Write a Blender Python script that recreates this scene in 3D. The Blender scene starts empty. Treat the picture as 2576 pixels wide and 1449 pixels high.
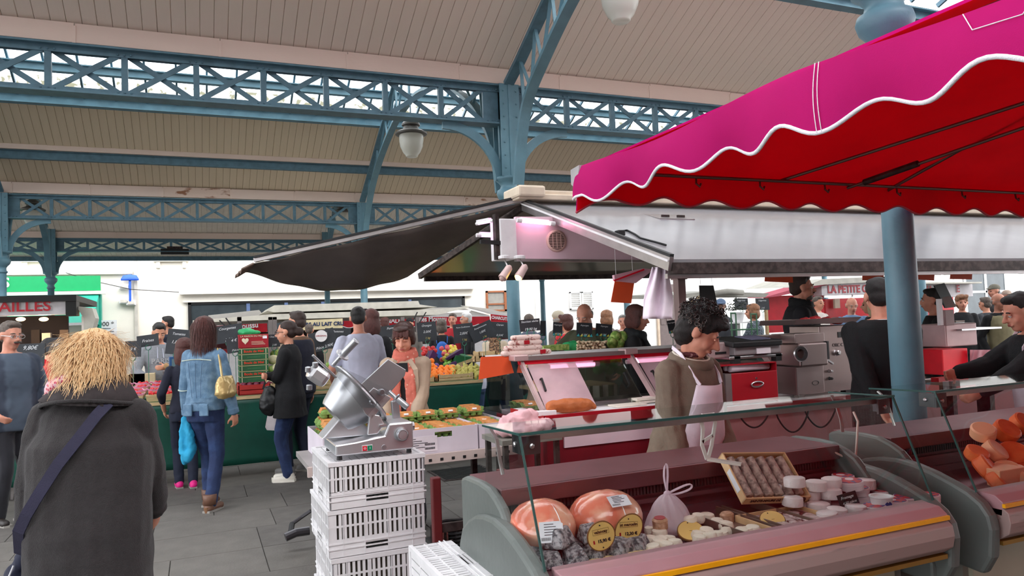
import bpy, bmesh, math, random
from math import sin, cos, pi, radians, sqrt
from mathutils import Vector, Matrix, Euler, noise
random.seed(7)
SC = bpy.context.scene
COL = SC.collection
V = Vector
# ---------------------------------------------------------------- camera, sky, exposure
F_PX, YAW, PIT, ROL, CH = 1869.14, .4013, .0473, .0391, 1.53
cam_data = bpy.data.cameras.new('camera')
cam_data.sensor_width = 36.0
cam_data.lens = 36.0 * F_PX / 2576.0
cam_data.clip_start = .05; cam_data.clip_end = 400
cam = bpy.data.objects.new('camera', cam_data)
COL.objects.link(cam)
cam.matrix_world = (Matrix.Translation((0, 0, CH)) @ Matrix.Rotation(-YAW, 4, 'Z')
                    @ Matrix.Rotation(pi / 2 + PIT, 4, 'X') @ Matrix.Rotation(-ROL, 4, 'Z'))
SC.camera = cam
SC.view_settings.view_transform = 'Standard'
SC.view_settings.look = 'None'
SC.view_settings.gamma = 1
SC.view_settings.use_curve_mapping = False
SC.view_settings.exposure = 0.40
world = bpy.data.worlds.new('overcast_sky'); SC.world = world
world.use_nodes = True
nt = world.node_tree; nt.nodes.clear()
wo = nt.nodes.new('ShaderNodeOutputWorld'); bg = nt.nodes.new('ShaderNodeBackground')
tc = nt.nodes.new('ShaderNodeTexCoord'); nz = nt.nodes.new('ShaderNodeTexNoise'); cr = nt.nodes.new('ShaderNodeValToRGB')
nz.inputs['Scale'].default_value = 1.6; nz.inputs['Detail'].default_value = 3
cr.color_ramp.elements[0].color = (.86, .90, .97, 1); cr.color_ramp.elements[1].color = (1, 1, 1, 1)
nt.links.new(tc.outputs['Generated'], nz.inputs['Vector']); nt.links.new(nz.outputs['Fac'], cr.inputs['Fac'])
nt.links.new(cr.outputs['Color'], bg.inputs['Color']); nt.links.new(bg.outputs['Background'], wo.inputs['Surface'])
bg.inputs['Strength'].default_value = 3.7
SUN = bpy.data.objects.new('sun', bpy.data.lights.new('sun', 'SUN')); COL.objects.link(SUN)
SUN.data.energy = 0.7; SUN.data.angle = radians(12); SUN.data.color = (1, .97, .92)
SUN.rotation_euler = (radians(48), 0, radians(25))
# ---------------------------------------------------------------- pixel of the photograph -> point at a real distance
def ray(px, py):
    a = px - 1288; b = 724.5 - py
    c, s = cos(ROL), sin(ROL)
    x = a * c + b * s; u = -a * s + b * c
    d = F_PX * cos(PIT) - u * sin(PIT); z = u * cos(PIT) + F_PX * sin(PIT)
    return V((cos(YAW) * x + sin(YAW) * d, -sin(YAW) * x + cos(YAW) * d, z)) / F_PX
def at(px, py, X=None, Y=None, Z=None, D=None):
    r = ray(px, py)
    t = X / r.x if X is not None else Y / r.y if Y is not None else (Z - CH) / r.z if Z is not None else D
    return r * t + V((0, 0, CH))
def face(a):            # heading: 0 looks away from the camera, 90 to its left, 180 towards it
    return -YAW + radians(a)
# ---------------------------------------------------------------- materials
def lin(c):
    return tuple((x / 255 / 12.92 if x / 255 <= .04045 else ((x / 255 + .055) / 1.055) ** 2.4) for x in c)
MATS = {}
def mat(name, c=(128, 128, 128), rough=.7, metal=0.0, var=.12, scale=6.0, bump=0.0, bscale=40.0, emit=0.0, trans=0.0,
        kind='noise', c2=None, alpha=1.0, sheen=0.0, stretch=None, thr=(.4, .6), spec=.5):
    if name in MATS: return MATS[name]
    m = bpy.data.materials.new(name); m.use_nodes = True; MATS[name] = m
    t = m.node_tree; n = t.nodes; l = t.links
    b = n['Principled BSDF']; col = lin(c)
    b.inputs['Roughness'].default_value = rough; b.inputs['Metallic'].default_value = metal
    b.inputs['Specular IOR Level'].default_value = spec
    if sheen: b.inputs['Sheen Weight'].default_value = sheen
    tcn = n.new('ShaderNodeTexCoord'); mp = n.new('ShaderNodeMapping')
    if stretch: mp.inputs['Scale'].default_value = stretch
    l.new(tcn.outputs['Object'], mp.inputs['Vector'])
    if kind == 'voronoi':
        tx = n.new('ShaderNodeTexVoronoi'); out = tx.outputs['Distance']
    elif kind == 'wave':
        tx = n.new('ShaderNodeTexWave'); out = tx.outputs['Fac']; tx.inputs['Distortion'].default_value = 1.0
    elif kind == 'cells':
        tx = n.new('ShaderNodeTexVoronoi'); out = tx.outputs['Color']
    else:
        tx = n.new('ShaderNodeTexNoise'); out = tx.outputs['Fac']; tx.inputs['Detail'].default_value = 5
    tx.inputs['Scale'].default_value = scale
    l.new(mp.outputs['Vector'], tx.inputs['Vector'])
    rp = n.new('ShaderNodeValToRGB')
    if c2 is not None:
        e0, e1 = col, lin(c2); rp.color_ramp.elements[0].position = thr[0]; rp.color_ramp.elements[1].position = thr[1]
    else:
        e0 = tuple(x * (1 - var) for x in col); e1 = tuple(min(1, x * (1 + var)) for x in col)
        rp.color_ramp.elements[0].position = .3; rp.color_ramp.elements[1].position = .7
    rp.color_ramp.elements[0].color = (*e0, 1); rp.color_ramp.elements[1].color = (*e1, 1)
    l.new(out, rp.inputs['Fac']); l.new(rp.outputs['Color'], b.inputs['Base Color'])
    if bump:
        bn = n.new('ShaderNodeTexNoise'); bn.inputs['Scale'].default_value = bscale; bn.inputs['Detail'].default_value = 4
        l.new(mp.outputs['Vector'], bn.inputs['Vector'])
        bp = n.new('ShaderNodeBump'); bp.inputs['Strength'].default_value = bump; bp.inputs['Distance'].default_value = .01
        l.new(bn.outputs['Fac'], bp.inputs['Height']); l.new(bp.outputs['Normal'], b.inputs['Normal'])
    if emit:
        b.inputs['Emission Color'].default_value = (*col, 1); b.inputs['Emission Strength'].default_value = emit
    if trans:
        tr = n.new('ShaderNodeBsdfTranslucent'); mx = n.new('ShaderNodeMixShader'); mx.inputs['Fac'].default_value = trans
        l.new(rp.outputs['Color'], tr.inputs['Color'])
        l.new(b.outputs['BSDF'], mx.inputs[1]); l.new(tr.outputs['BSDF'], mx.inputs[2])
        l.new(mx.outputs['Shader'], n['Material Output'].inputs['Surface'])
    if alpha < 1:
        b.inputs['Alpha'].default_value = alpha
    return m
def glass(name, tint=(.93, .97, .95), refl=.07, rough=.02, mul=.8):
    if name in MATS: return MATS[name]
    m = bpy.data.materials.new(name); m.use_nodes = True; MATS[name] = m
    t = m.node_tree; n = t.nodes; l = t.links; n.remove(n['Principled BSDF'])
    tr = n.new('ShaderNodeBsdfTransparent'); tr.inputs['Color'].default_value = (*tint, 1)
    gl = n.new('ShaderNodeBsdfGlossy'); gl.inputs['Roughness'].default_value = rough
    lw = n.new('ShaderNodeFresnel'); lw.inputs['IOR'].default_value = 1.45
    ad = n.new('ShaderNodeMath'); ad.operation = 'MULTIPLY_ADD'; ad.inputs[1].default_value = mul; ad.inputs[2].default_value = refl - .06
    ad.use_clamp = True
    nzn = n.new('ShaderNodeTexNoise'); nzn.inputs['Scale'].default_value = 3
    mx = n.new('ShaderNodeMixShader')
    l.new(lw.outputs[0], ad.inputs[0]); l.new(ad.outputs[0], mx.inputs['Fac'])
    l.new(tr.outputs[0], mx.inputs[1]); l.new(gl.outputs[0], mx.inputs[2])
    l.new(mx.outputs[0], n['Material Output'].inputs['Surface'])
    return m
# ---------------------------------------------------------------- tagging and object helpers
def tag(o, label=None, cat=None, group=None, kind=None):
    if label: o['label'] = label
    if cat: o['category'] = cat
    if group: o['group'] = group
    if kind: o['kind'] = kind
    return o
WP = {}
def org(o):
    p = V((0, 0, 0))
    while o is not None:
        p += WP.get(o.name, V((0, 0, 0))); o = o.parent
    return p
def empty(name, loc=(0, 0, 0), label=None, cat=None, group=None, kind=None, rz=0):
    o = bpy.data.objects.new(name, None); COL.objects.link(o); o.empty_display_size = .1
    o.location = loc; o.rotation_euler = (0, 0, rz); WP[o.name] = V(loc)
    return tag(o, label, cat, group, kind)
def link(name, me, m=None, parent=None, smooth=False):
    o = bpy.data.objects.new(name, me); COL.objects.link(o)
    if m is not None and len(me.materials) == 0: me.materials.append(m)
    if parent is not None: o.parent = parent
    if smooth:
        for p in me.polygons: p.use_smooth = True
    return o
def copy_tree(o, parent=None):
    c = o.copy(); COL.objects.link(c)
    if parent is not None: c.parent = parent
    for ch in list(o.children): copy_tree(ch, c)
    return c
def dup(o, loc, rz=None, label=None, group=None):
    c = copy_tree(o); c.location = loc
    if rz is not None: c.rotation_euler = (0, 0, rz)
    if label: c['label'] = label
    if group: c['group'] = group
    return c
BOXF = [(0, 1, 3, 2), (4, 6, 7, 5), (0, 4, 5, 1), (2, 3, 7, 6), (0, 2, 6, 4), (1, 5, 7, 3)]
class MB:
    """collects shapes in world coordinates, build() makes ONE mesh object"""
    def __init__(s): s.v = []; s.f = []
    def add(s, vs, fs):
        k = len(s.v); s.v += [V(p) for p in vs]; s.f += [tuple(i + k for i in f) for f in fs]; return s
    def box(s, x0, x1, y0, y1, z0, z1, R=None, o=None):
        vs = [V((x, y, z)) for x in (x0, x1) for y in (y0, y1) for z in (z0, z1)]
        if R is not None:
            c = V(o) if o is not None else V(((x0 + x1) / 2, (y0 + y1) / 2, (z0 + z1) / 2))
            vs = [R @ (p - c) + c for p in vs]
        return s.add(vs, BOXF)
    def bar(s, p0, p1, w, h, up=(0, 0, 1)):
        p0 = V(p0); p1 = V(p1); d = (p1 - p0).normalized(); u = V(up)
        r = d.cross(u)
        if r.length < 1e-4: r = d.cross(V((1, 0, 0)))
        r.normalize(); u = r.cross(d).normalized()
        vs = [p + r * a * w / 2 + u * b * h / 2 for p in (p0, p1) for a in (-1, 1) for b in (-1, 1)]
        return s.add(vs, BOXF)
    def sweep(s, pts, w, h, up=(0, 0, 1)):
        pts = [V(p) for p in pts]; n = len(pts); vs = []
        for i, p in enumerate(pts):
            d = (pts[min(i + 1, n - 1)] - pts[max(i - 1, 0)]).normalized(); u = V(up); r = d.cross(u)
            if r.length < 1e-4: r = V((1, 0, 0))
            r.normalize(); u = r.cross(d).normalized()
            vs += [p + r * a * w / 2 + u * b * h / 2 for a, b in ((-1, -1), (1, -1), (1, 1), (-1, 1))]
        fs = [(i * 4 + j, i * 4 + (j + 1) % 4, i * 4 + 4 + (j + 1) % 4, i * 4 + 4 + j) for i in range(n - 1) for j in range(4)]
        fs += [(3, 2, 1, 0), tuple(4 * (n - 1) + j for j in range(4))]
        return s.add(vs, fs)
    def tube(s, pts, r, n=8, close=True):
        pts = [V(p) for p in pts]; m = len(pts); rs = r if isinstance(r, (list, tuple)) else [r] * m
        vs = []; ref = None
        for i, p in enumerate(pts):
            d = (pts[min(i + 1, m - 1)] - pts[max(i - 1, 0)])
            d = d.normalized() if d.length > 1e-9 else V((0, 0, 1))
            if ref is None: ref = d.orthogonal().normalized()
            ref = (ref - d * ref.dot(d)); ref = ref.normalized() if ref.length > 1e-6 else d.orthogonal().normalized()
            b = d.cross(ref)
            vs += [p + (ref * cos(2 * pi * j / n) + b * sin(2 * pi * j / n)) * rs[i] for j in range(n)]
        fs = [(i * n + j, i * n + (j + 1) % n, (i + 1) * n + (j + 1) % n, (i + 1) * n + j) for i in range(m - 1) for j in range(n)]
        if close: fs += [tuple(range(n - 1, -1, -1)), tuple(range((m - 1) * n, m * n))]
        return s.add(vs, fs)
    def lathe(s, c, prof, n=20, axis=None, sx=1, sy=1, cap=True):
        """prof: list of (r, h) along axis from c"""
        c = V(c); ax = V(axis).normalized() if axis is not None else V((0, 0, 1))
        if axis is None: u, w = V((1, 0, 0)), V((0, 1, 0))
        else:
            u = ax.orthogonal().normalized(); w = ax.cross(u)
        vs = [c + ax * h + u * r * sx * cos(2 * pi * j / n) + w * r * sy * sin(2 * pi * j / n) for r, h in prof for j in range(n)]
        m = len(prof)
        fs = [(i * n + j, i * n + (j + 1) % n, (i + 1) * n + (j + 1) % n, (i + 1) * n + j) for i in range(m - 1) for j in range(n)]
        if cap: fs += [tuple(range(n - 1, -1, -1)), tuple(range((m - 1) * n, m * n))]
        return s.add(vs, fs)
    def ball(s, c, r, n=10, R=None):
        r = V(r) if not isinstance(r, (int, float)) else V((r, r, r)); c = V(c); m = max(4, n // 2 + 1); vs = []
        for i in range(1, m):
            t = pi * i / m
            for j in range(n):
                p = V((r.x * sin(t) * cos(2 * pi * j / n), r.y * sin(t) * sin(2 * pi * j / n), -r.z * cos(t)))
                vs.append((R @ p if R is not None else p) + c)
        a = V((0, 0, -r.z)); b = V((0, 0, r.z)); k = len(vs)
        vs += [(R @ a if R is not None else a) + c, (R @ b if R is not None else b) + c]
        fs = [(i * n + j, i * n + (j + 1) % n, (i + 1) * n + (j + 1) % n, (i + 1) * n + j) for i in range(m - 2) for j in range(n)]
        fs += [(k, (j + 1) % n, j) for j in range(n)] + [(k + 1, (m - 2) * n + j, (m - 2) * n + (j + 1) % n) for j in range(n)]
        return s.add(vs, fs)
    def prism(s, poly, ext):
        """poly: 3-D points of a flat outline, extruded by vector ext"""
        n = len(poly); e = V(ext); vs = [V(p) for p in poly] + [V(p) + e for p in poly]
        fs = [tuple(range(n - 1, -1, -1)), tuple(range(n, 2 * n))] + [(i, (i + 1) % n, n + (i + 1) % n, n + i) for i in range(n)]
        return s.add(vs, fs)
    def grid(s, fn, nu, nv, thick=0.0):
        vs = [V(fn(i / nu, j / nv)) for i in range(nu + 1) for j in range(nv + 1)]
        fs = [(i * (nv + 1) + j, (i + 1) * (nv + 1) + j, (i + 1) * (nv + 1) + j + 1, i * (nv + 1) + j + 1) for i in range(nu) for j in range(nv)]
        return s.add(vs, fs)
    def build(s, name, m=None, parent=None, smooth=False, solid=0, bevel=0, sub=0, disp=None, at0=None, angle=None):
        o0 = org(parent) if parent is not None else V((0, 0, 0))
        if at0 is not None: o0 = V(at0)
        me = bpy.data.meshes.new(name)
        me.from_pydata([tuple(p - o0) for p in s.v], [], s.f); me.validate(); me.update()
        o = link(name, me, m, parent, smooth)
        if at0 is not None and parent is None: o.location = o0
        if solid:
            q = o.modifiers.new('s', 'SOLIDIFY'); q.thickness = solid; q.offset = 0
        if bevel:
            q = o.modifiers.new('b', 'BEVEL'); q.width = bevel; q.segments = 2; q.limit_method = 'ANGLE'
        if sub:
            q = o.modifiers.new('u', 'SUBSURF'); q.levels = sub; q.render_levels = sub
        if disp:
            q = o.modifiers.new('d', 'DISPLACE'); q.texture = dtex(disp[1]); q.strength = disp[0]; q.texture_coords = 'LOCAL'
        return o
DT = {}
def dtex(size):
    if size not in DT:
        t = bpy.data.textures.new('folds_%g' % size, 'CLOUDS'); t.noise_scale = size; t.noise_depth = 2; DT[size] = t
    return DT[size]
def smooth_angle(o):
    for p in o.data.polygons: p.use_smooth = True
    m = o.modifiers.new('e', 'EDGE_SPLIT'); m.split_angle = radians(35)
FCACHE = {}
def txt(s, size, m, parent, pos, right=(1, 0, 0), up=(0, 0, 1), name='lettering', align='CENTER', bold=.0, slant=0.0, ext=.0006, sx=1.0):
    key = (s, size, m.name, align, bold, slant, sx)
    if key not in FCACHE:
        cu = bpy.data.curves.new('f', 'FONT'); cu.body = s; cu.size = size; cu.align_x = align; cu.align_y = 'CENTER'
        cu.extrude = ext; cu.offset = bold; cu.shear = slant; cu.resolution_u = 3
        ob = bpy.data.objects.new('f', cu); COL.objects.link(ob)
        me = bpy.data.meshes.new_from_object(ob)
        bpy.data.objects.remove(ob); bpy.data.curves.remove(cu)
        me.materials.clear(); me.materials.append(m); FCACHE[key] = me
    r = V(right).normalized(); u = V(up); n = r.cross(u).normalized(); u = n.cross(r)
    o = bpy.data.objects.new(name, FCACHE[key]); COL.objects.link(o); o.parent = parent
    M = Matrix(((r.x * sx, u.x, n.x, 0), (r.y * sx, u.y, n.y, 0), (r.z * sx, u.z, n.z, 0), (0, 0, 0, 1)))
    o.matrix_basis = Matrix.Translation(V(pos) - org(parent)) @ M
    return o
def U(a, b): return random.uniform(a, b)
# palette
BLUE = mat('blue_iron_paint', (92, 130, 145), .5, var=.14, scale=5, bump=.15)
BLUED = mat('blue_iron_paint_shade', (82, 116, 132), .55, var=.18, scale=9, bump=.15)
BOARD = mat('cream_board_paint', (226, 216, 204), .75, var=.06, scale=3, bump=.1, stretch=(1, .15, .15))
BOARDB = mat('shaded_board_paint', (204, 188, 164), .8, var=.08, scale=3, bump=.1, stretch=(1, .15, .15))  # same board paint, with the shade of the nave's far slope put into the colour
FASC = mat('fascia_paint', (224, 204, 192), .7, var=.05, scale=2, bump=.12, stretch=(.3, 1, 1))
FLAKE = mat('flaking_fascia_paint', (222, 200, 186), .8, c2=(150, 104, 78), thr=(.55, .64), scale=9, bump=.5, stretch=(.35, 1, 1))
WHITEP = mat('white_plastic', (232, 230, 232), .45, var=.05, scale=12, bump=.1)
STEEL = mat('brushed_steel', (196, 194, 196), .28, 1.0, var=.08, scale=14, bump=.05, stretch=(1, 1, 12))
ALU = mat('aluminium', (178, 172, 172), .38, .9, var=.1, scale=10)
RUST = mat('weathered_dark_metal', (74, 62, 60), .6, .5, c2=(46, 36, 34), scale=20)
BLACK = mat('black_plastic', (22, 22, 24), .5)
CHALK = mat('slate_board', (38, 42, 48), .6, var=.25, scale=9)
CHALKW = mat('white_chalk', (215, 218, 222), .9)
CHALKY = mat('yellow_chalk', (196, 180, 110), .9)
REDP = mat('red_lacquer', (168, 18, 34), .35, var=.08)
PINKW = mat('pale_panel_white', (236, 204, 216), .5, var=.04)
WOOD = mat('pale_crate_wood', (206, 178, 134), .75, var=.14, scale=10, stretch=(1, 6, 6), bump=.15)
GREENC = mat('green_tarpaulin', (8, 76, 62), .42, var=.22, scale=4, bump=.35, bscale=9)
GREENM = mat('green_mat', (36, 110, 66), .8)
GLASS = glass('clear_glass')
ORANGEC = mat('orange_card', (226, 82, 34), .6, var=.05)
# ================================================================ the hall
Y0, Y1, Y2, Y3 = 2.95, 8.46, 17.37, 22.7
XR, XL, SP, BAY = 3.6, -3.54, 7.14, .679
COLX = [XL - SP, XL, XR, XR + SP, XR + 2 * SP]
ZB, ZT = 3.99, 4.49
# floor: stone slabs laid as separate pieces near the camera
fl = empty('floor', kind='structure')
STONE = mat('grey_paving_stone', (92, 88, 84), .75, var=.16, scale=7, bump=.25, bscale=60)
STONE2 = mat('grey_paving_stone_light', (100, 96, 91), .75, var=.14, scale=6, bump=.25, bscale=60)
JOINT = mat('paving_joint', (48, 45, 42), .9)
MB().box(-60, 70, -40, 60, -.3, -.012).build('slab_bed', JOINT, fl)
MB().box(-60, 70, 12.4, 60, -.012, .0).build('far_paving', STONE, fl)
sl = {}
for w in (.6, .9):
    for mm in (STONE, STONE2):
        sl[(w, mm.name)] = MB().add([V(p) for p in ((-w / 2 + .004, -.3 + .004, 0), (w / 2 - .004, -.3 + .004, 0), (w / 2 - .004, .3 - .004, 0), (-w / 2 + .004, .3 - .004, 0),
            (-w / 2, -.3, -.012), (w / 2, -.3, -.012), (w / 2, .3, -.012), (-w / 2, .3, -.012))], [(0, 1, 2, 3), (4, 5, 1, 0), (5, 6, 2, 1), (6, 7, 3, 2), (7, 4, 0, 3)]), mm
PROT = {}
for k, (b, mm) in sl.items():
    me = bpy.data.meshes.new('slab'); me.from_pydata([tuple(p) for p in b.v], [], b.f); me.materials.append(mm); PROT[k] = me
ks = list(PROT); cnt = 0
for r in range(17):
    y = 2.4 + r * .6; x = -2.6 - (r % 2) * .3 - .15 * (r % 3)
    while x < 5.2:
        k = random.choice(ks); w = k[0]
        if cnt < 290 and (abs(x - .5) < 4.2):
            o = bpy.data.objects.new('paving_slab', PROT[k]); COL.objects.link(o); o.parent = fl; o.location = (x + w / 2, y, U(-.0015, .0015)); cnt += 1
        x += w
rest = MB()
for (xa, xb, ya, yb) in ((-30, -2.95, -8, 12.4), (5.4, 30, -8, 12.4), (-3.2, 5.6, -8, 2.1)):
    rest.box(xa, xb, ya, yb, -.012, -.001)
rest.build('outer_paving', STONE, fl)

# ceilings -----------------------------------------------------------------
def ceiling(name, x0, x1, ya, za, yb, zb, pw=.137, parts=True, m=BOARD):
    """boards running from (ya,za) to (yb,zb); undersides face down"""
    n = int((x1 - x0) / pw); rt = empty(name, (0, 0, 0), kind='structure')
    d = V((0, yb - ya, zb - za)); L = d.length; d.normalize(); up = V((0, -d.z, d.y))
    if up.z < 0: up = -up
    me = []
    for w in range(2):
        b = MB(); g = .004 + .003 * w
        b.add([V((g, 0, 0)), V((pw - g, 0, 0)), V((pw - g, 0, 0)) + d * L, V((g, 0, 0)) + d * L,
               V((0, 0, 0)) + up * .012, V((pw, 0, 0)) + up * .012, V((pw, 0, 0)) + d * L + up * .012, d * L + up * .012],
              [(0, 3, 2, 1), (4, 5, 6, 7), (0, 1, 5, 4), (1, 2, 6, 5), (2, 3, 7, 6), (3, 0, 4, 7)])
        q = bpy.data.meshes.new('board'); q.from_pydata([tuple(p) for p in b.v], [], b.f); q.materials.append(m); me.append(q)
    if parts:
        for i in range(n):
            o = bpy.data.objects.new('board', me[i * 7 % 5 == 0]); COL.objects.link(o); o.parent = rt
            o.location = V((x0 + i * pw, ya, za)) + up * U(0, .003)
    else:
        b = MB()
        for i in range(n):
            g = .005; x = x0 + i * pw; p0 = V((x, ya, za)); p1 = p0 + d * L
            b.add([p0 + V((g, 0, 0)), p0 + V((pw - g, 0, 0)), p1 + V((pw - g, 0, 0)), p1 + V((g, 0, 0)),
                   p0 + up * .012, p0 + V((pw, 0, 0)) + up * .012, p1 + V((pw, 0, 0)) + up * .012, p1 + up * .012],
                  [(0, 3, 2, 1), (0, 1, 5, 4), (1, 2, 6, 5), (2, 3, 7, 6), (3, 0, 4, 7)])
        tag(b.build('board', m, rt), kind='stuff')
    # slate covering above the boards
    b = MB(); a0 = V((x0, ya, za)) + up * .03; a1 = a0 + d * L; w = V((x1 - x0, 0, 0))
    b.add([a0, a0 + w, a1 + w, a1, a0 + up * .08, a0 + w + up * .08, a1 + w + up * .08, a1 + up * .08],
          [(0, 3, 2, 1), (4, 5, 6, 7), (0, 1, 5, 4), (1, 2, 6, 5), (2, 3, 7, 6), (3, 0, 4, 7)])
    b.build('slate_covering', mat('roof_slate', (88, 92, 104), .7, kind='cells', var=.2, scale=6), rt)
    return rt
TS = .5
XA, XB = -11.5, 19.0
# aisle between row 0 and row 1
ceiling('ceiling', XA + 5, 16.8, Y1, 4.69, 6.95, 5.42)
ceiling('ceiling', XA + 5, 16.8, Y0, 4.69, Y0 + 1.5, 5.42, parts=False)
# nave between row 1 and row 2
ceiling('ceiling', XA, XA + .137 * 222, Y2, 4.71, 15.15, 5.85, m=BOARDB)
ceiling('ceiling', XA, XB, Y1, 4.71, Y1 + 2.2, 5.85, parts=False)
# far aisle between row 2 and row 3
BOARDC = mat('lit_board_paint', (244, 236, 222), .8, var=.05)  # same boards, light from outside painted in as a brighter colour
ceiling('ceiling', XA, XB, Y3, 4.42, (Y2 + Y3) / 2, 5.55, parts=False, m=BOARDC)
ceiling('ceiling', XA, XB, Y2, 4.60, (Y2 + Y3) / 2, 5.55, parts=False)
ceiling('ceiling', XA, XB, Y3 + 2.4, 3.98, Y3, 4.32, parts=False, m=BOARDC)
# nave the photographer stands in, behind and above the camera
ceiling('ceiling', XA, XB, Y0, 4.71, .6, 5.85, parts=False)
ceiling('ceiling', XA, XB, -6.0, 4.71, -3.6, 5.85, parts=False)

ceiling('ceiling', XA, XB, -6.0, 4.71, -12.0, 3.9, parts=False)  # unseen aisle roof, added with the end wall to dim the rear
wf = empty('wall_added_rear', (0, -12, 0), kind='structure'); MB().box(XA - 4, XB + 6, -12.3, -12, 0, 4.6).build('rear_wall', mat('added_wall_stone', (170, 162, 150), .9), wf)  # unseen end wall, added to cut the light from behind the camera
GLZ = glass('roof_glazing', (.96, .97, .97), .08, .1)
def skylight(name, x0, x1, ya, za, yb, zb, step=.51, dirt=False):
    rt = empty(name, (0, 0, 0), kind='structure')
    d = V((0, yb - ya, zb - za)); L = d.length; d.normalize(); up = V((0, -d.z, d.y))
    if up.z < 0: up = -up
    n = int((x1 - x0) / step)
    bar = MB().bar(V((0, 0, 0)), d * L, .035, .06, up=up)
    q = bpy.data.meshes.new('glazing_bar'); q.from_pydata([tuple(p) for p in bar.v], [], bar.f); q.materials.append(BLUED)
    pn = bpy.data.meshes.new('pane')
    pn.from_pydata([tuple(p + up * .035) for p in (V((.02, 0, 0)), V((step - .02, 0, 0)), V((step - .02, 0, 0)) + d * L, V((.02, 0, 0)) + d * L)], [], [(0, 1, 2, 3)])
    pn.materials.append(GLZ)
    for i in range(n + 1):
        for nm, me in (('glazing_bar', q), ('pane', pn)):
            o = bpy.data.objects.new(nm, me); COL.objects.link(o); o.parent = rt; o.location = (x0 + i * step, ya, za)
    return rt
R1 = (Y1 + Y2) / 2
skylight('skylight', XA, XA + .51 * 60, 15.15, 5.87, R1, 6.99)
skylight('skylight', XA, XA + .51 * 60, Y1 + 2.2, 5.87, R1, 6.99)
skylight('skylight', XA + 5, 16.5, 6.80, 5.60, (Y0 + Y1) / 2, 6.03)
for _a, _b in ((.6, -1.5), (-3.6, -1.5)): skylight('skylight', XA, XB, _a, 5.87, _b, 6.95, step=1.0)
skylight('skylight', XA + 5, 16.5, Y0 + 1.5, 5.44, (Y0 + Y1) / 2, 6.03)
REAR_SKY = 1

# fascias above the girders, in lengths with joint straps
def fascia(Y, z0, z1, x0, x1, seed, toward=-1):
    rt = empty('wall_fascia', (0, Y, 0), kind='structure'); rnd = random.Random(seed); x = x0; i = 0
    while x < x1:
        w = BAY * 2; m = FLAKE if (Y == Y1 and 3.9 < x < 5.4) or rnd.random() < .12 else FASC
        MB().box(x + .004, x + w - .004, Y - .03, Y + .02, z0, z1 - rnd.uniform(0, .01)).build('fascia_board', m, rt)
        MB().box(x + w - .02, x + w + .012, Y - .038, Y + .02, z0 - .005, z1 - .03).build('joint_strap', FASC, rt)
        x += w; i += 1
    return rt
fascia(Y1 - .05, 4.5, 4.70, XL - 5 * BAY - .34 - .6, 15, 3)
fascia(Y2 - .05, 4.5, 4.72, XA, 17, 5)
fascia(Y3 - .05, 4.25, 4.42, XA, 17, 6)

# riveted lattice girders, one per bay
def girder(Yr, xa, xb, zb, zt, label, detail=True):
    g = empty('lattice_girder', (xa, Yr, zb), label, 'girder', 'blue lattice girders')
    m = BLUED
    h = .055
    MB().box(xa + .1, xb - .1, Yr - .10, Yr + .10, zt - .02, zt).box(xa + .1, xb - .1, Yr - .035, Yr - .02, zt - h * 1.5, zt - .02).box(xa + .1, xb - .1, Yr + .02, Yr + .035, zt - h * 1.5, zt - .02).build('top_chord', m, g)
    MB().box(xa + .1, xb - .1, Yr - .10, Yr + .10, zb, zb + .02).box(xa + .1, xb - .1, Yr - .035, Yr - .02, zb + .02, zb + h * 1.3).box(xa + .1, xb - .1, Yr + .02, Yr + .035, zb + .02, zb + h * 1.3).build('bottom_chord', m, g)
    xs = [xa + .2] + [xa + .856 + k * BAY for k in range(9)] + [xb - .2]
    lo, hi = zb + .04, zt - .05
    for i, x in enumerate(xs):
        if i in (0, 10):
            MB().box(x - .11, x + .11, Yr - .02, Yr + .02, lo, hi).build('gusset_plate', m, g)
        else:
            MB().box(x - .03, x + .03, Yr - .03, Yr + .03, lo, hi).build('post', m, g)
    for i in range(10):
        a, b = xs[i] + (.1 if i == 0 else .03), xs[i + 1] - (.1 if i == 9 else .03)
        MB().bar((a, Yr - .018, lo), (b, Yr - .018, hi), .014, .055, up=(0, 0, 1)).build('diagonal', m, g)
        MB().bar((a, Yr + .018, hi), (b, Yr + .018, lo), .014, .055, up=(0, 0, 1)).build('diagonal', m, g)
    if detail:
        b = MB()
        for x in xs:
            for dx in (-.06, 0, .06):
                for z in (zt - .06, zb + .045): b.ball((x + dx, Yr - .042, z), .011, 6)
        tag(b.build('rivet', m, g), kind='stuff')
    return g
wh = {Y1: 'over the first row of columns', Y2: 'over the second row of columns', Y3: 'over the third row of columns'}
for Yr, (zb, zt) in {Y1: (ZB, ZT), Y2: (3.99, 4.48), Y3: (3.88, 4.24)}.items():
    for i in range(4):
        if Yr == Y1 and i in (0, 3): 
            if i == 0: continue
        side = ['beyond the left column', 'spanning the left half', 'behind the pink canopy', 'at far right'][i]
        girder(Yr, COLX[i], COLX[i + 1], zb, zt, 'blue lattice girder %s, %s' % (wh[Yr], side), detail=(Yr != Y3))

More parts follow.
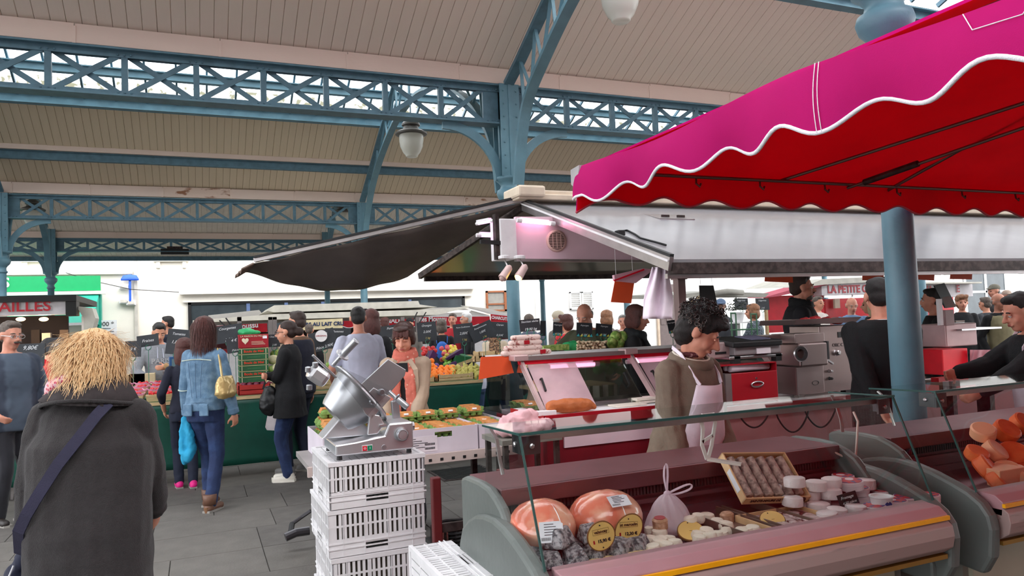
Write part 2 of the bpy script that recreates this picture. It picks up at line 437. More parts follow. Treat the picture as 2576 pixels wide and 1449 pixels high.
# cast iron columns
def column(X, Y, label, ribs=(), brk=True, zcap=3.14):
    c = empty('cast_iron_column', (X, Y, 0), label, 'column', 'blue cast iron columns')
    m = BLUE
    MB().lathe((X, Y, 0), [(.17, 0), (.17, .06), (.15, .09), (.15, .2), (.12, .24), (.105, .28), (.125, .31), (.1, .34), (.088, .38)], 24).build('base', m, c, smooth=True)
    MB().lathe((X, Y, 0), [(.086, .36), (.083, 1.6), (.078, zcap - .22)], 24).build('shaft', m, c, smooth=True)
    MB().lathe((X, Y, zcap), [(.078, -.24), (.1, -.22), (.1, -.2), (.08, -.18), (.078, -.13), (.095, -.1), (.14, -.05), (.155, 0), (.145, .04), (.11, .06), (.1, .1), (.13, .14), (.17, .17), (.17, .2), (.13, .21)], 24).build('capital', m, c, smooth=True)
    MB().box(X - .11, X + .11, Y - .02, Y + .02, zcap + .18, ZT).box(X - .02, X + .02, Y - .14, Y + .14, zcap + .18, ZT).box(X - .13, X + .13, Y - .13, Y - .115, zcap + .2, ZT).box(X - .13, X + .13, Y + .115, Y + .13, zcap + .2, ZT).build('upper_post', m, c)
    b = MB()
    for k in range(7):
        for sx in (-1, 1): b.ball((X + sx * .085, Y - .135, zcap + .3 + k * .16), .012, 6)
    tag(b.build('rivet', m, c), kind='stuff')
    if brk:
        for sx in (-1, 1):
            pts = [(X + sx * (.12 + .72 * (1 - cos(t))), Y, zcap + .16 + (ZB - zcap - .19) * sin(t)) for t in [i * pi / 2 / 12 for i in range(13)]]
            MB().sweep(pts, .11, .045, up=(0, 1, 0)).build('curved_bracket', m, c)
    for sy, kind in ribs:
        if kind == 'aisle':
            inn = [(.30, 3.2), (.35, 3.4), (.44, 3.7), (.58, 4.0), (.78, 4.22), (1.1, 4.42), (1.47, 4.63), (1.86, 4.82), (2.3, 4.98), (2.75, 5.05)]
            out = [(.12, 4.50), (.5, 4.66), (.95, 4.88), (1.4, 5.1), (1.9, 5.36), (2.5, 5.66)]
        else:
            inn = [(.28, 3.2), (.36, 3.6), (.5, 3.96), (.8, 4.3), (1.15, 4.6), (1.8, 4.98), (2.75, 5.34), (3.6, 5.55), (4.45, 5.62)]
            out = [(.12, 4.52), (.9, 4.90), (1.8, 5.36), (2.6, 5.77), (3.5, 6.24), (4.45, 6.74)]
        P = lambda L: [V((X, Y + sy * d, z)) for d, z in L]
        def fine(L):
            r = []
            for i in range(len(L) - 1):
                p0 = V(L[max(i - 1, 0)]); p1 = V(L[i]); p2 = V(L[i + 1]); p3 = V(L[min(i + 2, len(L) - 1)])
                for t in (0, .25, .5, .75):
                    r.append(tuple(.5 * ((2 * p1) + (p2 - p0) * t + (2 * p0 - 5 * p1 + 4 * p2 - p3) * t * t + (-p0 + 3 * p1 - 3 * p2 + p3) * t ** 3)))
            return r + [L[-1]]
        MB().sweep(P(fine(inn)), .13, .05, up=(0, 0, 1)).build('arched_rib', m, c)
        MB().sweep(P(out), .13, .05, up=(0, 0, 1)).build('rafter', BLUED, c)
        for k in range(1, min(len(inn) - 3, len(out))):
            a = V((X, Y + sy * inn[k + 2][0], inn[k + 2][1])); b = V((X, Y + sy * out[k][0], out[k][1])); a2 = V((X, Y + sy * inn[k + 3][0], inn[k + 3][1]))
            MB().bar(a, b, .012, .04, up=(1, 0, 0)).build('rib_strut', m, c)
            MB().bar(a2, b, .012, .04, up=(1, 0, 0)).build('rib_strut', m, c)
    return c
column(XR, Y0, 'thick blue iron column standing behind the cheese display case', (), True)
column(XR, Y1, 'blue iron column with arched rib rising behind the trader roof peak', ((-1, 'aisle'), (1, 'nave')))
column(XR, Y2, 'blue iron column behind the grey canvas, second row', ((-1, 'nave'), (1, 'aisle')))
column(XL, Y2, 'blue iron column cut by the left edge of the photo', ((-1, 'nave'), (1, 'aisle')))
column(XL, Y3, 'blue iron column beside the green shop awning', ((-1, 'aisle'),))
column(XR, Y3, 'slim blue iron column left of the second row column, farther away', ((-1, 'aisle'),))
column(XR + SP, Y1, 'blue column behind the worker with hands behind his back', ((-1, 'aisle'), (1, 'nave')))
column(XR + SP, Y2, 'blue column seen between the dark man and the cheese van sign', ((-1, 'nave'),))
column(XR + SP, Y3, 'slim blue column beyond the asparagus stall', ((-1, 'aisle'),))
column(XR + 2 * SP, Y1, 'blue column by the white shuttered windows at far right', ((-1, 'aisle'),))
column(XR + 2 * SP, Y2, 'blue column behind the man in the peaked cap', ((-1, 'nave'),))
column(XL, Y1, 'blue column out beyond the left fruit seller', ((-1, 'aisle'), (1, 'nave')))
# purlins
def beam(name, x0, x1, Y, Z, w, h, label, m=BLUE):
    o = empty(name, (x0, Y, Z), label, 'beam', 'blue iron purlins')
    MB().box(x0, x1, Y - w / 2, Y + w / 2, Z, Z + .02).box(x0, x1, Y - w / 2, Y + w / 2, Z + h - .02, Z + h).build('flange', m, o)
    MB().box(x0, x1, Y - .012, Y + .012, Z + .02, Z + h - .02).build('web', m, o)
beam('roof_beam', XA, XB, 15.12, 5.72, .16, .2, 'long light blue iron beam under the glazed roof strip')
beam('roof_beam', XA, XB, 14.3, 6.06, .12, .15, 'blue beam crossing inside the glazed roof strip')
beam('roof_beam', XA, XB, 16.42, 5.0, .10, .17, 'blue beam halfway down the boarded far roof slope', BLUED)
beam('roof_beam', XA, XB, 10.6, 5.74, .14, .18, 'blue beam hidden above the front girder')
beam('roof_beam', XA + 5, 17, 6.93, 5.40, .16, .17, 'light blue beam over the pink canopy at top right')
beam('roof_beam', XA, XB, Y3 + 2.35, 3.86, .08, .16, 'thin blue gutter beam along the open edge of the hall', BLUED)
MB().box(XA, XB, 16.30, 16.36, 5.17, 5.27).build('trim_1', FASC).__setitem__('kind', 'structure')

# lanterns
def lantern(p, label, top):
    x, y, z = p; o = empty('hanging_lantern', (x, y, z), label, 'lantern', 'white glass hall lanterns')
    MB().lathe((x, y, z), [(.085, -.235), (.1, -.22), (.1, -.205), (.14, -.16), (.185, -.06), (.2, .05), (.2, .12), (.19, .14)], 28).build('globe', mat('opal_glass', (232, 232, 224), .25, var=.02, trans=.35), o, smooth=True)
    smooth_angle(MB().lathe((x, y, z), [(.2, .13), (.26, .14), (.265, .165), (.2, .2), (.13, .23), (.12, .28), (.15, .29), (.15, .32), (.11, .37), (.05, .41), (.03, .46), (.015, .5)], 28).build('hood', mat('lantern_hood', (92, 90, 86), .5, .4), o))
    MB().tube([(x, y, z + .48), (x, y, top)], .012, 8).build('rod', BLUED, o)
lantern(at(1035, 360, D=12.3), 'white glass lantern hanging beside the arched bracket', 6.9)
lantern(V((at(1560, 3, D=7.7).x, at(1560, 3, D=7.7).y, 4.83)), 'lantern whose glass bottom shows at the top edge', 5.7)
lantern(at(82, 545, Y=20.0), 'small lantern behind the girder above the green awning', 5.5)
lantern(at(862, 548, Y=20.0), 'small lantern behind the girder above the grey canvas', 5.5)
# loudspeaker / heater under the third girder
p = at(440, 632, Y=Y3); o = empty('black_heater', p, 'black box heater hanging under the far girder', 'heater')
MB().box(p.x - .36, p.x + .36, p.y - .09, p.y + .09, p.z - .1, p.z + .06).build('housing', BLACK, o, bevel=.01)
MB().box(p.x - .2, p.x + .2, p.y - .06, p.y + .06, p.z + .06, p.z + .13).build('bracket', RUST, o)
MB().box(p.x - .04, p.x + .04, p.y - .03, p.y + .03, p.z + .13, 3.89).build('hanger', BLACK, o)

# ================================================================ the square outside: houses
FY = 28.0
STUC = mat('pale_limestone_render', (240, 234, 222), .9, var=.05, scale=1.2, bump=.15)
STUCG = mat('grey_render', (214, 212, 208), .9, var=.05, scale=1.5)
house = empty('wall_back', (0, FY, 0), kind='structure')
MB().box(-30, -1.9, FY, FY + 8, 0, 9.4).build('house_front', STUC, house)
MB().box(-1.9, 12.9, FY + .02, FY + 8, 0, 9.2).build('house_front', STUC, house)
MB().box(12.9, 60, FY, FY + 8, 0, 9.0).build('house_front', STUCG, house)
MB().box(-1.95, -1.85, FY - .08, FY, 0, 9).build('downpipe', mat('pipe_grey', (196, 190, 180), .6), house)
MB().box(-30, -2.0, FY - .16, FY, 3.68, 3.8).build('ledge', STUC, house)
for px in ((100, 435), (475,)):
    pass
for (xa, xb) in ((-7.9, -6.5), (-1.35, -.25), (2.0, 3.1), (5.2, 6.3), (-5.2, -4.1)):
    MB().box(xa, xb, FY - .14, FY + .02, 4.10, 4.2).box(xa + .08, xa + .2, FY - .1, FY + .02, 3.88, 4.1).box(xb - .2, xb - .08, FY - .1, FY + .02, 3.88, 4.1).build('window_sill', STUC, house)
# roof beyond the glazing: slates and a mossy parapet
rf = empty('roof', (0, FY, 9), kind='structure')
SLT = mat('house_slate', (120, 119, 128), .7, kind='cells', c2=(100, 100, 110), scale=5)
b = MB(); b.add([(-30, FY - .3, 9.2), (60, FY - .3, 9.0), (60, FY + 3.4, 10.2), (-30, FY + 3.4, 10.4)], [(0, 1, 2, 3)]); b.build('slate_slope', SLT, rf, solid=.08)
MOSS = mat('mossy_parapet', (232, 230, 224), .95, c2=(120, 118, 96), thr=(.52, .60), scale=3.2)
MB().box(-30, 60, FY + 3.4, FY + 3.7, 9.8, 11.3).build('parapet', MOSS, rf)

def wbox(px0, py0, px1, py1, d=0.0, Y=FY):
    a = at(px0, py0, Y=Y - d); b = at(px1, py1, Y=Y - d)
    return a.x, b.x, b.z, a.z
# long shop window behind the red awning
sh = empty('window_1', (0, FY, 2), kind='structure')
x0, x1, z0, z1 = wbox(482, 765, 1160, 832)
DG = mat('dark_window_glass', (58, 66, 70), .15, var=.25, scale=2)
MB().box(-.22, 9.7, FY - .02, FY + .02, .8, 2.62).build('pane', DG, sh)
MB().box(-.3, 9.8, FY - .06, FY + .03, 2.60, 2.68).box(-.3, -.2, FY - .06, FY + .03, .8, 2.68).box(9.7, 9.8, FY - .06, FY + .03, .8, 2.68).build('window_frame', BLACK, sh)
for x in (1.6, 2.9, 4.2, 7.5): MB().box(x, x + .12, FY - .05, FY, .8, 2.6).build('mullion', mat('blue_frame', (90, 110, 150), .6), sh)
MB().box(-.55, 10.2, FY - .3, FY, 2.95, 3.05).box(-.45, 10.1, FY - .1, FY, 2.68, 2.95).build('window_sill', STUC, sh)
# small brown-shuttered window
w2 = empty('window_2', (11, FY, 2), kind='structure')
MB().box(10.75, 11.65, FY - .01, FY + .04, 2.05, 2.85).build('pane', mat('dusty_pane', (150, 146, 138), .4), w2)
BRW = mat('brown_window_wood', (150, 88, 52), .6)
MB().box(10.72, 11.68, FY - .06, FY + .02, 2.8, 2.87).box(10.72, 11.68, FY - .06, FY + .02, 2.03, 2.1).box(10.72, 10.79, FY - .06, FY + .02, 2.03, 2.87).box(11.5, 11.68, FY - .06, FY + .02, 2.03, 2.87).box(10.72, 11.6, FY - .05, FY + .02, 2.3, 2.36).build('window_frame', BRW, w2)
# white shutters
def shutters(xa, xb, z0, z1, name, Y=FY):
    w = empty(name, (xa, Y, z0), kind='structure'); SH = mat('white_shutter', (236, 236, 234), .6)
    n = int((z1 - z0) / .09)
    for (a, c) in ((xa, (xa + xb) / 2 - .03), ((xa + xb) / 2 + .03, xb)):
        MB().box(a, a + .05, Y - .07, Y, z0, z1).box(c - .05, c, Y - .07, Y, z0, z1).box(a, c, Y - .07, Y, z0, z0 + .05).box(a, c, Y - .07, Y, z1 - .05, z1).build('shutter_frame', SH, w)
        for k in range(n):
            z = z0 + .05 + k * (z1 - z0 - .1) / n
            MB().bar((a + .05, Y - .04, z + .03), (c - .05, Y - .04, z + .03), .05, .012, up=(0, .6, 1)).build('slat', SH, w)
shutters(14.5, 15.6, 2.0, 2.75, 'window_3')
shutters(36.2, 38.2, .6, 3.3, 'window_4'); shutters(43.4, 45.6, .6, 3.3, 'window_5')
MB().box(38.9, 42.4, FY - .03, FY + .03, .9, 3.4).build('window_6', DG).__setitem__('kind', 'structure')
w = MB()
for x in (38.9, 40.6, 42.3): w.box(x, x + .14, FY - .08, FY, .9, 3.4)
w.box(38.9, 42.4, FY - .08, FY, 2.2, 2.32).build('trim_2', mat('white_shutter'))
bpy.data.objects['trim_2']['kind'] = 'structure'
w7 = empty('door_1', (19.4, FY, 0), kind='structure')
MB().box(18.9, 20.2, FY - .04, FY + .02, .1, 3.0).build('door_leaf', mat('brown_door', (96, 82, 80), .6), w7)
MB().box(18.8, 18.9, FY - .1, FY, .1, 3.1).box(20.2, 20.35, FY - .1, FY, .1, 3.1).build('door_frame', mat('door_stone', (190, 170, 150), .8), w7)
for k in range(4): MB().box(19.0 + k * .3, 19.2 + k * .3, FY - .06, FY - .03, 1.2, 2.7).build('panel', mat('brown_door'), w7)
# green shop front left
g = empty('green_shop_front', (-6, FY - .4, 0), 'bright green shop fascia with teal awning on the far house', 'shop front')
GR = mat('bright_green_sign', (0, 152, 88), .5, var=.04); TEAL = mat('teal_awning', (22, 150, 128), .6, var=.06)
MB().box(-16, -2.9, FY - .55, FY - .4, 3.12, 3.6).build('fascia_sign', GR, g)
MB().box(-16, -2.75, FY - .62, FY - .38, 3.0, 3.1).build('trim', STUC, g)
b = MB(); b.add([(-16, FY - .5, 3.0), (-2.95, FY - .5, 3.0), (-2.95, FY - 2.2, 2.05), (-16, FY - 2.2, 2.05), (-2.95, FY - .5, 2.0)], [(0, 1, 2, 3), (1, 4, 2)])
b.build('awning', TEAL, g, solid=.01)
MB().box(-16, -2.9, FY - 2.24, FY - 2.18, 1.98, 2.06).build('front_bar', WHITEP, g)
MB().box(-3.1, -2.9, FY - .5, FY - .1, 0, 3.0).build('side_panel', TEAL, g)
txt('S', .42, WHITEP, g, at(15, 712, Y=FY - .57), name='lettering', bold=.01)
p = at(268, 806, Y=FY - .3)
MB().box(p.x - .3, p.x + .3, FY - .34, FY - .3, 1.5, 2.15).build('notice_board', WHITEP, g)
txt('000 *', .2, BLACK, g, (p.x, FY - .35, 2.02))
for k in range(4): MB().box(p.x - .2, p.x + U(.05, .25), FY - .345, FY - .342, 1.86 - k * .1, 1.89 - k * .1).build('printed_line', mat('print_grey', (120, 124, 134), .8), g)
p = at(327, 722, Y=FY - .2); o = empty('blue_sign', p, 'blue T-shaped wall sign between the two houses', 'sign')
BL = mat('sign_blue', (40, 92, 210), .5)
MB().lathe((p.x, p.y, p.z + .22), [(.01, .2), (.2, .17), (.27, .05), (.27, 0), (.01, 0)], 20, sy=.25).build('cap_shape', BL, o, smooth=True)
MB().box(p.x - .035, p.x + .035, p.y - .02, p.y + .02, p.z - .5, p.z + .24).build('upright', BL, o)
MB().box(p.x - .02, p.x + .02, p.y, FY, p.z, p.z + .05).build('wall_arm', RUST, o)
for (px, py, nm) in ((312, 758, 'floodlight'), (330, 762, 'junction_box'), (312, 722, 'alarm_box')):
    p = at(px, py, Y=FY - .1); o = empty(nm, p, {'floodlight': 'white floodlight on the wall under the blue sign', 'junction_box': 'small grey box low on the wall by the floodlight', 'alarm_box': 'beige alarm box on the wall left of the blue sign'}[nm], 'wall fitting')
    MB().box(p.x - .14, p.x + .14, p.y - .1, p.y + .1, p.z - .08, p.z + .08).build('casing', WHITEP, o, bevel=.02)
    MB().box(p.x - .1, p.x + .1, p.y - .12, p.y - .1, p.z - .05, p.z + .05).build('front_plate', mat('pipe_grey'), o)
cab = MB(); pts = [at(165, 686, Y=FY - .15), at(230, 706, Y=FY - .3), at(330, 728, Y=FY - .25), at(450, 735, Y=FY - .1)]
cab.tube(pts, .012, 6); tag(cab.build('overhead_cable', BLACK), 'thin cable strung across the house wall above the green sign', 'cable')
# ================================================================ pink market canopy
PINK = mat('magenta_canvas', (218, 30, 136), .75, var=.05, scale=3, bump=.12, bscale=500, trans=.45, spec=.2)
PINKR = mat('red_canopy_lining', (232, 8, 34), .75, var=.05, scale=3, bump=.1, bscale=400, trans=.5, spec=.2)
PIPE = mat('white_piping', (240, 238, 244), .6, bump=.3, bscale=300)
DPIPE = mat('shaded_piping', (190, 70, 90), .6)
ROD = mat('canopy_rod', (120, 96, 90), .4, .8)
CX0, CX1, CY0, CY1, CZ = 1.52, 5.2, -1.0, 2.80, 2.182
can = empty('market_canopy', (CX0, CY1, CZ), 'magenta market canopy with scalloped white-edged valance and red lining', 'canopy')
APX = V((3.3, .9, 2.73))
LOWY = [2.91, 2.62, 2.311, 2.006, 1.72, 1.461, 1.148, .86, .57, .28, 0, -.28, -.56, -.84, -1.04]
def wave(L, t):          # 0 at low points, 1 between them
    for i in range(len(L) - 1):
        a, b = L[i], L[i + 1]
        if min(a, b) <= t <= max(a, b):
            u = (t - a) / (b - a); return .5 - .5 * cos(2 * pi * u)
    return 0
def side_pt(u, v, off=0):
    y = CY1 + (CY0 - CY1) * u; zt = CZ - .004 + .012 * sin(y * 5) + (.0 if y > 1.54 else -.03 * (1.54 - y))
    zb = 2.015 + (.0 if y > 2.26 else -.02 * (2.26 - y)) + .047 * wave(LOWY, y)
    bul = .022 * sin(y * 11) * v
    return V((CX0 + off - .01 * sin(v * pi) + bul, y + (.04 * v if y > 2.75 else 0), zt + (zb - zt) * v))
MB().grid(lambda u, v: side_pt(u, v), 150, 8).build('side_valance', PINK, can, smooth=True)
MB().grid(lambda u, v: side_pt(u, v, .008), 150, 8).build('side_valance_lining', PINKR, can, smooth=True)
MB().tube([side_pt(i / 200, 1.0, .003) for i in range(201)], 0.0062, 8).build('white_edge_piping', PIPE, can, smooth=True)
LOWX = [1.45, 1.827, 2.098, 2.413, 2.704, 3.003, 3.295, 3.631, 3.896, 4.192, 4.5, 4.8, 5.1, 5.4]
def far_pt(u, v, off=0):
    x = CX0 + (CX1 - CX0) * u; zb = 2.037 + .038 * wave(LOWX, x) - (.05 * max(0, 1 - (x - CX0) / .2))
    return V((x, CY1 + off + .012 * sin(x * 9) * v + .03 * v, CZ + (zb - CZ) * v))
MB().grid(lambda u, v: far_pt(u, v), 150, 6).build('far_valance', PINK, can, smooth=True)
MB().grid(lambda u, v: far_pt(u, v, -.008), 150, 6).build('far_valance_lining', PINKR, can, smooth=True)
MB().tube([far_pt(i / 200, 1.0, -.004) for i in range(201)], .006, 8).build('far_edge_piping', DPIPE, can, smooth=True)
cor = [V((CX0, CY1, CZ)), V((CX1, CY1, CZ)), V((CX1, CY0, CZ)), V((CX0, CY0, CZ))]
for i in range(4):
    a, b = cor[i], cor[(i + 1) % 4]
    f = lambda u, v, a=a, b=b, o=0: (a.lerp(b, u)).lerp(APX, v) + V((0, 0, -.05 * sin(pi * u) * sin(pi * v) + o))
    MB().grid(f, 14, 8).build('roof_panel', PINK, can, smooth=True)
    MB().grid(lambda u, v, f=f: f(u, v, o=-.008), 14, 8).build('roof_lining', PINKR, can, smooth=True)
    MB().tube([a.lerp(APX, .03) + V((0, 0, -.03)), APX + V((0, 0, -.04))], .011, 8).build('corner_rib', ROD, can)
    ia, ib = [q + V((.045 if q.x < 3 else -.045, .045 if q.y < 1 else -.045, -.02)) for q in (a, b)]
    MB().tube([ia, ib], .008, 8).build('edge_rail', ROD, can)
    m = a.lerp(b, .5)
    MB().tube([m + V((0, 0, -.03)), APX + V((0, 0, -.05))], .009, 8).build('middle_rib', ROD, can)
for (p, q, r) in ((V((1.56, 2.0, 2.155)), V((3.0, 1.13, 2.45)), .008), (V((3.03, 2.76, 2.145)), V((3.28, 1.18, 2.36)), .008), (V((2.62, 2.79, 2.17)), V((3.26, 1.0, 2.42)), .008)):
    MB().tube([p, q], r, 8).build('strut', ROD, can)
MB().tube([V((3.045, 2.67, 2.157)), V((3.085, 2.4, 2.195))], .016, 8).build('strut_sleeve', RUST, can)
MB().lathe((3.3, .9, 0), [(.03, .0), (.03, 2.72)], 12).build('mast', ALU, can)
for x in (2.12, 2.49, 2.9, 3.4, 3.9, 4.35):
    MB().tube([(x, 2.78, 2.168), (x - .01, 2.77, 2.135), (x + .006, 2.765, 2.12), (x + .016, 2.77, 2.135)], .005, 6).build('hook', ROD, can)
for yy in (1.462, 1.449):
    MB().tube([side_pt((CY1 - yy) / (CY1 - CY0), v / 10, -.004) for v in range(11)], .0012, 5).build('stitched_seam', PIPE, can)
pl = [(1.05, .02), (1.02, .42), (.92, .36), (.89, .0)]
MB().tube([side_pt((CY1 - y) / (CY1 - CY0), v, -.004) for y, v in pl], .0013, 5).build('stitched_patch', PIPE, can)
MB().prism([(CX0 - .012, CY1 - .03, CZ + .01), (CX0 - .012, CY1 + .05, CZ + .005), (CX0 - .012, CY1 + .05, CZ - .06), (CX0 - .012, CY1 + .0, CZ - .09)], (.03, 0, 0)).build('corner_cap', mat('grey_tape', (170, 166, 168), .6), can)

for (dx, dy, lab) in ((3.72, 0, 'unseen magenta canopy added on the right to shade the cases'), (0, -3.86, 'unseen magenta canopy added behind the camera to block light')):  # unseen canopy copies added to darken the area around the display cases
    dup(can, (CX0 + dx, CY1 + dy, CZ), 0, lab, 'added unseen canopies')
# ================================================================ trader's roof (gable flap stall)
GX0, GX1 = 2.70, 9.5
RY, RZ = 6.0, 2.59; NY, NZ = 3.84, 1.875; FYV, FZ = 7.7, 2.07
van = empty('stall_roof', (GX0, RY, RZ), 'long white hinged gable roof of the butcher stall under the pink canopy', 'stall roof')
FLAPW = mat('satin_flap_sheet', (150, 148, 152), .22, var=.04, scale=2)
MIR = mat('polished_roof_lining', (176, 164, 152), .14, .55, var=.1, scale=1.5, bump=.04, bscale=3)
CREAM = mat('cream_ridge_cover', (222, 206, 184), .6)
b = MB(); b.add([(GX0, NY, NZ), (GX1, NY, NZ), (GX1, RY, RZ), (GX0, RY, RZ)], [(0, 1, 2, 3)]); b.build('near_flap', FLAPW, van, solid=.025)
b = MB(); b.add([(GX0, NY + .02, NZ - .03), (GX1, NY + .02, NZ - .03), (GX1, RY, RZ - .03), (GX0, RY, RZ - .03)], [(3, 2, 1, 0)]); b.build('near_flap_lining', MIR, van)
b = MB(); b.add([(GX0, RY, RZ), (GX1, RY, RZ), (GX1, FYV, FZ), (GX0 - .5, FYV, FZ)], [(0, 1, 2, 3)]); b.build('far_flap', MIR, van, solid=.02)
MB().bar((GX0, NY, NZ - .045), (GX1, NY, NZ - .045), .05, .07).build('near_edge_profile', RUST, van)
MB().bar((GX0, NY + .05, NZ - .09), (GX1, NY + .05, NZ - .09), .03, .03).build('near_edge_rail', ALU, van)
MB().bar((GX0 - .45, FYV, FZ - .03), (GX1, FYV, FZ - .03), .05, .05).build('far_edge_profile', RUST, van)
MB().bar((GX0 - .01, NY - .02, NZ - .02), (GX0 - .01, RY + .02, RZ - .015), .03, .085).build('gable_rail', ALU, van)
MB().bar((GX0 - .0, NY - .02, NZ + .032), (GX0 - .0, RY + .02, RZ + .037), .03, .02).build('gable_seal', BLACK, van)
MB().bar((GX0 - .03, NY - .02, NZ - .0), (GX0 - .03, RY + .02, RZ + .003), .01, .012).build('gable_bead', WHITEP, van)
MB().bar((GX0 - .5, FYV, FZ), (GX0, RY, RZ - .02), .04, .06).build('far_gable_rail', RUST, van)
MB().bar((GX0 - .12, RY, RZ + .04), (GX1, RY, RZ + .04), .30, .05).bar((GX0 - .12, RY - .04, RZ + .08), (GX1, RY - .04, RZ + .08), .16, .05).build('ridge_cover', CREAM, van, bevel=.01)
MB().box(GX0 - .14, GX0 + .12, RY - .2, RY + .16, RZ + .03, RZ + .13).build('ridge_end_cap', CREAM, van, bevel=.02)
MB().bar((3.62, 5.42, 2.41), (3.98, 5.42, 2.41), .32, .008, up=(0, -.3, 1)).build('hinge_plate', ALU, van)
b = MB(); b.bar((3.68, 5.33, 2.40), (3.76, 5.33, 2.40), .01, .02).bar((3.84, 5.33, 2.40), (3.92, 5.33, 2.40), .01, .02); tag(b.build('hinge_screws', RUST, van), kind='stuff')
# grey canvas side extension
CANV = mat('grey_tarpaulin', (104, 96, 92), .6, var=.18, scale=3, bump=.3, bscale=12, trans=.1)
A = at(1310, 530, X=GX0 - .02); A2 = V((GX0 - .02, RY, RZ)); Bc = at(640, 662, Y=6.9); Cc = V((GX0 - .5, FYV, FZ))
cv = empty('canvas_side_awning', A2, 'dark grey drooping canvas side awning at the left of the butcher stall', 'awning')
Pa = at(1250, 545, Y=6.1); Pb = at(640, 664, Y=6.9); Pc = at(1025, 697, Y=7.6); Pd = at(612, 684, Y=7.1)
def canvas(u, v):
    top = A2.lerp(Pb, u); bot = Pc.lerp(Pd, u); p = top.lerp(bot, v)
    sag = .155 * sin(pi * min(1, u * 1.02)) * v + .03 * sin(pi * u) * sin(pi * v)
    return p + V((0, 0, -sag + .006 * sin(u * 26 + v * 9)))
MB().grid(canvas, 40, 14).build('canvas', CANV, cv, smooth=True, solid=.006)
pe = [A2 + (Pb - A2) * t + V((0, -.02, .0)) for t in (0, 1)]
MB().bar(pe[0] + V((0, 0, .03)), pe[1] + V((0, 0, .03)), .05, .035).build('frame_bar', ALU, cv)
MB().bar(pe[0] + V((0, -.02, .06)), pe[1] + V((0, -.02, .055)), .05, .018).build('rubber_seal', BLACK, cv)
MB().grid(lambda u, v: Pb.lerp(Pd, v) + V((-.1 * u * (1 - .3 * v), 0, -.05 * u + .015 * sin(v * 16))), 6, 14).build('frayed_end', mat('frayed_brown_canvas', (110, 92, 82), .9, var=.3, scale=30), cv, solid=.012)
# inner gable panel with vent, motors
GY = 5.4
gp = empty('gable_panel', (2.36, GY, 2.03), 'pale pink-lit panel with round vent under the stall roof peak', 'panel')
b = MB(); zr = lambda x: 2.38
P0, P1, P2, P3 = at(1297, 545, Y=GY), at(1300, 652, Y=GY), at(1612, 655, Y=GY), at(1420, 545, Y=GY)
P2b = at(1590, 640, Y=GY)
b.prism([P0, P3, P2b, P2, P1], (0, .04, 0)); b.build('panel_sheet', PINKW, gp)
MB().box(P1.x - .14, P1.x, GY - .02, GY + .2, P1.z, P0.z - .02).build('motor_housing', WHITEP, gp, bevel=.008)
MB().box(P1.x - .17, P1.x - .14, GY - .0, GY + .06, P1.z, P0.z + .02).build('guide_rail', RUST, gp)
MB().bar(at(1208, 608, Y=GY), at(1268, 612, Y=GY), .03, .03).build('actuator_arm', BLACK, gp)
MB().bar((P1.x - .02, GY - .02, P1.z - .01), (P2.x, GY - .02, P2.z - .01), .05, .02).build('lower_profile', ALU, gp)
cvn = at(1399, 606, Y=GY); vt = empty('round_vent', cvn, 'round beige louvred air vent in the pink-lit panel', 'vent')
MB().lathe(cvn, [(.074, 0), (.09, -.0), (.09, -.012), (.074, -.016)], 32, axis=(0, 1, 0), cap=False).build('rim', mat('beige_plastic', (222, 186, 176), .5), vt, smooth=True)
MB().lathe(cvn, [(.075, -.001), (.075, -.004)], 32, axis=(0, 1, 0)).build('recess', mat('vent_dark', (60, 34, 30), .8), vt)
for k in range(11):
    z = -.065 + k * .013; w = sqrt(max(.0001, .073 ** 2 - z * z))
    MB().bar((cvn.x - w, GY - .012, cvn.z + z), (cvn.x + w, GY - .012, cvn.z + z), .006, .005).build('slat', mat('beige_plastic'), vt)
for k in (-.036, 0, .036):
    MB().bar((cvn.x + k, GY - .015, cvn.z - .06), (cvn.x + k, GY - .015, cvn.z + .06), .003, .004, up=(1, 0, 0)).build('divider', mat('beige_plastic'), vt)
# fluorescent tubes and pink strip lights
TUBE = mat('pink_fluorescent', (255, 170, 205), emit=5)
TUBE2 = mat('violet_fluorescent', (255, 165, 235), emit=3.5)
def tubelamp(p, q, label, m=TUBE, r=.016):
    o = empty('fluorescent_tube', p, label, 'lamp')
    MB().tube([p, q], r, 10).build('tube', m, o, smooth=True); d = (V(q) - V(p)).normalized()
    MB().tube([V(p) - d * .04, p], r * 1.2, 10).tube([q, V(q) + d * .04], r * 1.2, 10).build('end_cap', WHITEP, o)
    MB().bar(V(p) + V((0, .03, .02)), V(q) + V((0, .03, .02)), .03, .02).build('batten', WHITEP, o)
tubelamp(at(1312, 555, Y=GY - .06), at(1384, 562, Y=GY - .06), 'bright pink tube lamp at the top of the gable panel')
tubelamp(at(1205, 562, Y=5.7), at(1236, 556, Y=5.5), 'slanting violet strip lamp left of the motor housing', TUBE2, .012)
tubelamp(at(1210, 592, Y=5.6), at(1243, 593, Y=5.6), 'level violet strip lamp left of the motor housing', TUBE2, .014)
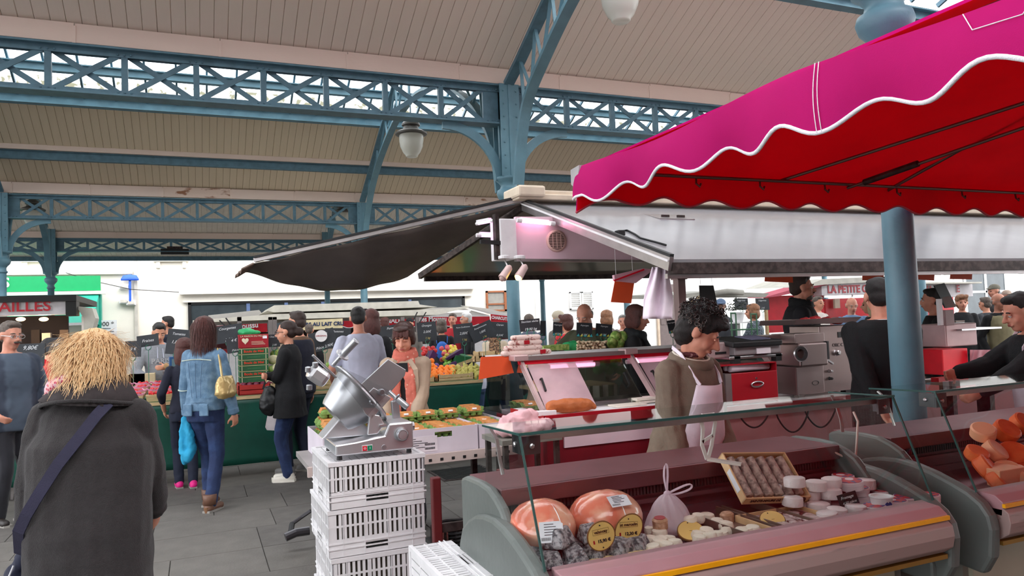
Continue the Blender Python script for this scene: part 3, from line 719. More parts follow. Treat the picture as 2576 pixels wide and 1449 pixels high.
# spotlights
WARM = mat('lit_bulb', (255, 210, 90), emit=14)
for (px, py, lit) in ((1270, 690, 0), (1310, 688, 1)):
    p = at(px, py, Y=5.15); o = empty('spotlight', p, ['unlit pink spotlight under the gable panel, tilted left', 'lit yellow spotlight under the gable panel'][lit], 'spotlight')
    d = V((-.55, -.25, -.62)).normalized(); top = V((p.x + .04, p.y + .1, P1.z - .01))
    smooth_angle(MB().lathe(p, [(.012, -.09), (.028, -.07), (.03, -.02), (.034, .04), (.03, .045), (.026, .0)], 16, axis=d).build('shade', mat('pink_metal', (206, 176, 172), .4), o))
    MB().lathe(p, [(.02, .01), (.027, .04), (.015, .062), (.004, .066)], 14, axis=d).build('bulb', WARM if lit else mat('unlit_bulb', (180, 150, 145), .3), o, smooth=True)
    MB().tube([p - d * .06, top], .006, 6).build('stem', ALU, o)
    MB().lathe(top, [(.045, 0), (.045, .02), (.03, .025)], 16).build('ceiling_rose', WHITEP, o)
# cord lying on the near flap
def flz(y): return NZ + (RZ - NZ) * (y - NY) / (RY - NY)
cp = [(1548, 595), (1556, 588), (1578, 586), (1598, 596), (1612, 606), (1650, 616), (1676, 624)]
def onflap(px, py):
    r = ray(px, py); k = (RZ - NZ) / (RY - NY); s = (NZ - k * NY - CH) / (r.z - k * r.y); return r * s + V((0, 0, CH + .02))
tag(MB().tube([onflap(*p) for p in cp], .007, 8).build('power_cord', BLACK, smooth=True), 'black cable lying on the white flap of the stall roof', 'cord')
o = bpy.data.objects['power_cord']; p = onflap(1560, 597)
MB().box(p.x - .03, p.x + .03, p.y - .03, p.y + .03, p.z - .01, p.z + .03).build('plug', BLACK, o, bevel=.008)
# stall posts
def post(name, X, Y, z0, z1, w, m, label):
    o = empty(name, (X, Y, z0), label, 'post')
    MB().box(X - w, X + w, Y - w, Y + w, z0, z1).build('upright', m, o, bevel=.004)
    MB().box(X - w * 2, X + w * 2, Y - w * 2, Y + w * 2, z0, z0 + .012).build('foot_plate', m, o)
    MB().box(X - w * 1.3, X + w * 1.3, Y - w * 1.3, Y + w * 1.3, z1 - .12, z1).build('top_sleeve', m, o)
pp = at(1712, 780, Y=4.1)
post('stall_post', pp.x, 4.1, 0, NZ + .02, .03, mat('mauve_post', (128, 108, 106), .5, .3), 'brown stall post beside the hanging white apron')
pq = at(2239, 850, Y=3.78)
post('stall_post', pq.x, 3.78, 0, NZ - .12, .013, RUST, 'thin rusty pole in front of the thick blue column')
# ================================================================ cheese display case
def silh(pts, X): return [V((X, y, z)) for y, z in pts]
CASEG = mat('grey_green_end_panel', (98, 104, 101), .45, var=.1, scale=5, bump=.1)
INNER = mat('case_lining_steel', (132, 84, 92), .5, .5, var=.1, scale=4)
LIP = mat('case_front_lip', (168, 126, 132), .4, var=.06)
BUMP = mat('scuffed_bumper', (158, 134, 130), .55, c2=(104, 88, 84), thr=(.62, .70), scale=9, stretch=(.25, 2, 3))
YEL = mat('yellow_strip', (250, 172, 0), .4)
EDGE = mat('green_glass_edge', (46, 78, 74), .15, var=.1)
GASK = mat('ribbed_gasket', (72, 60, 64), .6)
DARKB = mat('case_base_grey', (128, 124, 116), .6, var=.15)
BEIGE = mat('base_panel_beige', (176, 170, 150), .6, var=.08)
def case(x0, x1, label, full=True):
    c = empty('cheese_display_case' if full else 'display_case', (x0, 2.2, 0), label, 'display case')
    lobe1 = [(2.60, .55), (2.60, .975), (2.55, .99), (2.42, .995), (2.33, .99), (2.27, .97), (2.22, .945), (2.19, .915), (2.16, .88), (2.10, .80), (2.0, .72), (1.9, .62), (1.9, .55)]
    lobe2 = [(2.56, .62), (2.555, .76), (2.52, .82), (2.45, .865), (2.38, .895), (2.30, .912), (2.22, .918), (2.14, .91), (2.06, .892), (1.98, .866), (1.92, .842), (1.87, .81), (1.84, .77), (1.83, .72), (1.84, .62), (1.88, .55)]
    for sx, xa in ((1, x0), (-1, x1)):
        MB().prism(silh(lobe1, xa), (.035 * sx, 0, 0)).build('end_panel', CASEG, c, bevel=.012)
        MB().prism(silh(lobe2, xa - .03 * sx), (.05 * sx, 0, 0)).build('end_bolster', CASEG, c, bevel=.014)
    a, b = x0 + .035, x1 - .035
    MB().prism([V((a, y, z)) for y, z in ((1.90, .835), (1.93, .84), (1.93, .765), (1.835, .76), (1.83, .81), (1.86, .832))], (b - a, 0, 0)).build('front_lip', LIP, c, bevel=.003)
    MB().box(a, b, 1.822, 1.834, .792, .806).build('yellow_strip', YEL, c)
    MB().prism([V((a, y, z)) for y, z in ((1.83, .788), (1.812, .775), (1.806, .74), (1.815, .70), (1.85, .675), (1.9, .67), (1.9, .788))], (b - a, 0, 0)).build('bumper', BUMP, c, bevel=.004)
    MB().box(a, b, 1.84, 1.9, .655, .67).build('brass_underedge', mat('brass_trim', (170, 128, 60), .4, .6), c)
    MB().box(a, b, 1.93, 2.34, .77, .802).build('deck', INNER, c)
    MB().box(a, b, 2.34, 2.36, .77, .93).build('rear_wall', INNER, c)
    MB().box(a, b, 2.325, 2.34, .802, .83).box(a, b, 2.315, 2.34, .865, .88).build('rear_step', INNER, c)
    MB().box(a, b, 2.30, 2.60, .955, .985).box(a, b, 2.29, 2.31, .93, .985).build('rear_ledge', mat('ledge_steel', (128, 82, 88), .45, .8), c, bevel=.003)
    g = MB().box(a, b, 2.322, 2.34, .895, .925)
    for i in range(int((b - a) / .014)): g.box(a + i * .014, a + i * .014 + .007, 2.314, 2.323, .897, .923)
    tag(g.build('ribbed_gasket', GASK, c), kind='stuff')
    MB().box(a, b, 2.36, 2.60, .3, .955).build('rear_body', mat('case_rear', (150, 60, 66), .5), c)
    MB().box(a + .02, b - .02, 2.02, 2.36, .06, .70).build('base_body', DARKB, c)
    for i in range(3):
        w = (b - a - .1) / 3; MB().box(a + .05 + i * w, a + .05 + (i + 1) * w - .02, 2.0, 2.022, .1, .64).build('base_panel', BEIGE if i != 1 else DARKB, c, bevel=.004)
    for x in (a + .1, b - .1):
        for y in (2.08, 2.5): MB().lathe((x, y, 0), [(.03, 0), (.03, .04), (.015, .06), (.015, .3)], 12).build('foot', BLACK, c)
    # glass
    t = .006
    q = MB(); q.add([(x0 + .01, 1.907, .838), (x1 - .01, 1.907, .838), (x1 - .01, 2.05, 1.194), (x0 + .01, 2.05, 1.194)], [(0, 1, 2, 3)]); q.build('front_glass', GLASS, c)
    q = MB(); q.add([(x0 + .01, 2.05, 1.199), (x1 - .01, 2.05, 1.199), (x1 - .01, 2.36, 1.192), (x0 + .01, 2.36, 1.192)], [(0, 1, 2, 3)]); q.build('top_glass', glass('top_glass', (.85, .91, .89), .05, .03, .55), c)
    for x in (x0 + .012, x1 - .012):
        q = MB(); q.add([(x, 1.912, .84), (x, 2.052, 1.19), (x, 2.36, 1.186), (x, 2.375, .99), (x, 2.2, .96)], [(0, 1, 2, 3, 4)]); q.build('side_glass', GLASS, c)
    MB().bar((x0, 2.047, 1.199), (x1, 2.047, 1.199), .006, .008).build('front_glass_edge', EDGE, c)
    for xe in (x0 + .005, x1 - .005):
        MB().bar((xe, 2.05, 1.198), (xe, 2.36, 1.191), .006, .007).build('top_glass_edge', EDGE, c)
        MB().bar((xe, 1.906, .838), (xe, 2.048, 1.194), .006, .006, up=(1, 0, 0)).build('side_glass_edge', EDGE, c)
    MB().box(x0 + .05, x1 - .05, 2.075, 2.10, 1.172, 1.19).build('lamp_profile', ALU, c)
    for x in (x0, x1):
        sx = 1 if x == x0 else -1
        MB().box(min(x + .015 * sx, x + .075 * sx), max(x + .015 * sx, x + .075 * sx), 2.055, 2.063, 1.135, 1.19).box(min(x + .014 * sx, x + .02 * sx), max(x + .014 * sx, x + .02 * sx), 2.06, 2.13, 1.135, 1.19).build('corner_clamp', mat('dark_steel', (90, 88, 92), .3, .9), c)
        for dy in (0,):
            MB().lathe((x + .045 * sx, 2.055, 1.16), [(.008, 0), (.008, .006), (.004, .009)], 10, axis=(0, -1, 0)).build('clamp_screw', STEEL, c)
            MB().lathe((x + .014 * sx, 2.1, 1.163), [(.008, 0), (.008, .006), (.004, .009)], 10, axis=(-sx, 0, 0)).build('clamp_screw', STEEL, c)
        MB().sweep([(x + .02 * sx, 2.33, 1.18), (x + .03 * sx, 2.3, 1.15), (x + .03 * sx, 2.28, 1.09), (x + .035 * sx, 2.27, 1.04)], .012, .006).build('glass_arm', ALU, c)
    return c
case(.87, 2.42, 'low glass cheese display case with grey end panels and yellow-striped bumper')
case(2.64, 4.6, 'second glass display case with orange cheeses, at right past the blue column', full=False)
# bracket and price-rail holder hanging from the glass top
br = empty('shelf_bracket', (1.56, 2.08, 1.19), 'white openwork bracket hanging under the case glass with a clear tray', 'bracket')
P = [at(x, y, Y=2.08) for x, y in ((1766, 1045), (1796, 1040), (1800, 1060), (1790, 1140), (1783, 1160), (1770, 1150), (1768, 1110), (1780, 1095), (1778, 1070), (1760, 1065))]
hole = [at(x, y, Y=2.08) for x, y in ((1778, 1080), (1788, 1072), (1784, 1125), (1775, 1112))]
WB = mat('white_bracket', (226, 222, 218), .5)
MB().sweep([P[0], at(1795, 1042, Y=2.08), at(1799, 1062, Y=2.08), at(1790, 1120, Y=2.08), at(1780, 1157, Y=2.08)], .006, .012, up=(1, 0, 0)).build('outer_arm', WB, br)
MB().sweep([at(1762, 1052, Y=2.08), at(1768, 1078, Y=2.08), at(1766, 1120, Y=2.08), at(1778, 1155, Y=2.08)], .006, .012, up=(1, 0, 0)).build('inner_arm', WB, br)
MB().bar(at(1765, 1052, Y=2.08), at(1798, 1050, Y=2.08), .006, .02).bar(at(1766, 1112, Y=2.08), at(1792, 1095, Y=2.08), .006, .01).build('cross_bar', WB, br)
MB().bar(at(1780, 1155, Y=2.08), at(1865, 1168, Y=2.0), .03, .008).build('clear_tray', mat('milky_plastic', (220, 206, 200), .4), br)
tag(MB().tube([at(x, y, Y=yy) for x, y, yy in ((2147, 1036, 2.35), (2158, 1060, 2.33), (2156, 1100, 2.3), (2152, 1160, 2.28), (2145, 1167, 2.27), (2120, 1148, 2.28), (2090, 1133, 2.3), (2065, 1130, 2.31))], .0045, 8).build('white_cable', mat('cable_cream', (220, 196, 188), .5), smooth=True), 'white cable hanging in the right end of the cheese case', 'cable')
tag(MB().box(0, 0.02, 0, .002, 0, .001).build('tmp', WHITEP)); bpy.data.objects.remove(bpy.data.objects['tmp'])
# ---------------- contents of the case
DZ = .802
HAM = mat('vacuum_packed_ham', (226, 122, 98), .14, c2=(238, 178, 150), thr=(.42, .62), scale=9, bump=.35, bscale=14, spec=.9)
STK = mat('white_sticker', (236, 234, 242), .5)
INK = mat('black_ink', (24, 24, 34), .8)
for px, py, r, lab in ((1366, 1330, (.106, .115, .084), 'shrink-wrapped cooked ham with a large white label behind the pyramid cheeses'), (1525, 1322, (.126, .112, .084), 'larger shrink-wrapped cooked ham behind the two oval price tags')):
    p = at(px, py, Y=2.16); p.z = DZ + r[2]
    h = MB().ball((0, 0, 0), r, 32).build('cooked_ham', HAM, smooth=True, disp=(.016, .09)); h.location = p; WP[h.name] = p; tag(h, lab, 'ham', 'cooked hams')
    s = MB().tube([V((.012, -r[1] * sin(t) * .985, r[2] * .985 * cos(t))) + p for t in [i * pi / 2 / 10 + .1 for i in range(10)]], .0015, 5).build('string', PIPE, h)
    # label lies on the front of the ham
    dd = V((-.22, -.95, .12) if px < 1400 else (.02, -.8, .6)).normalized(); kq = 1 / sqrt((dd.x / r[0]) ** 2 + (dd.y / r[1]) ** 2 + (dd.z / r[2]) ** 2); q = dd * kq
    nrm = V((q.x / r[0] ** 2, q.y / r[1] ** 2, q.z / r[2] ** 2)).normalized(); q = q + p
    rt = V((0, 0, 1)).cross(nrm); rt = -rt if rt.x < 0 else rt; rt.normalize(); up = nrm.cross(rt)
    if up.z < 0: up = -up
    q = q + nrm * .012; w, hh = (.036, .03) if px < 1400 else (.036, .022)
    MB().add([q - rt * w - up * hh, q + rt * w - up * hh, q + rt * w + up * hh * .75, q + rt * w * .7 + up * hh, q - rt * w + up * hh], [(0, 1, 2, 3, 4)]).build('label', STK, h, solid=.001)
    lq = q + nrm * .001
    for k in range(5):
        z = hh * (.75 - k * .25); MB().bar(lq - rt * w * .6 + up * z, lq + rt * w * (.2 + .4 * ((k * 7) % 3) / 2) + up * z, .0006, .0016).build('printed_line', INK, h)
    for k in range(9): MB().bar(lq - rt * w * (.85 - k * .09) - up * hh * .8, lq - rt * w * (.85 - k * .09) - up * hh * .5, .0006, .0012, up=rt).build('barcode', INK, h)
    txt('1.69kg' if px < 1400 else '', .01, INK, h, lq + rt * w * .5 - up * hh * .65, rt, up) if px < 1400 else None
PLC = []
def settle(p, r, h):
    for _ in range(25):
        mv = V((0, 0, 0))
        for q, rq, hq in PLC:
            if abs(q.z - p.z) < (h + hq) * .42:
                d = V((p.x - q.x, p.y - q.y, 0)); m = (r + rq) * .97 - d.length
                if m > 0: mv += (d.normalized() if d.length > 1e-4 else V((1, 0, 0))) * m * .6
        if mv.length < 1e-4: break
        p = p + mv; p.y = min(2.28, max(1.985, p.y))
    PLC.append((p.copy(), r, h)); return p
def place(px, py, h, ymax=2.28, lv=.03):
    """rest a piece of height h on the deck or on the pieces below it, at the depth its pixel implies"""
    k = 0
    while True:
        z = DZ + h / 2 + k * lv; p = at(px, py, Z=z)
        if p.y <= ymax or k > 5: p.y = max(p.y, 1.99); return p
        k += 1
ASH = mat('ash_rind', (176, 168, 172), .9, c2=(96, 92, 98), thr=(.45, .6), scale=70, bump=1.0, bscale=130)
pyr = MB(); q = [(.036, .0), (.038, .01), (.026, .052)]
vs = []
for r, z in q:
    vs += [V((r * a, r * b_, z)) for a, b_ in ((-1, -1), (1, -1), (1, 1), (-1, 1))]
pyr.add(vs, [(3, 2, 1, 0), (8, 9, 10, 11)] + [(i * 4 + j, i * 4 + (j + 1) % 4, i * 4 + 4 + (j + 1) % 4, i * 4 + 4 + j) for i in range(2) for j in range(4)])
first = None
vl = ['tall ash-grey pyramid cheese against the left front glass', 'ash-grey pyramid cheese below the left oval price tag']
PY = [(.99, 2.055, .05), (1.105, 2.06, .05), (.953, 2.03, 0), (1.028, 2.02, 0), (1.103, 2.03, 0), (1.178, 2.02, 0), (.985, 2.105, 0), (1.062, 2.10, 0), (1.14, 2.10, 0), (1.25, 2.03, 0), (.925, 2.10, .0)]
for i, (x_, y_, z_) in enumerate(PY):
    p = V((x_, y_, DZ + z_)); PLC.append((p + V((0, 0, .02)), .036, .05))
    lab = vl[i] if i < 2 else 'small truncated ash-grey pyramid cheese in the heap at the front left corner'
    if first is None:
        o = pyr.build('pyramid_cheese', ASH, bevel=.005, disp=(.0025, .012)); o.modifiers.new('s', 'SUBSURF').subdivision_type = 'SIMPLE'; first = o
        tag(o, lab, 'cheese', 'ash pyramid cheeses')
    else: o = dup(first, (0, 0, 0), 0, lab)
    o.location = p; o.rotation_euler = (U(-.12, .12), U(-.12, .12), U(0, 1.6)); s = U(.9, 1.12); o.scale = (s, s, s)
def rounds(name, mb_fn, m, pts, h, label, group, lv=.03, ymax=2.27, tilt=.15, sc=(.92, 1.1), special=None, smooth=True, cat='cheese', disp=None, parts=None):
    f = None; out = []
    for i, (px, py) in enumerate(pts):
        p = settle(place(px, py, h, ymax, lv), .0375 if h > .033 and 'wrapped' in name else .042 if 'boxed' in name else .03 if h < .025 else .0235, h); p.z -= h / 2
        if f is None:
            f = mb_fn().build(name, m, smooth=False, disp=disp); 
            if smooth: smooth_angle(f)
            tag(f, label, cat, group); o = f
            if parts: parts(f)
        else: o = dup(f, (0, 0, 0), 0, label)
        if special and i in special: o['label'] = special[i]
        o.location = p; o.rotation_euler = (U(-tilt, tilt), U(-tilt, tilt), U(0, 6)); s = U(*sc); o.scale = (s, s, s); out.append(o)
    return out
GOAT = mat('white_goat_rind', (240, 224, 208), .85, var=.06, scale=30, bump=.4, bscale=60)
rounds('goat_cheese', lambda: MB().lathe((0, 0, 0), [(.012, 0), (.021, .003), (.0245, .012), (.0245, .022), (.021, .031), (.012, .034)], 16), GOAT,
       [(1640, 1335), (1668, 1331), (1691, 1330), (1661, 1345), (1683, 1359), (1636, 1361), (1657, 1370), (1675, 1383), (1712, 1375), (1697, 1389), (1739, 1389),
        (1722, 1322), (1750, 1302), (1778, 1304), (1717, 1304), (1804, 1316), (1825, 1325), (1790, 1353), (1818, 1358), (1807, 1369), (1767, 1356), (1843, 1372), (1770, 1342)],
       .034, 'small round white goat cheese in the loose heap beside the oval tags', 'small white goat cheeses', lv=.028, ymax=2.2)
rounds('goat_cheese', lambda: MB().lathe((0, 0, 0), [(.012, 0), (.021, .003), (.0245, .012), (.0245, .02), (.019, .028), (.012, .03)], 16), GOAT,
       [(1872, 1342), (1894, 1350), (1923, 1357), (1850, 1335)], .03, 'small white goat cheese in the dark tray left of the flat wooden box', 'goat cheeses in the dark tray', ymax=2.2)
RND = mat('brown_goat_rind', (216, 172, 148), .9, c2=(186, 140, 110), thr=(.4, .6), scale=60, bump=.5)
rounds('aged_goat_cheese', lambda: MB().lathe((0, 0, 0), [(.016, 0), (.023, .004), (.024, .03), (.018, .036)], 16), RND, [(1661, 1318), (1695, 1318), (1830, 1302)], .036,
       'pinkish aged goat cheese at the back of the small cheese heap', 'aged goat cheeses', ymax=2.2, special={0: 'aged goat cheese with a round red label on top'},
       parts=None)
o = [x for x in bpy.data.objects if x.get('label') == 'aged goat cheese with a round red label on top'][0]
MB().lathe((0, 0, .0365), [(.017, 0), (.017, .001)], 16).build('red_label', REDP, o, at0=None)
o.children[0].matrix_parent_inverse.identity()
MARC = mat('creamy_rind', (238, 212, 160), .8, c2=(220, 176, 120), thr=(.4, .7), scale=30, bump=.3)
rounds('creamy_disc_cheese', lambda: MB().lathe((0, 0, 0), [(.02, 0), (.029, .003), (.031, .009), (.029, .014), (.02, .017)], 18), MARC,
       [(1545, 1392), (1575, 1402), (1618, 1395), (1592, 1412), (1560, 1420), (1608, 1418), (1653, 1402), (1640, 1390), (1600, 1405), (1568, 1385)], .017,
       'flat creamy disc cheese in front of the oval price tags', 'flat creamy disc cheeses', lv=.012, ymax=2.09)
o = rounds('creamy_disc_cheese', lambda: MB().lathe((0, 0, 0), [(.02, 0), (.029, .003), (.031, .012), (.029, .02), (.02, .022)], 18), MARC, [(1582, 1388)], .022, 'disc cheese with a green label pierced by a tag spike', 'flat creamy disc cheeses', ymax=2.09)[0]
MB().lathe((0, 0, .0225), [(.024, 0), (.024, .001)], 18).build('green_label', mat('pale_green_label', (176, 190, 130), .6), o)
# oval wooden price tags
OVW = mat('pale_oval_wood', (232, 190, 112), .55, var=.08, scale=8)
OVE = mat('bark_rim', (128, 84, 44), .8)
def oval(p, rx, rz, R, label, word=None, price=None, spike=0):
    o = empty('oval_price_tag', p, label, 'price tag'); o.rotation_euler = R.to_euler() if hasattr(R, 'to_euler') else R
    MB().lathe((0, 0, 0), [(1, -.003), (1, .003)], 32, axis=(0, 1, 0), sx=rx, sy=rz).build('rim', OVE, o, at0=(0, 0, 0))
    MB().lathe((0, 0, 0), [(.93, -.0045), (.93, .0)], 32, axis=(0, 1, 0), sx=rx, sy=rz).build('face', OVW, o, at0=(0, 0, 0))
    WPs = WP[o.name]; WP[o.name] = V((0, 0, 0))
    if word:
        txt(word, .0125, mat('brown_print', (86, 46, 26), .8), o, (0, -.0052, .014), name='lettering', bold=.0003)
        b = MB().box(-rx * .55, rx * .55, -.0052, -.0046, .022, .0225).box(-rx * .55, rx * .55, -.0052, -.0046, .006, .0065).box(-rx * .55, -rx * .54, -.0052, -.0046, .006, .0225).box(rx * .54, rx * .55, -.0052, -.0046, .006, .0225)
        b.build('printed_frame', mat('brown_print'), o, at0=(0, 0, 0))
        txt(price, .013, INK, o, (.006, -.0052, -.014), name='price', bold=.0004)
        MB().box(-rx * .6, -rx * .5, -.0054, -.0046, -.019, -.009).build('red_mark', REDP, o, at0=(0, 0, 0))
    else:
        txt('....', .012, mat('brown_print'), o, (0, -.0052, .0), name='lettering')
    for zz in (.035, -.036):
        MB().lathe((0, -.0046, zz * rz / .045), [(.0022, 0), (.0022, .001)], 8, axis=(0, -1, 0)).build('pin_hole', INK, o, at0=(0, 0, 0))
    if spike: MB().tube([(0, 0, -rz), (0, 0, -rz - spike)], .0012, 6).build('spike', STEEL, o, at0=(0, 0, 0))
    WP[o.name] = WPs; return o
p1 = at(1512, 1348, Y=1.99); oval(p1, .046, .042, (0, radians(-8), -.25), 'upright oval wooden tag reading valancay over the pyramid cheeses', 'valancay', '15,90 €', .05)
p2 = at(1581, 1330, Y=2.03); oval(p2, .052, .040, (0, 0, -.25), 'upright oval wooden tag reading st marcelin before the larger ham', 'st marcelin', '12,30 €', .07)
oval(at(1737, 1336, Y=2.06), .05, .042, (radians(-62), 0, -.3), 'oval wooden tag lying tilted on the small goat cheeses')
oval(at(1943, 1308, Y=2.03), .055, .042, (radians(-70), 0, -.2), 'oval wooden tag lying over the flat wooden cheese box')
# dark trays
TRAY = mat('dark_tray', (112, 84, 74), .5)
for (xa, xb, lab) in ((1.60, 1.74, 'shallow dark tray under the goat cheeses near the bag'), (1.76, 1.90, 'shallow dark tray just left of the flat wooden box')):
    o = empty('cheese_tray', (xa, 1.96, DZ), lab, 'tray')
    MB().box(xa, xb, 1.95, 2.26, DZ, DZ + .006).build('tray_floor', TRAY, o)
    MB().box(xa, xa + .006, 1.95, 2.26, DZ, DZ + .03).box(xb - .006, xb, 1.95, 2.26, DZ, DZ + .03).build('side', TRAY, o)
# tilted wooden box with six log cheeses
BX = mat('box_wood', (226, 184, 140), .7, var=.08, scale=6, stretch=(1, 5, 1))
wb = empty('wooden_cheese_box', (0, 0, 0), 'pale wooden cheese box tilted up with six ash-coated logs', 'box')
WP[wb.name] = V((0, 0, 0)); W2, H2, T2 = .142, .10, .03
MB().box(-W2, W2, 0, .004, -H2, H2).build('bottom', BX, wb)
for nm, bb in (('long_side', (-W2, W2, -T2, 0, -H2, -H2 + .005)), ('long_side', (-W2, W2, -T2, 0, H2 - .005, H2)), ('short_side', (-W2, -W2 + .005, -T2, 0, -H2, H2)), ('short_side', (W2 - .005, W2, -T2, 0, -H2, H2))):
    MB().box(*bb).build(nm, BX, wb)
txt('SAINTE-MAURE DE TOURAINE', .0165, mat('dark_brown_print', (60, 30, 20), .8), wb, (-.01, -.015, -H2 - .0012), (1, 0, 0), (0, -1, 0), bold=.0004, sx=.95)
MB().lathe((W2 - .03, -.015, -H2 - .0006), [(.012, 0), (.012, .0006)], 20, axis=(0, 0, -1), sx=1.4).build('stamp', mat('dark_brown_print'), wb)
MB().box(-W2 - .001, -W2, -.026, -.004, -.06, .03).build('paper_label', STK, wb)
LOG = mat('ash_log_rind', (196, 170, 160), .9, c2=(124, 104, 100), thr=(.42, .62), scale=45, bump=.8, bscale=90)
pb = at(1868, 1236, Y=2.20)
RB = Matrix.Rotation(radians(-3), 4, 'Z') @ Matrix.Rotation(radians(5), 4, 'Y') @ Matrix.Rotation(radians(-46), 4, 'X')
wb.matrix_world = Matrix.Translation(V((1.905, 2.20, DZ + .118))) @ RB; WPB = wb.matrix_world.copy()
lg = None
for i in range(6):
    x = -.112 + i * .0445
    loc = WPB @ V((x, -.014, .0))
    if lg is None:
        lg = MB().tube([(0, 0, -.082)] + [(0, 0, -.08 + .01 * k) for k in range(17)] + [(0, 0, .082)], [.010] + [.0185] * 17 + [.010], 14).build('log_cheese', LOG, smooth=True); o = lg
        tag(o, 'ash-coated log cheese lying in the tilted wooden box', 'cheese', 'log cheeses in the tilted box')
    else: o = dup(lg, (0, 0, 0))
    o.matrix_world = Matrix.Translation(loc) @ RB
# flat open box
fb = empty('flat_cheese_box', (1.9, 2.02, DZ), 'open flat wooden box holding plastic-wrapped dark cheeses', 'box')
MB().box(1.72, 1.99, 1.945, 2.13, DZ, DZ + .004).build('bottom', BX, fb)
for nm, bb in (('long_side', (1.72, 1.99, 1.94, 1.946, DZ, DZ + .028)), ('long_side', (1.72, 1.99, 2.124, 2.13, DZ, DZ + .028)), ('short_side', (1.715, 1.721, 1.94, 2.13, DZ, DZ + .028)), ('short_side', (1.99, 1.996, 1.94, 2.13, DZ, DZ + .028))):
    MB().box(*bb).build(nm, BX, fb)
WRAP = mat('clear_wrap', (214, 184, 184), .12, c2=(120, 52, 54), thr=(.5, .62), scale=30, bump=.8, bscale=40)
for i in range(5):
    x = 1.755 + i * .05
    tag(MB().box(x - .02, x + .02, 1.955, 2.115, DZ + .005, DZ + .022).build('wrapped_cheese', WRAP, bevel=.006, disp=(.004, .02)), 'thin cheese in clear wrap lying in the flat wooden box', 'cheese', 'wrapped cheeses in the flat box')
# white wrapped camembert-like cheeses and labelled boxes
PAP = mat('white_waxed_paper', (240, 226, 228), .5, var=.05, scale=14, bump=.5, bscale=40)
def wrapped():
    b = MB(); n = 14
    for k, (r, z) in enumerate([(.030, 0), (.0375, .004), (.038, .018), (.036, .032), (.033, .036)]): pass
    return b.lathe((0, 0, 0), [(.03, 0), (.0365, .003), (.0375, .018), (.0365, .033), (.030, .0365)], 12)
rounds('paper_wrapped_cheese', wrapped, PAP, [(1999, 1213), (2053, 1222), (2092, 1214), (1963, 1225), (1987, 1243), (2023, 1243), (2065, 1258), (2085, 1243), (1993, 1261), (2023, 1264), (2059, 1279), (2101, 1288), (2152, 1282), (2149, 1306), (2176, 1219)],
       .036, 'round cheese in white waxed paper in the pile right of the tilted box', 'paper-wrapped round cheeses', lv=.034, ymax=2.2, tilt=.06,
       special={0: 'paper-wrapped round cheese topping the back left of the pile', 12: 'paper-wrapped round cheese standing in front of the small chalk tag'})
BOXC = mat('cheese_box_paper', (236, 218, 224), .5, var=.04)
RL = mat('red_cheese_label', (206, 40, 56), .4, kind='noise', c2=(70, 66, 130), thr=(.5, .56), scale=45)
def lidp(o):
    MB().lathe((0, 0, .0305), [(.038, 0), (.038, .001)], 22).build('printed_lid_label', RL, o)
    MB().lathe((.013, 0, .0317), [(.014, 0), (.014, .0006)], 16, sx=1.25).build('lid_oval', BOXC, o)
rounds('boxed_cheese', lambda: MB().lathe((0, 0, 0), [(.039, 0), (.042, .002), (.042, .016), (.043, .017), (.043, .028), (.041, .030)], 22), BOXC,
       [(2143, 1205), (2121, 1222), (2234, 1212), (2158, 1234), (2225, 1243), (2279, 1234), (2279, 1258), (2336, 1252), (2173, 1252), (2234, 1228), (2204, 1283), (2288, 1279), (2339, 1270)], .03,
       'round boxed cheese with red and blue lid in the right-hand pile', 'boxed round cheeses', lv=.028, ymax=2.2, tilt=.06, parts=lidp,
       special={2: 'round boxed cheese topping the red-lidded pile', 7: 'red-lidded boxed cheese nearest the right end glass'})
p = place(2252, 1277, .05, 2.1); p.z -= .025
o = empty('cheese_tub', p, 'white cheese tub with a round blue label in front of the boxed pile', 'tub')
smooth_angle(MB().lathe(p, [(.032, 0), (.038, .05), (.041, .052), (.041, .056), (.034, .056), (.032, .05)], 22).build('tub_body', WHITEP, o))
MB().lathe(p + V((-.005, -.034, .028)), [(.014, 0), (.014, .002)], 16, axis=(-.2, -1, 0)).build('blue_label', mat('blue_label', (52, 78, 150), .5), o)
p = at(2134, 1258, Y=2.03); o = empty('chalk_price_tag', p, 'small black chalk tag among the white cheeses', 'price tag')
MB().box(-.036, .036, -.002, .002, -.025, .025).build('board', BLACK, o, at0=(0, 0, 0)); 
k = WP[o.name]; WP[o.name] = V((0, 0, 0))
txt('Fromage', .014, CHALKW, o, (-.003, -.003, .011), slant=.4); txt('4,50 pièce', .013, CHALKW, o, (0, -.003, -.008), slant=.4); WP[o.name] = k
MB().tube([(0, 0, -.025), (0, 0, -.075)], .001, 5).build('spike', STEEL, o, at0=(0, 0, 0))
o.rotation_euler = (radians(-12), radians(-12), -.3)
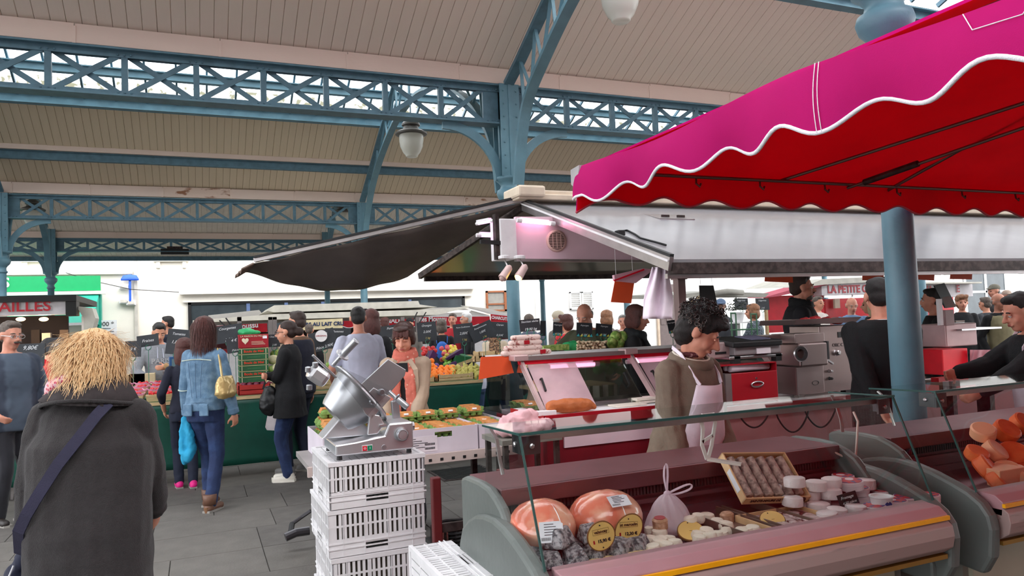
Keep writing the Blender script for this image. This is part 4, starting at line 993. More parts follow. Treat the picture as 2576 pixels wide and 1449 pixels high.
# knotted plastic bag
BAG = mat('translucent_bag', (246, 228, 238), .35, var=.05, scale=5, bump=.8, bscale=25, trans=.5, alpha=.9)
bgp = at(1682, 1310, Y=2.17); bgp.z = DZ
bag = empty('knotted_plastic_bag', bgp, 'knotted white plastic bag with two upright handles beside the larger ham', 'bag')
def bagf(u, v):
    a = 2 * pi * u; r = .095 * (1 - v) ** .55 * (1 if v > .12 else .75 + 2 * v) * (1 + .15 * sin(a * 9 + v * 5) * v + .07 * sin(a * 4 + 1) + .05 * sin(a * 15 + 2) * v)
    if v > .95: r = .007
    return bgp + V((r * 1.02 * cos(a), r * .8 * sin(a), .128 * v ** .9))
MB().grid(bagf, 54, 18).build('bag_body', BAG, bag, smooth=True)
kn = bgp + V((0, 0, .125))
MB().ball(kn, (.014, .012, .012), 12).build('knot', BAG, bag, smooth=True)
MB().sweep([kn, kn + V((-.006, 0, .03)), kn + V((-.012, 0, .06)), kn + V((-.006, 0, .098)), kn + V((0, 0, .104)), kn + V((.006, 0, .097)), kn + V((.006, 0, .06)), kn + V((.0, 0, .03)), kn], .011, .006, up=(1, 0, 0)).build('upright_handle', BAG, bag, smooth=True, sub=1)
MB().sweep([kn, kn + V((.03, -.005, .012)), kn + V((.06, -.01, .022)), kn + V((.088, -.014, .028)), kn + V((.094, -.015, .018)), kn + V((.085, -.016, .008)), kn + V((.05, -.012, .0)), kn + V((.02, -.008, -.004)), kn], .007, .012, up=(0, 1, 0)).build('side_handle', BAG, bag, smooth=True, sub=1)
tag(MB().sweep([at(1955, 1165, Y=2.25), at(1968, 1150, Y=2.25), at(1960, 1172, Y=2.25), at(1950, 1200, Y=2.25)], .004, .022, up=(1, 0, 0)).build('paper_tag', mat('pink_paper', (226, 160, 140), .6)), 'torn pink paper tag standing behind the tilted cheese box', 'paper tag')
# contents of the second case
ORB = mat('orange_rind_cheese', (246, 122, 66), .55, c2=(226, 84, 40), thr=(.35, .65), scale=12, bump=.2)
PAL = mat('salmon_cheese_paste', (250, 176, 138), .5, var=.08)
pts = [(2470, 1085, .05), (2520, 1080, .055), (2560, 1060, .05), (2490, 1130, .05), (2545, 1140, .06), (2465, 1170, .055), (2530, 1190, .06), (2570, 1185, .05), (2500, 1230, .05), (2560, 1235, .055), (2450, 1140, .045)]
for i, (px, py, r) in enumerate(pts):
    yy = 2.24 - (py - 1060) * .0012; p = at(px, py, Y=yy); base = DZ
    q = MB().lathe((0, 0, 0), [(r * .86, 0), (r, .008), (r, r * .9), (r * .86, r)], 20).build('orange_cheese_wheel', ORB if i % 3 else PAL); smooth_angle(q)
    q.location = (p.x, p.y, max(base, p.z - r * .5)); q.rotation_euler = (U(.5, 1.1), U(-.3, .3), U(-.6, .6))
    tag(q, 'orange-red round cheese piled inside the second display case', 'cheese', 'orange cheeses in the second case')
wd = MB().prism([(0, 0, 0), (.16, 0, 0), (.16, .12, 0), (.02, .07, 0)], (0, 0, .07)).build('cheese_wedge', PAL, bevel=.004); wd.location = at(2520, 1262, Y=1.99); wd.location.z = DZ
tag(wd, 'pale salmon cheese wedge at the front of the second case', 'cheese')
# ================================================================ people
class Blob:
    """closed shapes that a voxel remesh fuses into one continuous surface"""
    def __init__(s): s.m = MB()
    def cap(s, p0, p1, r0, r1, n=10):
        p0 = V(p0); p1 = V(p1); d = (p1 - p0); L = d.length; d = d.normalized() if L > 1e-6 else V((0, 0, 1))
        pts = []; rs = []
        for t in (80, 55, 28): pts.append(p0 - d * r0 * sin(radians(t))); rs.append(r0 * cos(radians(t)))
        pts.append(p0); rs.append(r0); pts.append(p1); rs.append(r1)
        for t in (28, 55, 80): pts.append(p1 + d * r1 * sin(radians(t))); rs.append(r1 * cos(radians(t)))
        s.m.tube(pts, rs, n); return s
    def chain(s, pts, rs):
        for i in range(len(pts) - 1): s.cap(pts[i], pts[i + 1], rs[i], rs[i + 1])
        return s
    def ell(s, c, r, R=None, n=14): s.m.ball(c, r, n, R); return s
    def loft(s, rings, n=20):
        """rings: (centre, xdir*rx, ydir*ry)"""
        vs = []
        for c, a, b in rings:
            for j in range(n):
                t = 2 * pi * j / n; ct, st = cos(t), sin(t)
                e = .86; f = lambda q: math.copysign(abs(q) ** e, q)
                vs.append(V(c) + a * f(ct) + b * f(st))
        m = len(rings)
        fs = [(i * n + j, i * n + (j + 1) % n, (i + 1) * n + (j + 1) % n, (i + 1) * n + j) for i in range(m - 1) for j in range(n)]
        fs += [tuple(range(n - 1, -1, -1)), tuple(range((m - 1) * n, m * n))]
        s.m.add(vs, fs); return s
    def build(s, name, m, parent=None, vox=.012, sm=3, disp=None):
        o = s.m.build(name, m, None, smooth=True)
        if parent is not None: o.parent = parent
        q = o.modifiers.new('r', 'REMESH'); q.mode = 'VOXEL'; q.voxel_size = vox; q.use_smooth_shade = True
        if sm: q = o.modifiers.new('s', 'SMOOTH'); q.iterations = sm; q.factor = .5
        if disp:
            q = o.modifiers.new('d', 'DISPLACE'); q.texture = dtex(disp[1]); q.strength = disp[0]; q.texture_coords = 'LOCAL'
        return o
SKIN = mat('skin', (214, 150, 122), .55, var=.07, scale=20, bump=.08)
SKINR = mat('ruddy_skin', (212, 146, 122), .55, var=.09, scale=22, bump=.1)
SKIND = mat('brown_skin', (120, 80, 60), .55, var=.08, scale=20)
LIP_ = mat('lips', (170, 86, 80), .5)
EYEW = mat('eye_white', (226, 220, 214), .3); IRIS = mat('iris', (40, 28, 22), .2)
HBR = mat('dark_brown_hair', (52, 32, 26), .5, var=.35, scale=30, stretch=(6, 6, 1), bump=.6, bscale=90)
HBK = mat('black_hair', (26, 20, 20), .45, var=.3, scale=30, stretch=(6, 6, 1), bump=.6, bscale=90)
HAUB = mat('auburn_hair', (84, 40, 34), .5, var=.35, scale=30, stretch=(6, 6, 1), bump=.6, bscale=90)
HGR = mat('grey_hair', (150, 146, 142), .6, var=.2, scale=40, bump=.5)
HSG = mat('short_grey_brown_hair', (96, 84, 76), .6, var=.3, scale=40, bump=.6, bscale=90)
HBL = mat('blond_hair', (250, 218, 168), .5, c2=(226, 176, 120), thr=(.35, .65), scale=26, stretch=(5, 5, 1), bump=.5, bscale=80)
def ik(S, T, l1, l2, hint):
    S = V(S); T = V(T); d = T - S; L = d.length; mx = (l1 + l2) * .995
    if L > mx: d = d * (mx / L); T = S + d; L = mx
    L = max(L, abs(l1 - l2) + .02); u = d.normalized(); a = (l1 * l1 - l2 * l2 + L * L) / (2 * L); h = sqrt(max(0, l1 * l1 - a * a))
    hv = V(hint); hv = hv - u * hv.dot(u); hv = hv.normalized() if hv.length > 1e-4 else u.orthogonal()
    return S + u * a + hv * h, T
def strands(name, m, parent, Rh, c, rad, n, L, seed=1, lift=.02, curl=0.0, width=.0035, front=.45, jit=.25):
    """hair locks over a scalp ellipsoid: thin tapered strips falling from the crown"""
    rnd = random.Random(seed); b = MB(); rad = V(rad); c = V(c)
    for i in range(n):
        az = rnd.uniform(0, 2 * pi); el = math.asin(rnd.uniform(-.15, 1))
        y = cos(el) * cos(az)
        if y > front and el < .75: continue
        d = V((cos(el) * sin(az), y, sin(el)))
        tang = V((d.x, d.y, 0)) + V((rnd.uniform(-jit, jit), rnd.uniform(-jit, jit), 0)); tang = tang.normalized() if tang.length > .05 else V((1, 0, 0))
        pts = []; steps = 6; ang = el; ph = rnd.uniform(0, 6); LL = L * rnd.uniform(.6, 1.15); out = rnd.uniform(.2, 1.2) * lift
        for k in range(steps + 1):
            t = k / steps; a2 = el - t * LL / rad.z
            if a2 > -.25: q = V((cos(a2) * tang.x, cos(a2) * tang.y, sin(a2)))
            else: q = V((cos(-.25) * tang.x, cos(-.25) * tang.y, sin(-.25) - (-.25 - a2)))
            if k == 0: q = q.lerp(d, .5)
            p = V((q.x * rad.x, q.y * rad.y, q.z * rad.z)) * (1 + .02) + q.normalized() * out * (t ** 1.5) + V((sin(ph + t * 7), cos(ph + t * 7), sin(ph * 2 + t * 6))) * curl * t
            pts.append(p + c)
        for k in range(len(pts)):
            pass
        vs = []
        for k, p in enumerate(pts):
            d1 = (pts[min(k + 1, steps)] - pts[max(k - 1, 0)]).normalized(); nn = (p - c).normalized(); r = d1.cross(nn)
            r = r.normalized() * width * (1 - .8 * (k / steps) ** 2) if r.length > 1e-5 else V((width, 0, 0)); vs += [p - r, p + r]
        b.add(vs, [(2 * k, 2 * k + 1, 2 * k + 3, 2 * k + 2) for k in range(steps)])
    b.v = [Rh @ p for p in b.v]
    o = b.build(name, m, None, smooth=True); o.parent = parent; o['kind'] = 'stuff'; return o
PN = 0
def person(px, top, D, a, label, skin=SKIN, hair=('short', HBR), coat=None, pants=None, shoes=None, sex='m', lean=0.0, pitch=0.0, turn=0.0, tilt=0.0,
           hands=None, elbows=None, feet=None, vox=.013, fat=1.0, collar=None, glasses=None, extras=None, group=None, mouth=True, height=None, hair_extra=0.0, hs=1.0, eyes=True, shw=None):
    """px,top: pixel of the head top at distance D; a: heading; lean/pitch/turn in degrees; hands: wrist targets in body space (units of body scale)"""
    tp = at(px, top, D=D); H = (height or tp.z) - .012 - hair_extra
    lean, pitch, turn, tilt = map(radians, (lean, pitch, turn, tilt))
    top_s = .92 + cos(lean) * .55 + .15 * cos(lean + pitch * .6) + .13
    s = H / top_s
    hip = V((0, 0, .92))
    def bend(p, f=1.0):
        p = V(p); h = p - hip; k = lean * f
        return hip + V((h.x, h.y * cos(k) + h.z * sin(k), h.z * cos(k) - h.y * sin(k)))
    hc0 = bend((0, .0, 1.475)); nb = bend((0, -.01, 1.44))
    Rh = Matrix.Rotation(-turn, 3, 'Z') @ Matrix.Rotation(-(lean * .8 + pitch), 3, 'X') @ Matrix.Rotation(tilt, 3, 'Y')
    nd = Matrix.Rotation(-(lean + pitch * .5), 3, 'X') @ V((0, .10, .99)); hc = hc0 + nd.normalized() * .155      # head centre
    k = hs / s; k = 1.0 * hs / max(.86, s) if s < 1.2 else hs
    E = lambda p: hc + Rh @ (V(p) * k)
    sw, hw, ww = (.185, .165, .145) if sex == 'm' else (.165, .172, .128)
    sw = shw or sw
    yaw = face(a); Rz = Matrix.Rotation(yaw, 3, 'Z')
    root = tp - Rz @ (V((E((0, -.01, 0)).x, E((0, -.01, 0)).y, 0)) * s); root.z = 0
    body = Blob(); X = V((1, 0, 0))
    T_box = 0
    def torso(bl, t, z0, z1, flare=0.0, f=1.0, T_box=0):
        prof = [(.78, hw - .012, .108, -.005), (.92, hw, .122, -.01), (1.02, (hw + ww) / 2 + .004, .112, -.004), (1.12, ww, .104, .0), (1.22, ww + .014, .112, .0), (1.32, sw - .025, .118, -.004), (1.40, sw - .03, .100, -.008), (1.45, sw - .075, .082, -.01), (1.48, .075, .066, -.01)]
        def at_z(z):
            for i in range(len(prof) - 1):
                if z <= prof[i + 1][0]:
                    q = (z - prof[i][0]) / (prof[i + 1][0] - prof[i][0]); q = max(0, min(1, q)) if z > .78 else 0
                    return [prof[i][j] + (prof[i + 1][j] - prof[i][j]) * q for j in (1, 2, 3)]
            return prof[-1][1:]
        rings = []; n = 14
        for i in range(n + 1):
            z = z0 + (z1 - z0) * i / n; rx, ry, oy = at_z(z)
            bxm = T_box * max(0, min(1, (1.43 - z) / .16)); rx = max(rx, bxm); ry = max(ry, bxm * .68)
            fl = flare * max(0, (1.05 - z)) ; rx = rx * f + t + fl; ry = ry * f + t + fl * .8
            c = bend((0, oy, z)) if z > .92 else V((0, oy, z))
            ax = Matrix.Rotation(-lean * (1 if z > .92 else 0), 3, 'X')
            rings.append((c, X * rx, (ax @ V((0, 1, 0))) * ry))
        bl.loft(rings)
    torso(body, -.004, .80, 1.48, f=fat)
    # legs
    ft = feet or ((-.09, .0), (.10, .0))
    legs = []
    for i, sx in enumerate((-1, 1)):
        hj = V((.088 * sx, 0, .88)); an = V((ft[i][0], ft[i][1], .085)); kn, an = ik(hj, an, .415, .40, (0, 1, 0)); legs.append((hj, kn, an))
        body.chain([hj, kn, an], [.086 * fat, .056, .042]); body.cap(an + V((0, -.02, -.045)), an + V((.01 * sx, .13, -.06)), .036, .028)
    # arms
    hd = hands or ((-.24, .06, .84), (.24, .06, .84)); arms = []
    el = elbows or ((-.6, -.8, -.3), (.6, -.8, -.3))
    for i, sx in enumerate((-1, 1)):
        S = bend((sx * (sw - .005), -.005, 1.395)); W = V(hd[i][:3]); eb, W = ik(S, W, .285, .255, el[i]); arms.append((S, eb, W))
        body.chain([S, eb, W], [.05 * fat, .039 * fat, .027])
        d = (W - eb).normalized(); inner = V((-sx, .2, 0)); 
        if len(hd[i]) > 3: inner = V(hd[i][3])
        nrm = (inner - d * inner.dot(d)).normalized(); side = d.cross(nrm)          # palm faces nrm
        pc = W + d * .05
        Rm = Matrix((side, d, nrm)).transposed()
        body.ell(pc, (.040, .052, .017), Rm, 12)
        for f_, (off, ln) in enumerate(((-.028, .062), (-.010, .072), (.009, .068), (.027, .052))):
            b0 = W + d * .09 + side * off; b1 = b0 + (d * .8 + nrm * .45).normalized() * ln * .5; b2 = b1 + (d * .35 + nrm * .85).normalized() * ln * .55
            rr = .0095 if vox < .011 else .011
            body.cap(b0 - d * .02, b1, rr, rr, 8); body.cap(b1, b2, rr, rr * .85, 8)
        tb = W + d * .03 + side * -.036; tt = tb + (d * .7 + nrm * .5 - side * .45).normalized() * .05; body.cap(tb + side * .02, tt, .013, .010, 8)
        body.cap(tt, tt + (d * .8 + nrm * .5).normalized() * .025, .010, .009, 8)
    # neck and head
    body.cap(nb + V((0, 0, -.02)), E((0, -.018, -.065)), .058 if sex == 'm' else .05, .053 if sex == 'm' else .046)
    def he(c, r): body.ell(E(c), V(r) * k, Rh, 16)
    he((0, -.012, .035), (.074, .094, .086)); he((0, .022, -.03), (.060, .066, .078)); he((0, .045, -.085), (.034, .036, .028)); he((.032, .05, -.035), (.026, .028, .03)); he((-.032, .05, -.035), (.026, .028, .03))
    body.cap(E((-.03, .078, .022)), E((.03, .078, .022)), .0125 * k, .0125 * k, 8)
    body.cap(E((0, .088, .012)), E((0, .112, -.026)), .0095 * k, .0135 * k, 8); body.cap(E((-.012, .096, -.03)), E((.012, .096, -.03)), .0095 * k, .0095 * k, 8)
    body.cap(E((-.018, .083, -.058)), E((.018, .083, -.058)), .0105 * k, .0105 * k, 8)
    for sx in (-1, 1): he((.078 * sx, -.008, -.004), (.012, .022, .033))
    o = body.build('person', skin, vox=vox if vox > .011 else .0075, sm=2)
    o.location = root; o.rotation_euler = (0, 0, yaw); o.scale = (s, s, s)
    tag(o, label, 'person', group)
    tag_face = abs(((a + math.degrees(0)) % 360) - 0)
    if eyes:
        for sx in (-1, 1):
            if eyes != 'down': e = MB().ball(E((.031 * sx, .0785, .003)), .0115 * k, 10).build('eye', EYEW if vox < .013 else IRIS, None, smooth=True); e.parent = o
            if vox < .013 and eyes != 'down':
                e2 = MB().ball(E((.031 * sx, .0848, .001)), .0060 * k, 8).build('iris', IRIS, None, smooth=True); e2.parent = e
            lid = MB().tube([E((.031 * sx + t * .016, .0865 - abs(t) * .006, .0115 - abs(t) * .005)) for t in (-1, -.5, 0, .5, 1)], .005 * k, 6).build('eyelid', skin, None); lid.parent = o
            bm = hair[1] if hair[0] not in ('bald', 'white') else HGR
            e = MB().tube([E((.032 * sx + t * .02, .0925 - abs(t) * .008, .029 - t * t * .006)) for t in (-1, -.5, 0, .5, 1)], .0042 * k, 6).build('eyebrow', bm, None); e.parent = o
    if mouth:
        for dz, r in ((-.0535, .0042), (-.0605, .005)):
            e = MB().tube([E((t * .021, .0945 - abs(t) * .008, dz)) for t in (-1, -.5, 0, .5, 1)], [r * .4 * k, r * k, r * k, r * k, r * .4 * k], 6).build('lip', LIP_, None, smooth=True); e.parent = o
    # clothes
    T = coat or {}
    cm = T.get('m'); th = T.get('t', .016); cv_ = max(vox * .9, .009)
    if cm:
        g = Blob(); torso(g, th, T.get('z', .84), T.get('top', 1.475), T.get('flare', 0), f=fat, T_box=T.get('box', 0))
        for i in range(2):
            S, eb, W = arms[i]; sl = T.get('sleeve', 1.0); r0, r1, r2 = .052 * fat + th * .75, .043 * fat + th * .9, .032 + th * .85
            if sl < .6: g.cap(S, S.lerp(eb, .72), r0, r1 + .008)
            elif sl < 1: g.chain([S, eb, eb.lerp(W, .45)], [r0, r1, r2])
            else: g.chain([S, eb, W - (W - eb).normalized() * .012], [r0, r1, r2])
        if T.get('hood'):
            g.ell(nb + V((0, -.075, .0)), (.13, .075, .075), None); g.chain([nb + V((-.1, -.02, .0)), nb + V((-.07, .07, -.03))], [.035, .03]).chain([nb + V((.1, -.02, .0)), nb + V((.07, .07, -.03))], [.035, .03])
        if T.get('collar'):
            ch = T['collar']; n_ = Matrix.Rotation(-lean, 3, 'X')
            for j in range(14):
                t = 2 * pi * j / 14; q0 = nb + n_ @ V((.078 * cos(t), .066 * sin(t), -.01)); q1 = nb + n_ @ V((.070 * cos(t), .062 * sin(t) + .008, ch)); t2 = 2 * pi * (j + 1) / 14
                q2 = nb + n_ @ V((.078 * cos(t2), .066 * sin(t2), -.01)); q3 = nb + n_ @ V((.070 * cos(t2), .062 * sin(t2) + .008, ch))
                g.cap(q0, q1, .02, .014, 6)
        c_ = g.build(T.get('name', 'jacket'), cm, o, vox=cv_, sm=3, disp=T.get('disp', (.018, .11)))
        if T.get('vest'):
            g = Blob(); torso(g, th + .01, T.get('z', .84), 1.44, f=fat); g.build('vest', T['vest'], o, vox=cv_, sm=2, disp=(.01, .1))
    if pants is not False:
        g = Blob(); torso(g, .006, .80, 1.0, f=fat)
        for hj, kn, an in legs: g.chain([hj, kn, an + V((0, 0, -.01))], [.094 * fat, .068, .056])
        g.build('trousers', pants or mat('dark_trousers', (34, 34, 42), .8, sheen=.2), o, vox=cv_ * 1.1, sm=2, disp=(.014, .09))
        for i, (hj, kn, an) in enumerate(legs):
            g = Blob(); g.cap(an + V((0, -.035, -.05)), an + V((.012 * (-1, 1)[i], .13, -.055)), .042, .034); g.cap(an + V((0, -.01, -.01)), an + V((0, -.02, -.05)), .047, .045)
            g.build('shoe', shoes or mat('dark_shoe', (40, 34, 32), .5), o, vox=cv_, sm=1)
            b = MB(); b.prism([an + V((x, y, -.085)) for x, y in ((-.036, -.07), (.036, -.07), (.044, .06), (.036, .15), (0, .172), (-.036, .15), (-.044, .06))], (0, 0, .018))
            q = b.build('sole', mat('rubber_sole', (150, 146, 140), .8), None); q.parent = o
    # hair
    st, hm = hair; HB = Blob(); ok = True
    def hh(c, r): HB.ell(E(c), V(r) * k, Rh, 16)
    if st == 'short': hh((0, -.022, .052), (.081, .092, .080)); hh((0, -.05, .0), (.074, .06, .07)); hh((0, .035, .098), (.058, .045, .028))
    elif st == 'crop': hh((0, -.022, .048), (.079, .090, .077)); hh((0, -.048, .0), (.072, .058, .065))
    elif st == 'bob': hh((0, -.022, .052), (.09, .1, .085)); hh((0, -.05, -.03), (.092, .07, .09)); hh((.07, -.01, -.03), (.026, .05, .075)); hh((-.07, -.01, -.03), (.026, .05, .075)); hh((0, .045, .088), (.07, .045, .032))
    elif st == 'pixie': hh((0, -.022, .052), (.088, .098, .084)); hh((0, -.05, -.01), (.084, .062, .075)); hh((.072, -.008, .0), (.022, .042, .055)); hh((-.072, -.008, .0), (.022, .042, .055)); hh((0, .045, .088), (.07, .045, .032))
    elif st == 'long': hh((0, -.022, .052), (.088, .1, .084)); hh((0, -.055, -.06), (.095, .065, .14)); hh((.07, -.015, -.05), (.03, .05, .11)); hh((-.07, -.015, -.05), (.03, .05, .11)); hh((0, .04, .09), (.06, .04, .03))
    elif st == 'bun': hh((0, -.022, .05), (.08, .094, .079)); hh((0, -.05, .0), (.073, .058, .065)); hh((0, -.135, .0), (.045, .045, .048))
    elif st == 'fluffy': hh((0, -.025, .045), (.105, .11, .092)); hh((0, -.05, -.045), (.118, .085, .085)); hh((.085, -.02, -.03), (.035, .06, .075)); hh((-.085, -.02, -.03), (.035, .06, .075))
    elif st == 'curly': hh((0, -.02, .058), (.093, .103, .082)); hh((0, -.055, -.01), (.084, .066, .095)); hh((0, .058, .095), (.065, .045, .035)); hh((.03, .08, .085), (.035, .03, .03)); hh((-.05, .05, .1), (.04, .04, .03))
    elif st == 'fringe': hh((0, -.045, -.01), (.045, .05, .03)); hh((.066, -.03, .005), (.018, .045, .03)); hh((-.066, -.03, .005), (.018, .045, .03)); hh((0, -.075, .0), (.06, .03, .035))
    elif st == 'cap':
        hh((0, -.015, .06), (.084, .1, .07)); HB.ell(E((0, .1, .045)), V((.06, .06, .012)) * k, Rh, 14)
    elif st == 'beanie': hh((0, -.02, .06), (.083, .1, .075))
    else: ok = False
    if ok: HB.build('cap' if st in ('cap', 'beanie') else 'hair', hm, o, vox=.011 if vox < .013 else .014, sm=2, disp=(.02, .035) if st in ('curly', 'fluffy') else (.008, .03))
    if st in ('cap', 'beanie'):
        HB = Blob(); hh((0, -.05, -.005), (.072, .055, .05)); HB.build('hair', HGR, o, vox=.014, sm=2)
    if glasses:
        gm = BLACK if glasses != 'thin' else STEEL; b = MB()
        for sx in (-1, 1):
            cc = V((.033 * sx, .101, .002))
            if glasses == 'sun': b.ball(E(cc), V((.027, .006, .021)) * k, 12, Rh)
            else: b.tube([E(cc + V((.025 * cos(t), 0, .018 * sin(t)))) for t in [i * pi / 6 for i in range(13)]], .0022 * k, 6)
            b.tube([E((.058 * sx, .098, .006)), E((.078 * sx, .03, .006)), E((.082 * sx, -.005, .004))], .0026 * k, 6)
        b.tube([E((-.01, .106, .006)), E((.01, .106, .006))], .0026 * k, 6)
        q = b.build('sunglasses' if glasses == 'sun' else 'glasses', gm, None); q.parent = o
    info = dict(o=o, E=E, hc=hc, nb=nb, arms=arms, legs=legs, s=s, bend=bend, Rh=Rh, torso=torso, root=root, yaw=yaw, k=k, vox=vox, lean=lean)
    if extras: extras(info)
    return info
def kid(b, name, m, I, smooth=False, **kw):
    q = b.build(name, m, None, smooth=smooth, **kw); q.parent = I['o']; return q
def scarf(I, m, r=.034, name='scarf', tails=True, up=.03, tl=.42):
    g = Blob(); nb = I['nb']
    for w in range(2):
        P = [nb + V(((.085 - .008 * w) * cos(t), .078 * sin(t) + .01, up + w * .035 - .02 * sin(t))) for t in [2 * pi * i / 14 for i in range(15)]]
        g.chain(P, [r] * 15)
    if tails:
        for sx, L in ((-.05, tl), (.04, tl * .93)):
            P = [nb + V((sx, .08, -.01)), I['bend']((sx * 1.3, .155, 1.3)), I['bend']((sx * 1.5, .165, 1.2)), I['bend']((sx * 1.6, .16, 1.42 - L))]
            for dx in (-.028, 0, .028): g.chain([p + V((dx, 0, 0)) for p in P], [.03, .022, .02, .02])
    return g.build(name, m, I['o'], vox=max(.010, I['vox'] * .8), sm=2, disp=(.014, .04))
def apron(I, m, z0=.45, z1=1.28, w=.20, name='apron', dp=.186):
    b = MB(); be = I['bend']; tmp = []
    def f(u, v):
        z = z0 + (z1 - z0) * v; x = (u - .5) * 2; ww = w * (1 - .45 * max(0, (v - .62) / .38)); a = x * (1.15 if v < .62 else .85)
        y = dp * cos(a * .9) + .012 * sin(x * 9 + v * 3) * (1 - v); p = V((sin(a) * ww * 1.08, y, z)); return be(p) if z > .92 else p
    q = b.grid(f, 16, 20).build(name, m, None, smooth=True, solid=.006); q.parent = I['o']
    be_ = [be((sx * .085, dp * .8, z1)) for sx in (-1, 1)]
    for sx, p in zip((-1, 1), be_):
        t = MB().sweep([p, be((sx * .10, dp * .62, 1.40)), be((sx * .10, .02, 1.50)), be((sx * .05, -.09, 1.52))], .02, .005, up=(sx, 0, 0)).build('neck_strap', m, None); t.parent = q
    return q
# ================================================================ plastic crates
def crate_mb(Wx=.47, Dy=.56, H=.222):
    parts = {}
    t = .008; b = MB()
    for i in range(12): b.box(.012 + i * .0373, .012 + i * .0373 + .032, .01, Dy - .01, H - .014, H - .006)
    for j in range(5): b.box(.01, Wx - .01, .01 + j * .132, .022 + j * .132, H - .016, H - .005); parts['crate_floor'] = [b]
    b = MB(); r = .016
    b.box(-r / 4, Wx + r / 4, -r / 4, r, H - .02, H).box(-r / 4, Wx + r / 4, Dy - r, Dy + r / 4, H - .02, H).box(-r / 4, r, r, Dy - r, H - .02, H).box(Wx - r, Wx + r / 4, r, Dy - r, H - .02, H)
    for z in (.038, .062): b.box(-.004, Wx + .004, -.004, .004, z - .003, z + .003).box(-.004, .004, 0, Dy, z - .003, z + .003).box(Wx - .004, Wx + .004, 0, Dy, z - .003, z + .003).box(-.004, Wx + .004, Dy - .004, Dy + .004, z - .003, z + .003)
    parts['rim'] = [b]
    def wall(L, P):
        w = MB(); n = int(L / .0245)
        def q(u0, u1, z0, z1, d=0): w.add([P(u, v, z) for u in (u0, u1) for v in (0 - d, t + d) for z in (z0, z1)], BOXF)
        q(0, L, .064, .082); q(0, L, .138, .146, .001); q(0, L, .200, H - .01)
        for i in range(n + 1):
            u = i * (L - .013) / n; wd = .013 if i % 7 else .018
            if i in (0, n): q(u, u + .028 if i == 0 else u + .013, .08, .202)
            else: q(u, u + wd, .08, .202)
        q(0, L * .36, .0, .066); q(L * .60, L, .0, .066); q(L * .36, L * .60, .0, .022); q(L * .36, L * .60, .052, .066)
        for k in (0.14, .36, .60, .86): q(L * k, L * k + .004, 0, .2, .003)
        return w
    parts['slotted_wall'] = [wall(Wx, lambda u, v, z: V((u, v, z))), wall(Wx, lambda u, v, z: V((u, Dy - v, z))), wall(Dy, lambda u, v, z: V((v, u, z))), wall(Dy, lambda u, v, z: V((Wx - v, u, z)))]
    return parts
def crate(label, group):
    o = empty('plastic_crate', (0, 0, 0), label, 'crate', group)
    for n_, bs in crate_mb().items():
        for b in bs: b.build(n_, WHITEP, o)
    MB().box(.03, .44, .03, .53, .06, .195).build('cardboard_liner', mat('taupe_cardboard', (112, 102, 92), .9, var=.15), o)
    return o
ck = crate('white slotted plastic crate at the top of the stack, under the slicer', 'stacked white crates')
ck.location = (.56, 3.63, .678)
dup(ck, (.553, 3.635, .452), .008, 'white slotted plastic crate second from the top under the slicer', 'stacked white crates')
dup(ck, (.563, 3.63, .226), -.006, 'white slotted plastic crate third from the top under the slicer', 'stacked white crates')
dup(ck, (.558, 3.632, .0), 0, 'white slotted plastic crate at the bottom of the slicer stack', 'stacked white crates')
for i, (z, lab) in enumerate(((.37, 'white crate lying on its side, slotted wall up, by the grey case end'), (.0, 'lower white crate on its side near the grey case end'))):
    c = dup(ck, (.0, 0, 0), 0, lab, 'white crates on their sides')
    c.matrix_world = Matrix.Translation((.845, 2.66, z)) @ Matrix.Rotation(pi / 2, 4, 'Z') @ Matrix.Rotation(pi / 2, 4, 'Z') @ Matrix.Rotation(pi / 2, 4, 'Y') @ Matrix.Diagonal((.79, .9, .72, 1)) @ Matrix.Translation((-.47, 0, 0))
# ================================================================ meat slicer
CT = .902
sl = empty('meat_slicer', (.60, 3.70, CT), 'polished metal meat slicer standing on the white crates', 'slicer')
S = lambda px, py, Y=3.82: at(px, py, Y=Y)
MET = mat('polished_cast_aluminium', (214, 214, 218), .34, .85, var=.06, scale=6, bump=.05, bscale=20)
MET2 = mat('satin_aluminium', (180, 182, 186), .36, .9, var=.08, scale=5)
x0, x1, y0, y1 = .60, .985, 3.66, 4.02
MB().prism([V((x, y0, z)) for x, z in ((x0, CT + .02), (x1, CT + .02), (x1, CT + .155), (x1 - .12, CT + .155), (x1 - .145, CT + .10), (x0 + .10, CT + .082), (x0, CT + .075))], (0, y1 - y0, 0)).build('base_body', MET, sl, bevel=.008)
for x in (x0 + .02, x1 - .02):
    for y in (y0 + .02, y1 - .02): MB().lathe((x, y, CT), [(.014, 0), (.012, .022)], 12).build('foot', BLACK, sl)
MB().lathe((x1 - .062, y0, CT + .098), [(.036, .0), (.036, .01), (.029, .012), (.027, .034), (.024, .037)], 30, axis=(0, -1, 0)).build('thickness_knob', MET2, sl)
smooth_angle(bpy.data.objects['thickness_knob'])
MB().lathe((x1 - .062, y0 - .037, CT + .098), [(.020, 0), (.0, .001)], 20, axis=(0, -1, 0)).build('knob_face', MET, sl)
MB().box(x0 + .125, x0 + .178, y0 - .004, y0, CT + .032, CT + .062).build('switch_frame', mat('switch_grey', (190, 190, 190), .4), sl, bevel=.002)
MB().box(x0 + .128, x0 + .150, y0 - .008, y0 - .003, CT + .035, CT + .059).build('stop_button', mat('stop_red', (206, 30, 50), .4), sl, bevel=.002)
MB().box(x0 + .153, x0 + .175, y0 - .008, y0 - .003, CT + .035, CT + .059).build('start_button', mat('start_green', (0, 122, 84), .4), sl, bevel=.002)
txt('O', .014, WHITEP, sl, (x0 + .139, y0 - .0085, CT + .047), bold=.0003); txt('I', .014, WHITEP, sl, (x0 + .164, y0 - .0085, CT + .047), bold=.0003)
